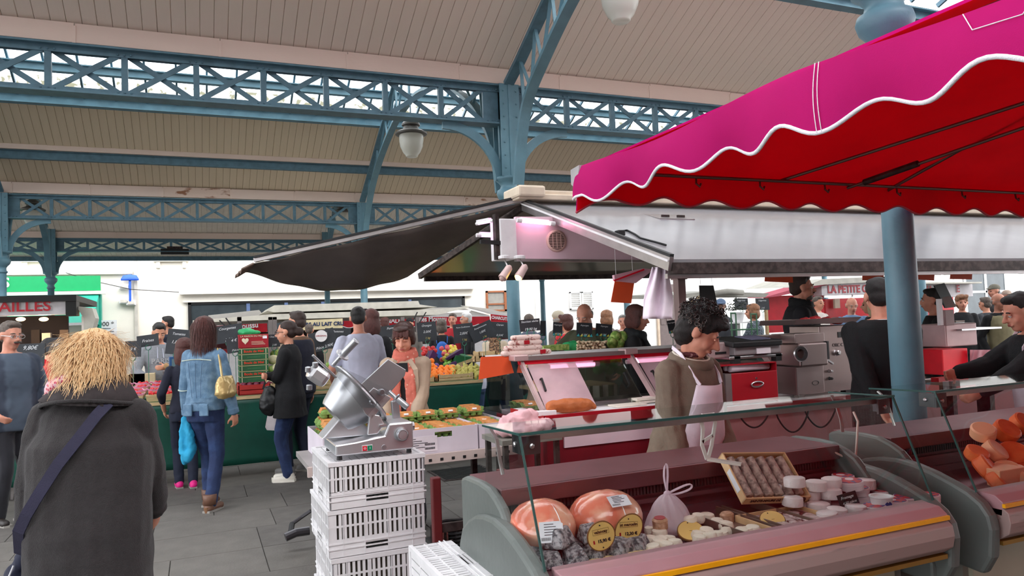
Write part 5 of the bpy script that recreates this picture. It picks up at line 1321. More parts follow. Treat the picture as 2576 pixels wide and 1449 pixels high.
MB().lathe((x1 - .15, y0, CT + .042), [(.013, 0), (.012, .003)], 20, axis=(0, -1, 0)).build('cap_plug', MET2, sl)
MB().tube([(x1, y0 + .1, CT + .12), (x1 + .03, y0 + .1, CT + .12)], .022, 20).build('side_knob', MET2, sl)
ax = (V((-.92, .39, 0)) * .70 + V((-.39, -.92, 0)) * .30 + V((0, 0, -.64))).normalized()
C = S(912, 985, 3.84)
smooth_angle(MB().lathe(C, [(.165, 0), (.185, .004), (.19, .012), (.18, .018), (.16, .02)], 48, axis=ax).build('blade_guard', MET, sl))
MB().lathe(C - ax * .004, [(.17, 0), (.165, .004)], 48, axis=ax).build('blade', STEEL, sl, smooth=False)
smooth_angle(MB().lathe(C + ax * .018, [(.16, 0), (.15, .03), (.105, .15), (.095, .165), (.05, .17)], 40, axis=ax).build('cone_housing', MET2, sl))
# support wedge under the cone
Pw = [S(798, 1095, 3.95), S(845, 1040, 3.95), S(880, 1035, 3.95), S(925, 1085, 3.95)]
MB().prism(Pw, (0, -.16, 0)).build('support_wedge', MET, sl, bevel=.006)
MB().lathe(S(868, 1052, 3.79), [(.010, 0), (.009, .004)], 14, axis=(0, -1, 0)).build('hinge_bolt', STEEL, sl)
# handle
h0, h1 = S(838, 918, 3.72), S(906, 846, 3.62); hd = (h1 - h0).normalized()
smooth_angle(MB().lathe(h0, [(.011, 0), (.011, .07), (.018, .075), (.0185, .175), (.014, .178)], 24, axis=hd).build('pusher_handle', MET2, sl))
MB().lathe(h0 + hd * .068, [(.034, 0), (.036, .004), (.034, .008)], 28, axis=hd).build('hand_guard_ring', MET, sl, smooth=False)
MB().bar(S(786, 893, 3.74), S(846, 950, 3.74), .012, .026, up=(0, -1, 0)).build('perforated_rail', MET2, sl, bevel=.003)
b = MB()
for k in range(6): b.lathe(S(786, 893, 3.73).lerp(S(846, 950, 3.73), .1 + k * .15), [(.0035, 0), (.0035, .002)], 8, axis=(0, -1, 0))
tag(b.build('rail_hole', BLACK, sl), kind='stuff')
q = S(800, 945, 3.72); R = Matrix.Rotation(radians(38), 3, 'Y')
MB().box(q.x - .05, q.x + .05, q.y - .05, q.y + .05, q.z - .04, q.z + .04, R=R).build('sharpener_housing', MET, sl, bevel=.022)
for (px, py) in ((775, 930), (793, 918), (778, 975)): MB().lathe(S(px, py, 3.68), [(.014, -.01), (.014, .012), (.009, .014)], 14, axis=R @ V((-.6, -.2, .8))).build('sharpener_knob', MET2, sl)
# carriage, food tray, clear guard
MB().prism([S(x, y, 3.88) for x, y in ((905, 968), (975, 903), (1020, 930), (1017, 945), (952, 1020), (935, 1012))], (0, -.012, 0)).build('food_tray', MET2, sl, bevel=.003)
MB().prism([S(x, y, 3.70) for x, y in ((905, 1010), (940, 975), (985, 1000), (935, 1055), (917, 1040))], (0, .01, 0)).build('gauge_plate', MET, sl, bevel=.003)
for (px, py) in ((957, 987), (934, 1010)): smooth_angle(MB().lathe(S(px, py, 3.695), [(.017, 0), (.017, .022), (.012, .028)], 18, axis=(.1, -1, .1)).build('clamp_knob', MET2, sl))
MB().prism([S(x, y, 3.66) for x, y in ((862, 925), (905, 945), (985, 985), (960, 1005), (925, 1045), (850, 950))], (0, .003, 0)).build('clear_guard', glass('clear_plastic', (.92, .92, .93), .14, .08), sl)
MB().tube([S(978, 985, 3.72), S(1000, 1005, 3.7)], .011, 16).build('carriage_spindle', MET2, sl)
smooth_angle(MB().lathe(S(996, 1000, 3.7), [(.024, 0), (.026, .006), (.016, .012), (.0165, .07), (.014, .078)], 22, axis=(S(1035, 1033, 3.66) - S(996, 1000, 3.7)).normalized()).build('carriage_grip', MET2, sl))
MB().prism([S(x, y, 3.85) for x, y in ((985, 1010), (1003, 1003), (1010, 1075), (992, 1078))], (0, .03, 0)).build('carriage_arm', MET2, sl, bevel=.004)
MB().prism([S(x, y, 3.70) for x, y in ((930, 1040), (955, 1045), (968, 1068), (950, 1092), (925, 1095))], (0, .03, 0)).build('guard_bracket', MET, sl, bevel=.004)
MB().tube([S(955, 1072, 3.69), S(972, 1070, 3.69)], .008, 10).build('lock_bolt', STEEL, sl)
g = MB().ball(S(893, 992, 3.86), (.05, .035, .035), 18); tag(g.build('ham_piece', mat('cooked_meat', (214, 140, 122), .4, bump=.2), smooth=True, at0=S(893, 992, 3.86)), 'piece of pink ham held in the meat slicer', 'ham')
# ================================================================ egg cart
cart = empty('egg_cart', (.72, 4.75, 0), 'low metal cart carrying white boxes of eggs', 'cart')
MB().box(.62, 1.99, 4.72, 5.46, .655, .69).build('cart_deck', mat('galvanised_sheet', (160, 154, 152), .5, .4), cart)
b = MB().box(.60, 2.0, 4.70, 4.73, .64, .70)
b.build('front_rail', mat('worn_white_rail', (196, 178, 172), .5), cart)
bb = MB()
for i in range(17): bb.box(.66 + i * .078, .68 + i * .078, 4.695, 4.70, .655, .672)
tag(bb.build('rail_slot', BLACK, cart), kind='stuff')
for x in (1.05, 1.92):
    for y in (4.86, 5.4):
        MB().box(x - .02, x + .02, y - .02, y + .02, .12, .65).build('leg', RUST, cart)
        MB().lathe((x - .015, y, .06), [(.055, 0), (.06, .006), (.06, .024), (.055, .03)], 18, axis=(1, 0, 0)).build('caster', BLACK, cart)
CARD = mat('white_cardboard', (204, 194, 204), .8, var=.05)
def tray(xa, xb, label, lab=False, handle=False):
    o = empty('cardboard_box', (xa, 4.74, .692), label, 'box', 'white egg boxes on the cart')
    MB().box(xa, xb, 4.74, 5.44, .692, .70).build('bottom', CARD, o)
    fr = MB()
    if handle:
        hx = xa + (xb - xa) * .52
        fr.box(xa, hx - .06, 4.74, 4.746, .70, .86).box(hx + .06, xb, 4.74, 4.746, .70, .86).box(hx - .06, hx + .06, 4.74, 4.746, .70, .80).box(hx - .06, hx + .06, 4.74, 4.746, .835, .86)
    else: fr.box(xa, xb, 4.74, 4.746, .70, .86)
    fr.build('front_panel', CARD, o); MB().box(xa, xb, 5.434, 5.44, .70, .86).build('back_panel', CARD, o)
    for x in (xa, xb - .005): MB().box(x, x + .005, 4.746, 5.434, .70, .86).build('side_panel', CARD, o)
    if lab:
        MB().box(xa + .03, xa + .215, 4.737, 4.7395, .715, .815).build('paper_label', mat('label_paper', (216, 206, 212), .7), o)
        for k in range(6): MB().box(xa + .04, xa + .07 + (k * 37 % 5) * .02, 4.735, 4.737, .80 - k * .014, .803 - k * .014).build('printed_line', INK, o)
        for k in range(14): MB().box(xa + .13 + k * .005, xa + .1325 + k * .005, 4.735, 4.737, .728, .742).build('barcode', INK, o)
        for k in range(14): MB().box(xa + .13 + k * .005, xa + .1325 + k * .005, 4.735, 4.737, .755, .769).build('barcode', INK, o)
tray(.70, 1.21, 'white cardboard egg box at the left end of the cart'); tray(1.22, 1.72, 'white cardboard egg box with a printed label and hand hole', True, True); tray(1.73, 1.98, 'white cardboard egg box at the right end of the cart')
PULP = mat('green_pulp', (116, 146, 74), .85, var=.12, scale=20, bump=.4, bscale=80)
OLAB = mat('orange_wood_label', (204, 138, 72), .6, c2=(180, 116, 56), thr=(.4, .6), scale=9, stretch=(8, 1, 1))
def carton():
    o = empty('egg_carton', (0, 0, 0), 'green egg carton', 'egg carton', 'green egg cartons')
    b = MB()
    for i in range(3):
        for j in range(2): b.lathe((-.05 + i * .05, -.025 + j * .05, 0), [(.014, 0), (.022, .008), (.025, .03)], 12)
    b.box(-.078, .078, -.054, .054, .028, .034); b.build('egg_tray', PULP, o, smooth=False)
    b = MB()
    for i in range(3):
        for j in range(2): b.lathe((-.05 + i * .05, -.025 + j * .05, .034), [(.026, 0), (.025, .012), (.02, .02), (.01, .024)], 12)
    b.prism([(-.072, -.045, .034), (-.072, .045, .034), (-.06, .032, .062), (-.06, -.032, .062)], (.144, 0, 0)); b.build('lid', PULP, o)
    MB().prism([(-.055, -.053, .038), (-.055, -.037, .068), (-.055, .037, .068), (-.055, .053, .038), (-.055, .03, .05), (-.055, -.03, .05)], (.11, 0, 0)).build('paper_band', OLAB, o)
    MB().box(-.012, .02, -.0535, -.045, .048, .060, R=Matrix.Rotation(-.9, 3, 'X')).build('barcode_label', STK, o)
    return o
EC = carton(); n = 0
spots = []
for r in range(5):
    for c in range(7):
        x = .80 + c * .17 + (.03 if c > 2 else 0) + (.02 if c > 5 else 0)
        spots.append((x, 4.82 + r * .125, .79 + U(-.004, .006), r, c))
for c in range(7):
    for r in (3, 4):
        if random.random() < .8: spots.append((.80 + c * .172 + U(0, .03), 4.84 + r * .125, .862, 9, c))
for k, (dx, dy, z) in enumerate(((.80, 4.84, .862), (.79, 4.98, .862), (.80, 5.12, .862), (.81, 5.26, .93), (.98, 5.2, .862))): spots.append((dx, dy, z, 8, 0))
for i, (x, y, z, r, c) in enumerate(spots):
    on = ['first', 'second', 'third', 'fourth', 'fifth', 'sixth', 'seventh', 'eighth', 'ninth']
    lab = {8: 'green egg carton stacked at the left end of the cart behind the slicer', 9: 'green egg carton on the raised back rows, %s from the slicer side, %s row' % (on[c], 'front' if y < 5.3 else 'rear')}.get(r, 'green egg carton, row %s from the front, %s from the slicer side' % (on[min(r, 8)], on[c]))
    gp_ = {8: 'egg cartons stacked left', 9: 'egg cartons on the back row'}.get(r, 'egg cartons in the boxes')
    if i == 0: EC.location = (x, y, z); o = EC; EC['label'] = lab; EC['group'] = gp_
    else: o = dup(EC, (x, y, z), 0, lab, gp_)
    o.rotation_euler = (0, 0, (pi / 2 if r == 8 else 0) + U(-.06, .06))
# pink cloth heap on a small stand
o = empty('side_stand', (1.86, 4.3, 0), 'small grey stand under the crumpled pink cloth', 'stand')
MB().box(1.66, 2.06, 4.15, 4.5, .80, .83).build('shelf_top', DARKB, o)
for x in (1.69, 2.03):
    for y in (4.18, 4.47): MB().box(x - .015, x + .015, y - .015, y + .015, 0, .80).build('leg', RUST, o)
g = Blob(); g.ell((1.86, 4.3, .87), (.19, .13, .05)); g.ell((1.80, 4.3, .91), (.10, .09, .06)).ell((1.97, 4.3, .88), (.11, .09, .04)).ell((1.86, 4.28, .94), (.06, .05, .05)).ell((1.92, 4.32, .93), (.05, .05, .06))
tag(g.build('crumpled_cloth', mat('pale_pink_cloth', (230, 180, 186), .9, bump=.3), vox=.012, sm=2, disp=(.07, .07)), 'crumpled pale pink cloth heaped left of the red worktop', 'cloth')
# things on the ground between crates and case
p = at(1095, 1200, Y=3.45); o = empty('hand_truck', (p.x, 3.45, 0), 'dark red hand truck standing behind the crates', 'hand truck')
DR = mat('dark_red_metal', (96, 26, 28), .5)
for dx in (0, .34): MB().box(p.x - .022 + dx, p.x + .022 + dx, 3.43, 3.47, .1, p.z).build('upright', DR, o, bevel=.006)
for z in (.3, .55): MB().box(p.x, p.x + .34, 3.44, 3.46, z, z + .04).build('cross_bar', RUST, o)
MB().lathe((p.x - .05, 3.5, .1), [(.09, 0), (.1, .01), (.1, .035), (.09, .045)], 22, axis=(1, 0, 0)).build('wheel', BLACK, o); MB().lathe((p.x + .34, 3.5, .1), [(.09, 0), (.1, .01), (.1, .035), (.09, .045)], 22, axis=(1, 0, 0)).build('wheel', BLACK, o)
MB().box(p.x - .03, p.x + .38, 3.2, 3.46, .02, .035).build('toe_plate', RUST, o)
p = at(1145, 1355, Y=3.6); o = empty('orange_bucket', (p.x, p.y, 0), 'orange bucket half hidden by the grey case end', 'bucket')
smooth_angle(MB().lathe((p.x + .05, p.y, 0), [(.11, 0), (.14, .3), (.148, .31), (.148, .325), (.14, .325), (.13, .3), (.1, .02)], 26).build('bucket_body', mat('orange_plastic', (232, 84, 34), .4), o))
MB().tube([(p.x + .05 + .148 * cos(t), p.y, .31 - .1 * sin(t)) for t in [pi * i / 12 for i in range(13)]], .004, 6).build('handle', STEEL, o)
p = at(1120, 1210, Z=.3); o = empty('coiled_equipment', (1.35, 4.1, 0), 'black equipment with coiled cables under the egg cart', 'cables')
for k in range(5): MB().tube([(1.42 + (.16 + .01 * k) * cos(t), 4.05 + .12 * sin(t), .33 + k * .02 + .01 * sin(3 * t)) for t in [2 * pi * i / 24 for i in range(25)]], .009, 6).build('cable_loop', BLACK, o)
MB().box(1.2, 1.62, 3.95, 4.3, .0, .3).build('black_box', BLACK, o, bevel=.02)
g2 = MB().box(1.18, 1.32, 4.0, 4.1, .3, .42); g2.build('finned_block', RUST, o, bevel=.01)
for k in range(5): MB().box(1.19 + k * .026, 1.2 + k * .026, 3.985, 4.0, .31, .41).build('fin', STEEL, o)
p = at(1165, 1190, Z=0); gc = empty('floor_grate', p, 'dark square drain grate in the paving beyond the egg cart', 'drain grate')
MB().box(p.x - .3, p.x + .3, p.y - .3, p.y + .3, .001, .008).build('frame', RUST, gc)
for k in range(9): MB().box(p.x - .27, p.x + .27, p.y - .26 + k * .06, p.y - .235 + k * .06, .008, .014).build('grate_bar', BLACK, gc)
p = at(745, 1320, Z=.12); o = empty('metal_lever', p, 'black metal jack lever left of the crate stack', 'lever')
MB().tube([at(718, 1352, Z=.1), at(745, 1340, Z=.12), at(778, 1335, Z=.12)], .03, 10).build('jack_arm', mat('dark_steel'), o)
MB().tube([at(735, 1318, Z=.14), at(760, 1300, Z=.18), at(782, 1285, Z=.22)], .014, 8).build('lever_arm', mat('dark_steel'), o)
MB().tube([at(735, 1318, Z=.14), at(730, 1345, Z=.10)], .02, 8).build('link', BLACK, o)
tag(MB().box(0, .11, 0, .07, 0, .003, R=Matrix.Rotation(.3, 3, 'Z')).build('paper_scrap', WHITEP), 'white paper scrap on the paving left of the blond woman', 'paper'); bpy.data.objects['paper_scrap'].location = at(52, 1265, Z=0.0)

# ================================================================ butcher stall
def bx(b, px0, py0, px1, py1, Y, d=.05):
    a = at(px0, py0, Y=Y); c = at(px1, py1, Y=Y); return b.box(min(a.x, c.x), max(a.x, c.x), Y, Y + d, min(a.z, c.z), max(a.z, c.z))
bc = empty('butcher_case', (2.08, 4.75, 0), 'butcher counter with sloping glass doors and red top rail', 'display case')
BX0, BX1 = 2.08, 5.05
MAR = mat('maroon_laminate', (120, 22, 36), .4)
MB().box(BX0, BX1, 4.86, 5.5, 1.262, 1.285).build('top_shelf', WHITEP, bc)
MB().box(BX0, BX1, 4.82, 4.86, 1.235, 1.262).build('red_rail', mat('bright_red_rail', (222, 12, 44), .35), bc)
MB().box(BX0 - .02, BX1, 4.8, 4.87, 1.262, 1.292).build('top_profile', ALU, bc)
for x in (2.08, 2.98, 4.2, 5.0):
    MB().box(x - .05, x + .06, 4.79, 4.90, 1.262, 1.305).build('joint_cap', mat('pinkish_metal', (190, 160, 160), .4, .3), bc, bevel=.008)
    MB().bar((x + .02, 4.85, 1.26), (x + .02, 4.50, .93), .05, .02, up=(1, 0, 0)).build('slanted_post', mat('pinkish_metal'), bc)
MB().box(BX0 - .04, 3.15, 4.36, 4.9, .885, .925).build('worktop', WHITEP, bc); MB().box(BX0 - .045, 3.15, 4.35, 4.365, .85, .928).box(BX0 - .05, BX0 - .04, 4.35, 4.9, .85, .928).build('red_edging', REDP, bc)
MB().box(BX0, 3.15, 4.42, 5.3, .0, .85).build('cabinet_body', MAR, bc)
MB().box(BX0 + .12, 3.1, 4.405, 4.42, .70, .82).build('pale_panel', PINKW, bc)
MB().box(BX0, 3.1, 4.40, 4.42, .2, .42).build('lower_panel', MAR, bc, bevel=.004)
MB().box(BX0, BX1, 5.3, 5.7, .8, .86).build('display_deck', STEEL, bc)
FROST = mat('frosted_pink_glass', (232, 196, 204), .25, alpha=.62)
for i, (x0_, x1_, fr) in enumerate(((2.14, 2.52, 1), (2.46, 2.92, 0), (3.05, 3.6, 1), (3.6, 4.15, 0), (4.25, 4.65, 1), (4.62, 5.02, 0))):
    q = MB(); y_t, y_b = (4.845, 4.53) if fr else (4.86, 4.545); q.add([(x0_, y_b, .935), (x1_, y_b, .935), (x1_, y_t, 1.25), (x0_, y_t, 1.25)], [(0, 1, 2, 3)]); q.build('sliding_glass_door', FROST if fr else GLASS, bc, solid=.004)
    hx = x0_ + .05 if i % 2 == 0 else x1_ - .06
    MB().sweep([(hx, 4.72, 1.13), (hx, 4.70, 1.14), (hx, 4.64, 1.06), (hx, 4.66, 1.04)], .012, .012, up=(1, 0, 0)).build('door_handle', BLACK, bc)
tubelamp(V((2.4, 5.0, 1.195)), V((2.78, 5.0, 1.195)), 'pink tube light under the butcher case rail', r=.014)
tubelamp(V((3.1, 5.0, 1.195)), V((3.6, 5.0, 1.195)), 'pink tube light in the next section of the butcher case', r=.014)
tubelamp(V((4.4, 5.0, 1.195)), V((4.9, 5.0, 1.195)), 'pink tube light behind the standing butcher', r=.014)
q = MB(); q.add([(BX0, 5.7, .86), (BX1, 5.7, .86), (BX1, 5.45, 1.26), (BX0, 5.45, 1.26)], [(0, 1, 2, 3)]); q.build('customer_glass', GLASS, bc)
MB().prism([(BX0, 4.5, .93), (BX0, 4.86, 1.26), (BX0, 5.45, 1.26), (BX0, 5.7, .86), (BX0, 4.5, .86)], (.006, 0, 0)).build('end_glass', GLASS, bc)
# cured ham
g = Blob(); a0, a1 = at(1385, 1005, Y=4.42), at(1480, 1020, Y=4.42)
a0.z = .975; a1.z = .965
g.chain([a0, a0.lerp(a1, .5), a1], [.040, .052, .040]).cap(a1, a1 + V((.03, -.02, -.012)), .032, .022)
tag(g.build('cured_ham', mat('smoked_ham_rind', (184, 100, 50), .6, var=.15, scale=12, bump=.4), vox=.009, sm=2, disp=(.015, .06)), 'orange-brown smoked ham lying on the red-edged worktop', 'ham')
p = at(1370, 1020, Y=4.40); p.z = .927
tag(MB().box(p.x - .06, p.x + .07, 4.37, 4.42, .926, .956, R=Matrix.Rotation(-.15, 3, 'Z')).build('polystyrene_block', WHITEP, bevel=.003), 'white block beside the smoked ham', 'block')
tag(MB().box(2.62, 2.86, 4.42, 4.6, .926, .938).build('cutting_board', mat('cream_board', (226, 216, 204), .6), bevel=.003), 'cream cutting board on the red-edged worktop', 'cutting board')
for i, (x, z) in enumerate(((2.95, .93), (2.93, .95))): tag(MB().box(x - .1, x + .08, 4.5, 4.62, z, z + .016).build('cutting_board', mat('cream_board')), 'slim pale board in the little pile beside the seller, %s one' % ('lower', 'upper')[i], 'cutting board')
# coils of dry sausage stacked on the case
SAU = mat('mould_white_sausage', (226, 200, 192), .8, c2=(160, 96, 88), thr=(.60, .66), scale=30, bump=.3)
rows = [(0, 0, .16), (0, 1, .15), (.01, 2, .14), (.02, 3, .12), (.01, 4, .14)]
for k, (dx, lv, L) in enumerate([(-.02, 0, .22), (.20, 0, .13), (0, 1, .26), (.04, 2, .22), (.06, 3, .19)]):
    xx = 2.02 + dx; z = 1.315 + lv * .036
    g = Blob().cap((xx, 4.9, z), (xx + L, 4.9, z), .021, .021).cap((xx + .01, 4.95, z), (xx + L, 4.96, z), .02, .021)
    labs = ['long white-moulded dry sausage at the bottom left of the pile', 'short white-moulded dry sausage at the bottom right of the pile', 'white-moulded dry sausage in the second layer', 'white-moulded dry sausage in the third layer with red tag', 'white-moulded dry sausage on top of the pile']
    s = g.build('dry_sausage', SAU, vox=.009, sm=1, disp=(.006, .03)); tag(s, labs[k], 'sausage', 'dry sausages on the butcher case')
    if k in (1, 3): MB().box(xx + L * .4, xx + L * .4 + .04, 4.872, 4.88, z - .012, z + .016).build('red_tag', REDP, s)
# red drawer unit with rolls of paper and scale
Yd = 4.05
dc = empty('side_counter', (3.15, 4.05, 0), 'white-topped red-edged counter carrying the drawer unit and machine', 'counter')
MB().box(3.12, 4.95, 3.98, 4.42, .885, .92).build('worktop', WHITEP, dc); MB().box(3.12, 4.95, 3.965, 3.98, .86, .925).build('red_edging', REDP, dc)
MB().box(3.15, 4.9, 4.02, 4.40, 0, .86).build('cabinet_body', MAR, dc)
MB().box(3.2, 4.3, 4.0, 4.02, .60, .84).build('pale_panel', mat('dusty_rose_panel', (190, 130, 132), .5), dc, bevel=.003)
MB().box(4.35, 4.85, 4.0, 4.02, .60, .84).build('pale_panel', mat('dusty_rose_panel'), dc, bevel=.003)
MB().box(3.2, 4.85, 4.0, 4.02, .1, .56).build('lower_panel', MAR, dc, bevel=.003)
for (xa, xb, dz) in ((3.25, 3.5, .1), (3.55, 3.85, .16), (3.8, 4.1, .15)):
    tag(MB().tube([(xa + (xb - xa) * t, 3.94, .88 - dz * sin(pi * t) ** .7) for t in [i / 14 for i in range(15)]], .006, 6).build('black_hose', BLACK, smooth=True), 'black hose looping below the counter edge, %s' % {3.25: 'under the drawer unit', 3.55: 'between drawer unit and machine', 3.8: 'left of the machine'}[xa], 'hose')
du = empty('drawer_unit', (3.2, Yd, .92), 'red till drawer unit with paper rolls inside its open shelf', 'drawer unit')
A = at(1788, 1000, Y=Yd); B_ = at(1955, 905, Y=Yd)
xa, xb = at(1790, 990, Y=Yd).x, at(1957, 985, Y=Yd).x; zt_ = at(1870, 915, Y=Yd).z
MB().box(xa - .1, xa, Yd + .02, Yd + .3, .92, zt_).box(xb - .006, xb, Yd, Yd + .3, .92, zt_).box(xa - .1, xb, Yd, Yd + .3, zt_ - .008, zt_).box(xa - .1, xb, Yd + .29, Yd + .3, .92, zt_).box(xa - .1, xb, Yd, Yd + .3, .925, .935).build('shell', REDP, du)
xd = at(1838, 960, Y=Yd).x; zd = at(1900, 935, Y=Yd).z
MB().box(xd, xb - .008, Yd - .012, Yd + .01, .935, zd).build('drawer', REDP, du, bevel=.004)
MB().box(xd - .05, xd, Yd - .01, Yd + .27, .93, zd).build('drawer_side', ALU, du)
hx, hz = at(1900, 965, Y=Yd).x, at(1900, 966, Y=Yd).z
MB().tube([(hx + .05 * cos(t), Yd - .02, hz + .017 * sin(t)) for t in [2 * pi * i / 20 for i in range(21)]], .006, 8).build('drawer_pull', STEEL, du)
MB().lathe((hx, Yd - .012, hz + .04), [(.008, 0), (.007, .004)], 12, axis=(0, -1, 0)).build('lock', STEEL, du)
PR = mat('paper_roll', (214, 196, 206), .8)
for k, (dx, r) in enumerate(((0.03, .026), (.03, .02))):
    tag(MB().tube([(xd + .0 + dx, Yd + .04 + k * .05, zd + .03), (xb - .03, Yd + .06 + k * .05, zd + .028)], r, 16).build('paper_roll', PR, smooth=True), 'roll of wrapping paper in the open shelf of the drawer unit, %s' % ('front one', 'rear one')[k], 'paper roll')
# scale on the unit
sc = empty('weighing_scale', (3.4, Yd, zt_), 'grey and black shop scale standing on the red drawer unit', 'scale')
za = zt_; c = at(1888, 880, Y=Yd + .1)
MB().box(c.x - .24, c.x + .22, Yd + .03, Yd + .28, za + .03, za + .05).build('tray_support', STEEL, sc, bevel=.004)
MB().prism([(c.x - .20, Yd + .02, za + .055), (c.x + .2, Yd + .02, za + .055), (c.x + .2, Yd + .02, za + .12), (c.x - .2, Yd + .02, za + .12)], (0, .2, 0)).build('scale_body', mat('grey_casing', (128, 120, 122), .5), sc, bevel=.01)
MB().box(c.x - .235, c.x + .19, Yd - .01, Yd + .26, za + .125, za + .165, R=Matrix.Rotation(.12, 3, 'X')).build('keyboard_panel', BLACK, sc, bevel=.008)
MB().box(c.x - .05, c.x + .12, Yd + .03, Yd + .2, za + .166, za + .172, R=Matrix.Rotation(.12, 3, 'X')).build('keypad', mat('keypad_grey', (90, 88, 112), .5, kind='cells', scale=60), sc)
MB().box(c.x - .02, c.x + .1, Yd + .012, Yd + .02, za + .06, za + .10).build('data_plate', mat('label_paper'), sc)
for dx in (-.2, .16): MB().box(c.x + dx, c.x + dx + .05, Yd + .03, Yd + .08, za, za + .055).build('foot', BLACK, sc)
c2 = at(1795, 895, Y=Yd + .15); MB().box(c2.x - .1, c2.x + .09, Yd + .08, Yd + .28, za + .04, za + .15).build('printer', mat('printer_grey', (160, 134, 134), .5), sc, bevel=.01)
MB().box(c2.x - .04, c2.x + .05, Yd + .075, Yd + .08, za + .07, za + .085).build('printer_badge', BLACK, sc)
# meat mincing machine
Ym = 4.12
mm_ = empty('mincing_machine', (4.0, Ym, .92), 'tall stainless mincing machine with raw meat on its tray', 'machine')
MST = mat('machine_steel', (150, 134, 132), .34, .85, var=.1, scale=3)
xa, xb = at(1998, 950, Y=Ym).x, at(2145, 950, Y=Ym).x; xs = at(2068, 950, Y=Ym).x; zt_ = at(2100, 818, Y=Ym).z
MB().box(xs, xb, Ym, Ym + .30, .94, zt_).build('main_housing', MST, mm_, bevel=.006)
MB().box(xa, xs, Ym - .02, Ym + .2, .94, at(2030, 920, Y=Ym).z).build('lower_front', MST, mm_, bevel=.006)
MB().box(xa - .0, xs + .0, Ym - .07, Ym + .2, at(2030, 920, Y=Ym).z, at(2030, 862, Y=Ym).z).build('head_block', MST, mm_, bevel=.012)
MB().box(xa - .01, xs + .005, Ym - .04, Ym + .2, at(2030, 862, Y=Ym).z, at(2030, 838, Y=Ym).z).build('hopper_neck', MST, mm_, bevel=.004)
oc = at(2012, 890, Y=Ym - .08)
smooth_angle(MB().lathe(oc, [(.034, 0), (.052, -.0), (.056, .012), (.05, .02), (.034, .02)], 28, axis=(-.2, -1, 0), cap=False).build('outlet_ring', STEEL, mm_)); MB().lathe(oc + V((0, .002, 0)), [(.036, 0), (.036, .004)], 24, axis=(0, -1, 0)).build('outlet_hole', mat('vent_dark'), mm_)
for (px, py, r) in ((2104, 887, .02), (2087, 933, .011), (2087, 952, .010)): smooth_angle(MB().lathe(at(px, py, Y=Ym), [(r * 1.3, 0), (r, .006), (r * .95, .025), (r * .6, .03)], 18, axis=(0, -1, 0)).build('control_knob', STEEL if r > .01 else BLACK, mm_))
MB().box(xs - .005, xs + .012, Ym - .07, Ym, at(2030, 905, Y=Ym).z, at(2030, 860, Y=Ym).z).build('hinge_bar', BLACK, mm_)
bp = MB(); bx(bp, 2108, 835, 2130, 848, Ym - .004, .004); bp.build('display', BLACK, mm_)
txt('ORC C', .034, mat('engraved_grey', (90, 78, 78), .6), mm_, at(2108, 868, Y=Ym - .002), bold=.0005)
MB().tube([at(2052, 963, Y=Ym - .022) + V((.03 * cos(t), 0, .015 * sin(t))) for t in [2 * pi * i / 18 for i in range(19)]], .0015, 5).build('oval_emblem', BLACK, mm_)
MB().bar(at(2080, 905, Y=Ym - .05), at(2095, 915, Y=Ym - .05), .02, .012).build('clamp_lever', STEEL, mm_)
for x in (xa + .06, xb - .05): MB().box(x - .025, x + .025, Ym, Ym + .05, .92, .94).build('foot', BLACK, mm_)
ty = at(2055, 812, Y=Ym).z
MB().prism([(xa - .03, Ym - .06, ty - .008), (xb + .0, Ym - .06, ty - .008), (xb + .02, Ym - .1, ty + .03), (xa - .05, Ym - .1, ty + .03)], (0, .36, 0)).build('meat_tray', MST, mm_, bevel=.003)
for i, (px, py, r) in enumerate(((2025, 808, .05), (2050, 804, .055), (2080, 806, .05), (2105, 808, .045))):
    g = Blob().ell((0, 0, 0), (r, .05, .026)).ell((r * .5, .02, .01), (r * .6, .03, .02)); q = g.build('raw_meat', mat('raw_beef', (168, 40, 48), .4, c2=(200, 96, 92), thr=(.5, .6), scale=30), vox=.01, sm=1, disp=(.015, .03)); q.location = at(px, py, Y=Ym + .02)
    tag(q, 'chunk of red raw beef on the tray of the mincing machine', 'meat', 'raw beef chunks on the machine tray')
MB().box(xa - .12, xa + .04, Ym + .1, Ym + .3, at(1990, 855, Y=Ym).z, at(1990, 842, Y=Ym).z).build('side_tray', MST, mm_)
# further right: worktop with boxes, boards, scale
rt_ = empty('service_counter', (5.0, 4.3, 0), 'red-panelled service counter behind the thick blue column', 'counter')
MB().box(4.95, 8.2, 4.1, 4.42, .90, .93).build('worktop', WHITEP, rt_); MB().box(4.95, 8.2, 4.08, 4.1, .86, .935).build('red_edging', REDP, rt_); MB().box(4.98, 8.2, 4.12, 4.42, 0, .86).build('cabinet_body', MAR, rt_)
b = MB(); bx(b, 2370, 880, 2438, 938, 4.4, .3); tag(b.build('red_storage_box', mat('plain_red_panel', (214, 10, 34), .4), bevel=.006), 'bright red box under the counter scale, left of the hanging pale bag', 'box')
b = MB(); bx(b, 2378, 815, 2460, 868, 4.55, .25)
o = empty('counter_scale', at(2400, 850, Y=4.55), 'pale shop scale that the worker in black reaches over', 'scale'); b.build('scale_body', mat('pinkish_metal'), o, bevel=.01)
b = MB(); bx(b, 2362, 752, 2374, 818, 4.5, .03); b.build('display_column', WHITEP, o); b = MB(); bx(b, 2377, 780, 2402, 818, 4.52, .06); b.build('display_head', mat('printer_grey'), o, bevel=.004)
b = MB(); bx(b, 2420, 832, 2520, 822, 4.5, .25); b.build('weighing_plate', STEEL, o)
tag(MB().prism([at(x, y, Y=4.7) for x, y in ((2350, 718), (2376, 712), (2405, 770), (2378, 775))], (0, .01, 0)).build('price_board', BLACK), 'plain black price board tilted above the counter scale', 'price board')
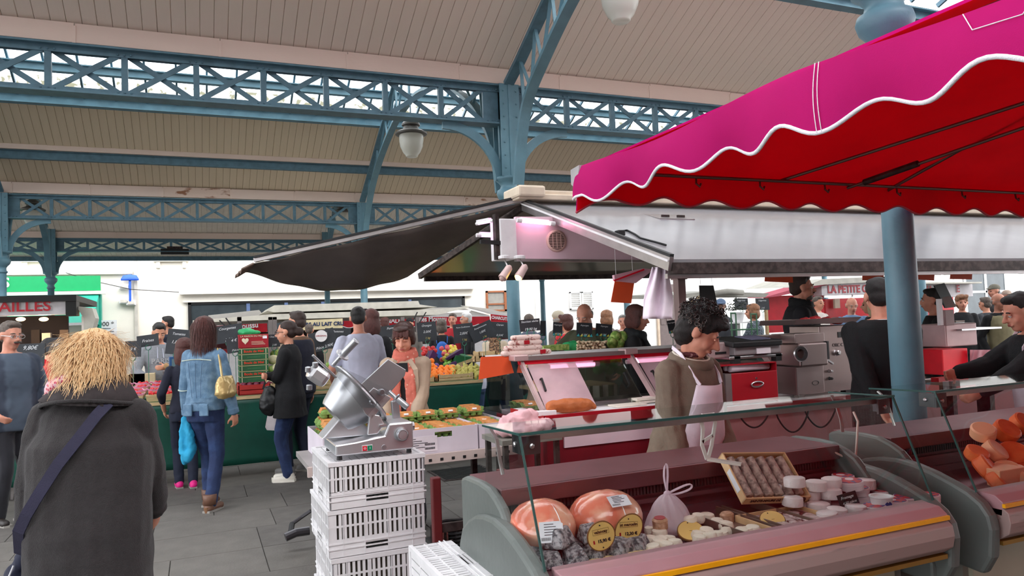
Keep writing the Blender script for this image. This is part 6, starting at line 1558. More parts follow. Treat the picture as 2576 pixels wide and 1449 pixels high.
tag(MB().prism([at(x, y, Y=4.65) for x, y in ((2372, 748), (2388, 745), (2405, 772), (2382, 775))], (0, .008, 0)).build('price_board', mat('grey_card', (130, 112, 108), .7)), 'grey card hanging in front of the tilted black board', 'price board')
o = MB(); P_ = [(2438, 880), (2500, 880), (2502, 960), (2470, 975), (2436, 955)]
def bagg(u, v):
    a = at(2440 + 62 * u, 880 + 85 * v, Y=4.36 + .04 * sin(u * 12 + v * 3)); return a
tag(o.grid(bagg, 20, 8).build('hanging_bag', mat('thin_pink_bag', (226, 170, 180), .5, trans=.4), smooth=True), 'thin pale pink plastic bag hanging right of the red box', 'bag')
for k in range(4): tag(MB().box(0, .13, 0, .1, 0, .012).build('paper_pad', [WHITEP, mat('cream_board')][k % 2]), 'white pad in the small pile behind the counter scale', 'pad', 'pads behind the counter scale'); 
for k, o in enumerate([x for x in bpy.data.objects if x.name.startswith('paper_pad')]): o.location = at(2405, 822 - k * 4, Y=5.2)
tag(MB().box(0, .3, 0, .06, 0, .03).build('red_bar', mat('plain_red_panel')), 'flat red block on top of the second display case', 'block'); bpy.data.objects['red_bar'].location = at(2362, 962, Y=3.6); 
o = empty('pole_shelf', at(2400, 962, Y=3.6), 'narrow grey shelf carrying the flat red block', 'shelf'); zz = at(2362, 962, Y=3.6).z
MB().box(4.78, 5.6, 3.55, 3.8, zz - .03, zz).build('shelf_top', DARKB, o); MB().box(4.82, 4.86, 3.6, 3.7, 0, zz - .03).box(5.2, 5.25, 3.6, 3.7, 0, zz - .03).build('leg', RUST, o)
b = MB(); 
for k in range(3): b = MB(); bx(b, 2148 + k * 2, 985 - k * 18 - 14, 2225 - k * 6, 985 - k * 18, 4.2, .25); tag(b.build('meat_slab', mat(['pale_pork', 'salmon_meat', 'red_wrap'][k], [(222, 170, 150), (232, 130, 110), (228, 60, 60)][k], .5), bevel=.008), ['pale slab at the bottom of the meat pile behind the pole', 'salmon slab in the middle of the meat pile', 'red wrapped slab on top of the meat pile'][k], 'meat')
# hanging things
ha = empty('hanging_apron', at(1660, 680, Y=4.0), 'white apron hanging from the corner of the stall roof', 'apron')
def ap(u, v):
    w = .5 + .5 * min(1, v * 1.6); p = at(1660 + (u - .5) * 74 * w - 6 * v, 672 + 130 * v, Y=4.0 + .03 * sin(u * 13 + v * 2)); return p
MB().grid(ap, 30, 14).build('cloth_body', APW_ if False else mat('white_apron_cotton', (236, 222, 234), .85, bump=.25, bscale=30), ha, smooth=True, solid=.006)
MB().tube([at(1660, 672, Y=4.0), at(1655, 664, Y=4.0), at(1662, 660, Y=4.0)], .006, 6).build('hook', RUST, ha)
ORC = ORANGEC
def card(pts, Y, label, m=ORC, name='orange_card', cat='card', drop=0):
    P = [at(x, y, Y=Y) for x, y in pts]; o = empty(name, P[0], label, cat); MB().prism(P, (0, .004, 0)).build('card_sheet', m, o)
    for p, s in ((P[0], 1), (P[1], -1)):
        q = p + V((.012 * s, .002, -.006)); MB().tube([q, V((q.x, q.y, NZ + (RZ - NZ) * (Y - NY) / (RY - NY) - .03)) if not drop else V((q.x, q.y, drop))], .0015, 4).build('hanging_cord', WHITEP, o)
card([(1547, 706), (1596, 708), (1588, 763), (1537, 760)], 4.9, 'orange card hanging under the pink clip tray')
card([(1926, 672), (1993, 672), (1995, 711), (1924, 708)], 4.9, 'orange card above the tall bearded man'); card([(2170, 672), (2225, 672), (2222, 706), (2170, 705)], 4.9, 'orange card above the butcher seen from behind')
card([(2310, 672), (2352, 672), (2350, 706), (2306, 703)], 4.9, 'orange card just right of the thick blue column'); card([(2394, 672), (2447, 672), (2445, 703), (2390, 702)], 4.9, 'orange card at the far right under the roof edge')
card([(1210, 898), (1280, 895), (1293, 938), (1204, 955)], 4.9, 'large orange card at the left end of the butcher case', drop=1.33)
tr = empty('clip_tray', at(1590, 690, Y=4.8), 'pink and red tray hanging above the orange card', 'tray')
MB().prism([at(x, y, Y=4.8) for x, y in ((1545, 692), (1618, 675), (1645, 678), (1600, 712), (1547, 706))], (0, .03, 0)).build('tray_body', mat('pink_tray', (214, 170, 184), .5), tr)
MB().bar(at(1545, 706, Y=4.78), at(1620, 678, Y=4.78), .01, .012).build('red_rim', mat('bright_red_rail'), tr)
card([(1759, 718), (1795, 718), (1806, 775), (1762, 772)], 4.6, 'blank black board above the curly-haired seller', BLACK, 'black_board', 'board')
# ================================================================ green fruit tables
ft = empty('fruit_table', (0, 8.62, 0), 'long fruit and vegetable table hung with a dark green cloth', 'table')
TX0, TX1, TY0, TY1, TZ = -3.3, 3.45, 8.62, 9.5, .85
MB().box(TX0, TX1, TY0, TY1, TZ - .03, TZ).build('table_top', WOOD, ft)
MB().box(TX0, TX1, TY0 - .015, TY1, TZ, TZ + .006).build('green_mat', GREENM, ft)
def cloth(u, v):
    x = TX0 + (TX1 - TX0) * u; return V((x, TY0 - .02 - .02 * sin(x * 3.1 + 1) * v - .012 * sin(x * 8.3) * v - .03 * v, TZ - .01 - (.70 + .012 * sin(x * 2)) * v))
MB().grid(cloth, 220, 10).build('green_cloth', GREENC, ft, smooth=True, solid=.004)
MB().box(TX0, TX1, TY0 - .03, TY0 - .01, TZ - .03, TZ + .005).build('wood_batten', WOOD, ft)
for x in (-3.2, -1.7, -.42, .9, 2.1, 3.3):
    for y in (TY0 + .08, TY1 - .05): MB().bar((x, y, .0), (x + .04, y, TZ - .03), .025, .025, up=(0, 1, 0)).build('table_leg', ALU, ft)
# slate price signs
def slate(px, py, w, h, Y, tilt, lines, label, base=TZ, m=CHALK, deco=False, lean=.12, grp='price slates', wire=True, yaw=-.25):
    c = at(px, py, Y=Y); k = (c - V((0, 0, CH))).length / F_PX; W, H = w * k / 2, h * k / 2
    o = empty('price_slate', c, label, 'price sign', grp)
    R = Matrix.Rotation(yaw, 3, 'Z') @ Matrix.Rotation(-lean, 3, 'X') @ Matrix.Rotation(radians(tilt), 3, 'Y')
    MB().box(c.x - W, c.x + W, c.y - .003, c.y + .003, c.z - H, c.z + H, R=R).build('board', m, o)
    r, u = R @ V((1, 0, 0)), R @ V((0, 0, 1)); f = R @ V((0, -.0045, 0)); n = len(lines)
    for i, (t, sz, cm) in enumerate(lines): txt(t, H * sz, cm, o, c + f + u * H * (.62 - 1.3 * i / max(1, n - 1)) if n > 1 else c + f, r, u, slant=.3)
    if deco:
        for i, (a, col) in enumerate(((-.8, 'teal_deco'), (-.35, 'yellow_deco'), (.1, 'teal_deco'), (.55, 'yellow_deco'), (.85, 'teal_deco'))):
            q = c + f + r * W * a - u * H * .78; MB().prism([q - r * W * .2 - u * H * .16, q + r * W * .2 - u * H * .16, q + r * W * .05 + u * H * .25], f * .1).build('printed_motif', mat(col, (60, 180, 190) if 'teal' in col else (220, 210, 80), .6), o)
    if wire:
        b = c - u * H * .9; MB().tube([b + V((.03 * cos(t), 0, .03 * sin(t) - .02)) for t in [2 * pi * i / 12 for i in range(13)]] + [b + V((0, .004, -.05)), V((b.x, b.y + .004, base))], .0035, 6).build('wire_stake', mat('green_wire', (52, 120, 96), .5), o)
    return o
W_, Y_ = CHALKW, CHALKY
slate(75, 893, 58, 48, 8.9, 0, [('9,80€', .5, W_), ('5,00€', .45, W_)], 'slate beside the stout man at the far left of the table')
slate(138, 868, 34, 32, 9.2, 0, [('2,50', .5, W_)], 'small slate in front of the red anorak')
slate(335, 878, 34, 36, 9.3, 0, [('3 €', .5, W_)], 'small slate just right of the blond hair')
slate(372, 857, 46, 26, 9.4, -6, [('Fraises', .7, W_)], 'slate behind the hooded trader')
slate(447, 860, 48, 58, 8.8, 7, [('Tomates', .28, W_), ('1,80 €', .36, W_), ('1 kg', .26, W_)], 'large blank-looking slate between the trader and the auburn hair')
slate(573, 840, 68, 42, 9.0, -6, [('Courgettes', .4, W_), ('1,80', .5, W_)], 'upper slate between the auburn hair and the red melon box')
slate(590, 868, 36, 36, 8.9, -8, [('4 €', .5, W_), ('Pièce', .4, W_)], 'lower slate left of the red melon box')
slate(690, 857, 27, 30, 8.9, 0, [('Chou fleur', .34, W_), ('2,00', .4, W_)], 'small slate right of the red melon box')
o = slate(812, 856, 62, 48, 9.1, -14, [('Mangue', .38, W_), ('Pièce 2,90€', .36, W_)], 'tilted slate with a round white logo disc behind the folded-arms woman')
c = at(808, 845, Y=9.04); MB().lathe(c, [(.07, 0), (.07, .006)], 24, axis=(0, -1, 0)).build('logo_disc', WHITEP, o); txt('ORIGINAL', .028, REDP, o, c + V((0, -.008, 0)))
slate(850, 848, 62, 44, 9.3, 2, [('Pommes', .34, W_), ('1 kg', .4, Y_)], 'slate at the elbow of the pale T-shirt')
slate(985, 838, 54, 40, 9.2, -8, [('Poires', .4, W_), ('2,50€', .4, W_)], 'slate left of the head of the coral-scarf woman')
slate(1074, 834, 48, 48, 9.1, -3, [('Oranges', .3, W_), ('2,00€', .34, W_), ('1 kg', .3, Y_)], 'slate just right of the coral-scarf woman')
slate(1166, 838, 50, 48, 9.1, -4, [('Poire Conférence', .2, W_), ('2,00€', .36, W_), ('1 kg', .3, Y_)], 'slate in front of the man in the red shirt')
slate(1213, 834, 62, 40, 9.0, -22, [('Pamplemousse', .28, W_), ('1,80€', .36, W_), ('1 kg', .3, Y_)], 'strongly tilted slate right of the red shirt')
slate(1257, 830, 54, 40, 9.2, 4, [('Citron', .34, W_), ('0,50€', .36, W_)], 'slate left of the dark column base')
slate(1333, 818, 52, 30, 4.95, -3, [('Saucisse sèche', .5, W_), ('19,00 kg', .62, W_)], 'black handwritten sign for dry sausage on the butcher case', base=1.29, m=mat('black_sign', (24, 20, 28), .6))
slate(1366, 826, 14, 38, 6.6, 4, [], 'slate seen edge-on behind the sausage sign', base=.9)
for px, py, w, h, t, lab in ((1403, 828, 24, 34, 6, 'decorated slate at the left end of the asparagus stall'), (1470, 830, 40, 36, 5, 'decorated slate on the chest of the olive sweater'), (1519, 831, 42, 32, 8, 'decorated slate right of the bald man'), (1690, 822, 20, 32, -6, 'decorated slate behind the stall post')):
    slate(px, py, w, h, 6.3, t, [('Asperges', .32, W_), ('4,50€', .36, W_)], lab, base=.95, deco=True, grp='decorated slates of the asparagus stall')
for px, lab in ((1865, 'slate on the left rack beside the potted plant'), (1918, 'slate on the right rack above the tweed coat')): slate(px, 765, 34, 28, 9.6, 2, [('Légumes', .4, W_), ('2 €', .4, W_)], lab, base=0)
# wooden trays and produce
def wcrate(xa, xb, ya, yb, z, h, label, m=WOOD, tilt=0, grp=None, name='fruit_crate'):
    o = empty(name, (xa, ya, z), label, 'crate', grp)
    MB().box(0, xb - xa, 0, yb - ya, 0, .01).build('crate_floor', m, o, at0=(0, 0, 0))
    for (a, b_, c, d) in ((0, xb - xa, 0, .01), (0, xb - xa, yb - ya - .01, yb - ya), (0, .01, 0, yb - ya), (xb - xa - .01, xb - xa, 0, yb - ya)):
        MB().box(a, b_, c, d, .005, h * .46).build('slat', m, o, at0=(0, 0, 0)); MB().box(a, b_, c, d, h * .54, h).build('slat', m, o, at0=(0, 0, 0))
    for (a, b_) in ((.005, .005), (xb - xa - .03, .005), (.005, yb - ya - .03), (xb - xa - .03, yb - ya - .03)): MB().box(a, a + .025, b_, b_ + .025, 0, h + .012).build('corner_post', m, o, at0=(0, 0, 0))
    o.rotation_euler = (tilt, 0, 0); return o
FM = {}
def fruits(name, m, r, spots, label, grp, shape=None, flat=1.0):
    me = FM.get(name)
    if me is None:
        b = MB()
        if shape == 'pear': b.lathe((0, 0, 0), [(.3 * r, -r), (.8 * r, -.7 * r), (r, -.1 * r), (.8 * r, .5 * r), (.45 * r, 1.0 * r), (.3 * r, 1.5 * r), (.1 * r, 1.65 * r)], 12)
        elif shape == 'apple': b.lathe((0, 0, 0), [(.1 * r, -.75 * r), (.5 * r, -.9 * r), (.9 * r, -.4 * r), (r, .1 * r), (.85 * r, .6 * r), (.5 * r, .85 * r), (.1 * r, .7 * r)], 12)
        elif shape == 'berry': b.lathe((0, 0, 0), [(.1 * r, -1.2 * r), (.6 * r, -.6 * r), (r, .3 * r), (.7 * r, .8 * r), (.1 * r, .9 * r)], 9)
        else: b.ball((0, 0, 0), (r, r, r * flat), 12)
        o = b.build(name, m, smooth=True); me = FM[name] = o.data; bpy.data.objects.remove(o)
    for p in spots:
        o = bpy.data.objects.new(name, me); COL.objects.link(o); o.location = p; o.rotation_euler = (U(-1.2, 1.2), U(-.6, .6), U(0, 6)) if shape else (0, 0, U(0, 6)); tag(o, label, 'fruit' if name not in ('cauliflower', 'lettuce', 'artichoke', 'broccoli', 'squash') else 'vegetable', grp)
ORF = mat('orange_peel', (250, 132, 26), .5, var=.06, bump=.15, bscale=200); STR = mat('strawberry_red', (214, 36, 46), .4, var=.1, bump=.2, bscale=150)
def heap(px0, px1, py0, py1, Y0_, dy, r, rows, jit=.3):
    out = []; n = max(2, int((at(px1, py1, Y=Y0_).x - at(px0, py1, Y=Y0_).x) / (2 * r)))
    for j in range(rows):
        v = j / max(1, rows - 1); py = py1 + (py0 - py1) * v; Yr_ = Y0_ + dy * v
        a, b_ = at(px0, py, Y=Yr_), at(px1, py, Y=Yr_)
        for i in range(n): out.append(a.lerp(b_, (i + .5 + (.3 if j % 2 else 0)) / (n + .3)) + V((U(-r, r) * jit, U(-r, r) * jit, U(-r, r) * jit)))
    return out
p = at(0, 1040, Y=8.66)
wcrate(-2.35, -1.66, 8.68, 9.1, TZ + .006, .12, 'wooden crate of strawberries at the left end of the table'); wcrate(-1.55, -1.08, 8.66, 9.05, TZ + .006, .09, 'wooden crate of apricots at the left end of the table')
fruits('strawberry', STR, .018, [V((-2.28 + U(0, .6), 8.72 + U(0, .34), TZ + .09 + U(0, .03))) for _ in range(40)], 'red strawberry in the wooden crate at the left end', 'strawberries in the left crate', 'berry')
fruits('apricot', mat('apricot_skin', (240, 140, 76), .5), .028, [V((-1.5 + .058 * (i % 7), 8.72 + .06 * (i // 7), TZ + .075)) for i in range(35)], 'apricot in the wooden crate at the left end', 'apricots in the crate', 'apple')
o = empty('red_bowl', (-1.2, 9.0, TZ), 'red bowl behind the apricot crate', 'bowl'); smooth_angle(MB().lathe((-1.22, 9.12, TZ + .006), [(.05, 0), (.12, .09), (.125, .1), (.118, .1), (.05, .01)], 22).build('bowl_body', mat('red_plastic', (206, 24, 36), .35), o)); MB().lathe((-1.22, 9.12, TZ), [(.055, 0), (.055, .012)], 18).build('foot_ring', mat('red_plastic'), o)
# green side table further back left with small boxes
o = empty('side_table', (-3.2, 10.2, 0), 'dark table with bright green top behind the blond woman', 'table'); MB().box(-4.2, -1.1, 10.0, 10.7, .92, .96).build('table_top', mat('bright_green_top', (64, 150, 50), .7), o)
MB().box(-4.2, -1.1, 10.0, 10.02, .1, .92).build('skirt', BLACK, o); 
for x in (-4.1, -1.2): MB().box(x, x + .04, 10.6, 10.64, 0, .92).build('leg', RUST, o)
fruits('yellow_pepper', mat('yellow_pepper', (226, 200, 70), .4), .04, [V((-2.75 + .07 * (i % 5), 10.1 + .08 * (i // 5), 1.0)) for i in range(15)], 'yellow fruit on the green-topped table', 'yellow fruit', 'apple')
for k, (px, lab) in enumerate(((140, 'cream carton on the green-topped table left of the scarf'), (355, 'cream carton right of the blond woman on the green table'), (312, 'pale carton beside the pink scarf'))): 
    p = at(px, 985 if k != 1 else 970, Z=.96); q = MB().box(p.x - .14, p.x + .14, 10.05, 10.3, .96, 1.09).build('carton', mat('cream_carton', (206, 186, 150), .8)); tag(q, lab, 'box')
# punnets of strawberries in pink paper
PKP = mat('pink_tissue', (240, 176, 212), .8, bump=.3, bscale=60, trans=.2)
k = 0
for j in range(4):
    for i in range(4):
        x = -.78 + i * .17 + j * .012; y = 8.72 + j * .17; z = TZ + .008 + j * .028; last = (i >= 2 and j == 0)
        o = empty('strawberry_punnet', (x, y, z), ('pink-lined strawberry punnet, row %s from the front, %s from the left' % (['one', 'two', 'three', 'four'][j], ['first', 'second', 'third', 'fourth'][i])) if not last else 'front punnet of strawberries in bare pale wood, %s' % ('left one' if i == 2 else 'right one'), 'punnet', 'strawberry punnets' if not last else 'bare wood punnets')
        MB().prism([(x - .06, y - .06, z), (x + .06, y - .06, z), (x + .075, y - .075, z + .07), (x - .075, y - .075, z + .07)], (0, .13, 0)).build('basket', WOOD, o)
        if not last:
            b = MB(); N = 16
            vs = []
            for t in range(N):
                a = 2 * pi * t / N; rr = .085 + .018 * (t % 2)
                vs += [V((x + .062 * cos(a), y + .062 * sin(a), z + .06)), V((x + rr * cos(a), y + rr * sin(a), z + .085 + .014 * (t % 2)))]
            b.add(vs, [(2 * t, (2 * t + 2) % (2 * N), (2 * t + 3) % (2 * N), 2 * t + 1) for t in range(N)]); b.build('paper_liner', PKP, o)
        fruits('strawberry', STR, .018, [V((x + U(-.045, .045), y + U(-.045, .045), z + .078 + U(0, .012))) for _ in range(7)], 'red strawberry in a punnet of the pink-paper row', 'strawberries in the punnets', 'berry')
# till scale
o = empty('blue_scale', (-.3, 9.2, TZ), 'blue-screened market scale beside the hooded trader', 'scale'); a, b_ = at(425, 930, Y=9.15), at(462, 895, Y=9.15)
MB().box(a.x, b_.x, 9.15, 9.2, a.z, b_.z).build('display_head', mat('scale_blue', (44, 84, 130), .4), o, bevel=.01); MB().box(a.x + .03, b_.x - .03, 9.145, 9.15, a.z + .03, b_.z - .03).build('screen', mat('lcd_grey', (96, 120, 126), .3), o)
MB().box(a.x - .06, b_.x + .05, 9.05, 9.35, a.z - .05, a.z - .01).build('weighing_plate', STEEL, o); MB().box(a.x, b_.x, 9.1, 9.3, TZ, a.z - .05).build('scale_body', mat('grey_casing'), o)
# melon boxes
MG = mat('melon_box_green', (34, 84, 50), .7, c2=(40, 98, 58), scale=5); MR = mat('melon_red_print', (214, 66, 40), .7); CRB = mat('cream_print', (226, 214, 186), .8)
xa, xb = at(602, 900, Y=8.75).x, at(675, 900, Y=8.75).x; dz = .0625; zb0 = TZ + .01
for i in range(8):
    z = zb0 + .145 + i * dz if i else zb0 + .145; z = zb0 + .13 + i * dz
    if z + dz > at(640, 874, Y=8.75).z: break
    o = empty('melon_box', (xa, 8.75, z), 'green melon box in the stack, counted %s from the bottom' % ['first', 'second', 'third', 'fourth', 'fifth', 'sixth', 'seventh', 'eighth'][i], 'box', 'stacked melon boxes')
    MB().box(xa, xb, 8.75, 9.1, z, z + dz - .006).build('box_body', MG, o, bevel=.002); MB().box(xa + .002, xb - .002, 8.752, 9.09, z + dz - .006, z + dz).build('wood_lid', WOOD, o)
    if i % 2: txt('Boule de Miel', .038, MR, o, ((xa + xb) / 2, 8.747, z + dz * .45), bold=.001)
    else: txt('~~~~~~~~', .03, mat('pale_green_print', (90, 150, 110), .8), o, ((xa + xb) / 2, 8.747, z + dz * .45))
    for sx in (xa + .025, xb - .025): MB().box(sx - .003, sx + .003, 8.746, 8.75, z + .004, z + dz - .01).build('printed_bar', CRB, o)
za, zb_ = at(640, 870, Y=8.75).z, at(640, 841, Y=8.75).z
o = empty('red_melon_box', (xa, 8.75, za), 'red cardboard melon box with cream heart on top of the stack', 'box'); MB().box(xa - .003, xb + .006, 8.75, 9.1, za - .02, zb_).build('box_body', mat('deep_red_card', (156, 20, 34), .6), o, bevel=.003)
txt('LA MAISON DU MELON', .026, CRB, o, ((xa + xb) / 2, 8.746, zb_ - .02)); txt('♥' if False else 'o', .01, CRB, o, (xa + .06, 8.746, za + .05))
hp = [(xa + .065 + .036 * (sin(t) ** 3), 8.7465, (za + zb_) / 2 - .005 + .0025 * (13 * cos(t) - 5 * cos(2 * t) - 2 * cos(3 * t) - cos(4 * t))) for t in [2 * pi * i / 28 for i in range(28)]]
MB().prism(hp, (0, -.001, 0)).build('heart_print', CRB, o); MB().box(xb - .055, xb - .01, 8.746, 8.75, zb_ - .05, zb_ - .02).build('white_sticker', STK, o)
for kk in range(3): MB().box(xa + .13, xb - .05 + kk * .01, 8.746, 8.75, za + .045 - kk * .015, za + .049 - kk * .015).build('printed_line', CRB, o)
q = Blob().ell((0, 0, 0), (.10, .08, .045)).ell((.08, 0, -.01), (.07, .05, .025)).build('green_plastic_bag', mat('green_bag', (60, 190, 120), .4, trans=.3), vox=.012, sm=1, disp=(.04, .05)); q.location = at(622, 836, Y=8.9); tag(q, 'crumpled green plastic bag on the red melon box', 'bag')
wcrate(xa - .02, xb + .01, 8.68, 9.1, TZ + .006, .11, 'red-sided crate of purple fruit under the melon boxes', mat('red_crate_card', (180, 44, 40), .7)); fruits('beetroot', mat('purple_skin', (112, 34, 62), .5), .035, [V((xa + .03 + .07 * (i % 5), 8.72 + .07 * (i // 5), TZ + .11)) for i in range(10)], 'purple-red fruit in the crate under the melon boxes', 'purple fruit', 'apple')
# vegetables mid table
GRV = mat('leaf_green', (110, 150, 62), .8, c2=(176, 196, 110), thr=(.4, .6), scale=30, bump=.6); CAU = mat('cauliflower_cream', (230, 222, 180), .85, bump=.8, bscale=120)
wcrate(1.02 - .3, 1.08, 8.68, 9.2, TZ + .006, .1, 'crate of cauliflowers right of the melon boxes'); fruits('cauliflower', CAU, .07, [at(688, 905, Y=8.9), at(700, 925, Y=8.8), at(684, 960, Y=8.78)], 'cream cauliflower between the melon boxes and the black coat', 'cauliflowers', flat=.8); fruits('lettuce', GRV, .075, [at(696, 890, Y=9.0), at(688, 930, Y=8.85), at(835, 918, Y=9.2), at(850, 922, Y=9.1), at(862, 916, Y=9.2)], 'green leafy vegetable on the middle of the table', 'leafy vegetables', flat=.7)
for i, (x_, lab) in enumerate(((1.12, 'wooden crate with squashes behind the slicer head'), (1.5, 'wooden crate behind the pale T-shirt man'), (1.9, 'wooden crate behind the coral-scarf woman'))): wcrate(x_, x_ + .36, 8.7, 9.2, TZ + .006, .1, lab)
fruits('squash', mat('squash_yellow', (206, 196, 70), .5), .04, [V((1.18 + .09 * (i % 4), 8.78 + .1 * (i // 4), TZ + .1)) for i in range(12)], 'pale yellow squash in the crate behind the slicer', 'yellow squashes', flat=1.6)
# fruit display on the right
wcrate(2.28, 2.62, 8.66, 9.1, TZ + .006, .06, 'wooden tray of oranges right of the coral-scarf woman')
fruits('orange', ORF, .036, [q for q in heap(1083, 1146, 925, 948, 8.70, .35, .036, 6, .1)], 'orange on the tray right of the coral-scarf woman', 'oranges'); fruits('orange', ORF, .042, [at(1086, 908, Y=9.1), at(1082, 930, Y=8.95), at(1088, 920, Y=9.0)], 'larger orange leaning against the trench coat', 'larger oranges')
fruits('wrapped_plum', mat('purple_tissue', (86, 64, 140), .5, bump=.5), .036, [at(1098, 920, Y=9.1), at(1103, 930, Y=9.0), at(1120, 932, Y=9.0), at(1115, 945, Y=8.8), at(1130, 948, Y=8.76), at(1143, 950, Y=8.74)], 'fruit wrapped in purple tissue among the oranges', 'purple-wrapped fruit')
wcrate(2.66, 3.12, 8.66, 9.15, TZ + .006, .08, 'wooden crate of pears left of the large orange card')
fruits('pear', mat('pear_skin', (196, 188, 100), .6, c2=(168, 150, 70), thr=(.4, .7), scale=18), .034, heap(1128, 1206, 922, 950, 8.70, .4, .036, 6, .25), 'yellow-green pear in the wooden crate', 'pears', 'pear')
PUR = mat('purple_card', (76, 34, 92), .5)
for (px0, px1, py0, py1, Y_c, nm, m, lab, grp) in ((1105, 1135, 878, 905, 9.5, 'pink_apple', mat('pink_apple_skin', (214, 84, 96), .45, var=.15), 'pink-red apple in the tilted purple box', 'pink apples'), (1118, 1148, 872, 893, 9.6, 'pink_apple', mat('pink_apple_skin'), 'pink-red apple in the tilted purple box', 'pink apples'), (1110, 1146, 886, 902, 9.45, 'yellow_apple', mat('yellow_apple_skin', (226, 206, 80), .45), 'yellow apple in the tilted purple box', 'yellow apples'), (1130, 1150, 874, 886, 9.6, 'yellow_apple', mat('yellow_apple_skin'), 'yellow apple in the tilted purple box', 'yellow apples'), (1058, 1100, 876, 890, 9.6, 'red_pepper', mat('red_pepper', (206, 40, 44), .4), 'red fruit behind the shoulder of the trench coat', 'red fruit')):
    fruits(nm, m, .034, heap(px0, px1, py0, py1, Y_c, .2, .036, 3, .2), lab, grp, 'apple')
for pts, Y_c, lab in (([(1122, 902), (1164, 877), (1166, 887), (1126, 906)], 9.35, 'purple card box edge in front of the yellow apples'), ([(1078, 905), (1090, 880), (1102, 893), (1083, 912)], 9.35, 'purple card box standing behind the oranges'), ([(1120, 920), (1148, 908), (1150, 918), (1124, 926)], 9.2, 'low purple card box between pears and apples')):
    tag(MB().prism([at(x, y, Y=Y_c) for x, y in pts], (0, .25, -.02)).build('purple_box', PUR), lab, 'box')
o = empty('green_lined_crate', at(1165, 915, Y=9.3), 'empty green-lined crate behind the pears', 'crate'); MB().prism([at(x, y, Y=9.3) for x, y in ((1140, 920), (1183, 905), (1188, 898), (1148, 895))], (0, .3, .03)).build('liner', GREENM, o); MB().bar(at(1140, 922, Y=9.29), at(1188, 905, Y=9.29), .02, .04).build('front_slat', WOOD, o); MB().bar(at(1148, 896, Y=9.6), at(1188, 896, Y=9.6), .02, .04).build('back_slat', WOOD, o)
fruits('green_apple', mat('green_apple_skin', (120, 180, 60), .4), .034, heap(1118, 1135, 908, 916, 9.3, .1, .035, 2, .2), 'green apple beside the green-lined crate', 'green apples', 'apple')
for i, (px, py) in enumerate(((1195, 900), (1205, 890), (1250, 893))): 
    a = at(px, py, Y=9.7); wcrate(a.x, a.x + .25, 9.7, 9.95, a.z - .06, .08, ['low pale crate under the beige coat', 'upper pale crate under the beige coat', 'pale crate behind the orange card'][i])
o = empty('rear_fruit_rack', (2.0, 9.55, 0), 'raised rear rack carrying the apple boxes', 'rack'); MB().box(1.6, 4.6, 9.5, 10.1, .9, .93).build('rack_top', WOOD, o)
for x in (1.7, 3.1, 4.5): MB().box(x, x + .05, 9.55, 9.6, 0, .9).build('rack_leg', RUST, o)
# asparagus stall behind the butcher case
o = empty('asparagus_table', (2.8, 5.95, 0), 'vegetable table with green striped cloth behind the butcher case', 'table'); MB().box(2.75, 3.5, 5.92, 6.4, .92, .95).build('table_top', WOOD, o)
STRC = mat('green_striped_cloth', (226, 222, 206), .8, kind='wave', c2=(74, 96, 50), thr=(.42, .5), scale=3.2, stretch=(1, .01, .01))
MB().grid(lambda u, v: V((2.74 + .78 * u, 5.9 + .02 * sin(u * 40), .94 - .85 * v)), 60, 6).build('striped_cloth', STRC, o, smooth=True)
ASP = mat('white_asparagus', (226, 206, 170), .6, c2=(150, 96, 84), thr=(.6, .7), scale=3); fa = None
for i in range(60):
    row = i // 15; p = at(1452 + 4.6 * (i % 15), 882 - row * 7, Y=6.0 + .03 * row)
    if fa is None: fa = MB().tube([(0, -.1, 0), (0, .08, 0), (0, .1, 0), (0, .115, 0)], [.011, .011, .008, .002], 8).build('asparagus_spear', ASP, smooth=True); q = fa; tag(q, 'white asparagus spear in the bundle before the bald man', 'vegetable', 'asparagus spears')
    else: q = dup(fa, (0, 0, 0))
    q.location = p; q.rotation_euler = (U(-.1, .1), U(-.1, .1), U(-.2, .2) - .3)
fruits('artichoke', GRV, .055, [at(1540 + 9 * i, 862 - (i % 2) * 14, Y=6.1) for i in range(4)], 'green artichoke right of the asparagus', 'artichokes', flat=1.1)
fruits('broccoli', mat('broccoli_green', (58, 110, 50), .9, bump=.9, bscale=80), .05, [at(1505 + 14 * i, 928 - (i % 2) * 8, Y=5.86) for i in range(5)], 'dark green broccoli seen through the butcher case glass', 'broccoli heads')
q = Blob().ell((0, 0, 0), (.10, .06, .05)).build('green_plastic_bag', mat('green_bag'), vox=.012, sm=1, disp=(.05, .05)); q.location = at(1440, 872, Y=6.1); tag(q, 'green plastic bag left of the asparagus bundle', 'bag')
tag(MB().prism([at(x, y, Y=5.9) for x, y in ((1368, 872), (1432, 866), (1432, 880), (1368, 882))], (0, .2, 0)).build('herb_box', GRV), 'low box of green herbs left of the green plastic bag', 'box')
# ================================================================ stalls across the hall
DARK = mat('dark_stall_interior', (52, 42, 40), .9, var=.3, scale=2); REDF = mat('red_awning_cloth', (206, 22, 44), .6, bump=.15, trans=.25)
WLED = mat('warm_lamp', (255, 214, 150), emit=6)
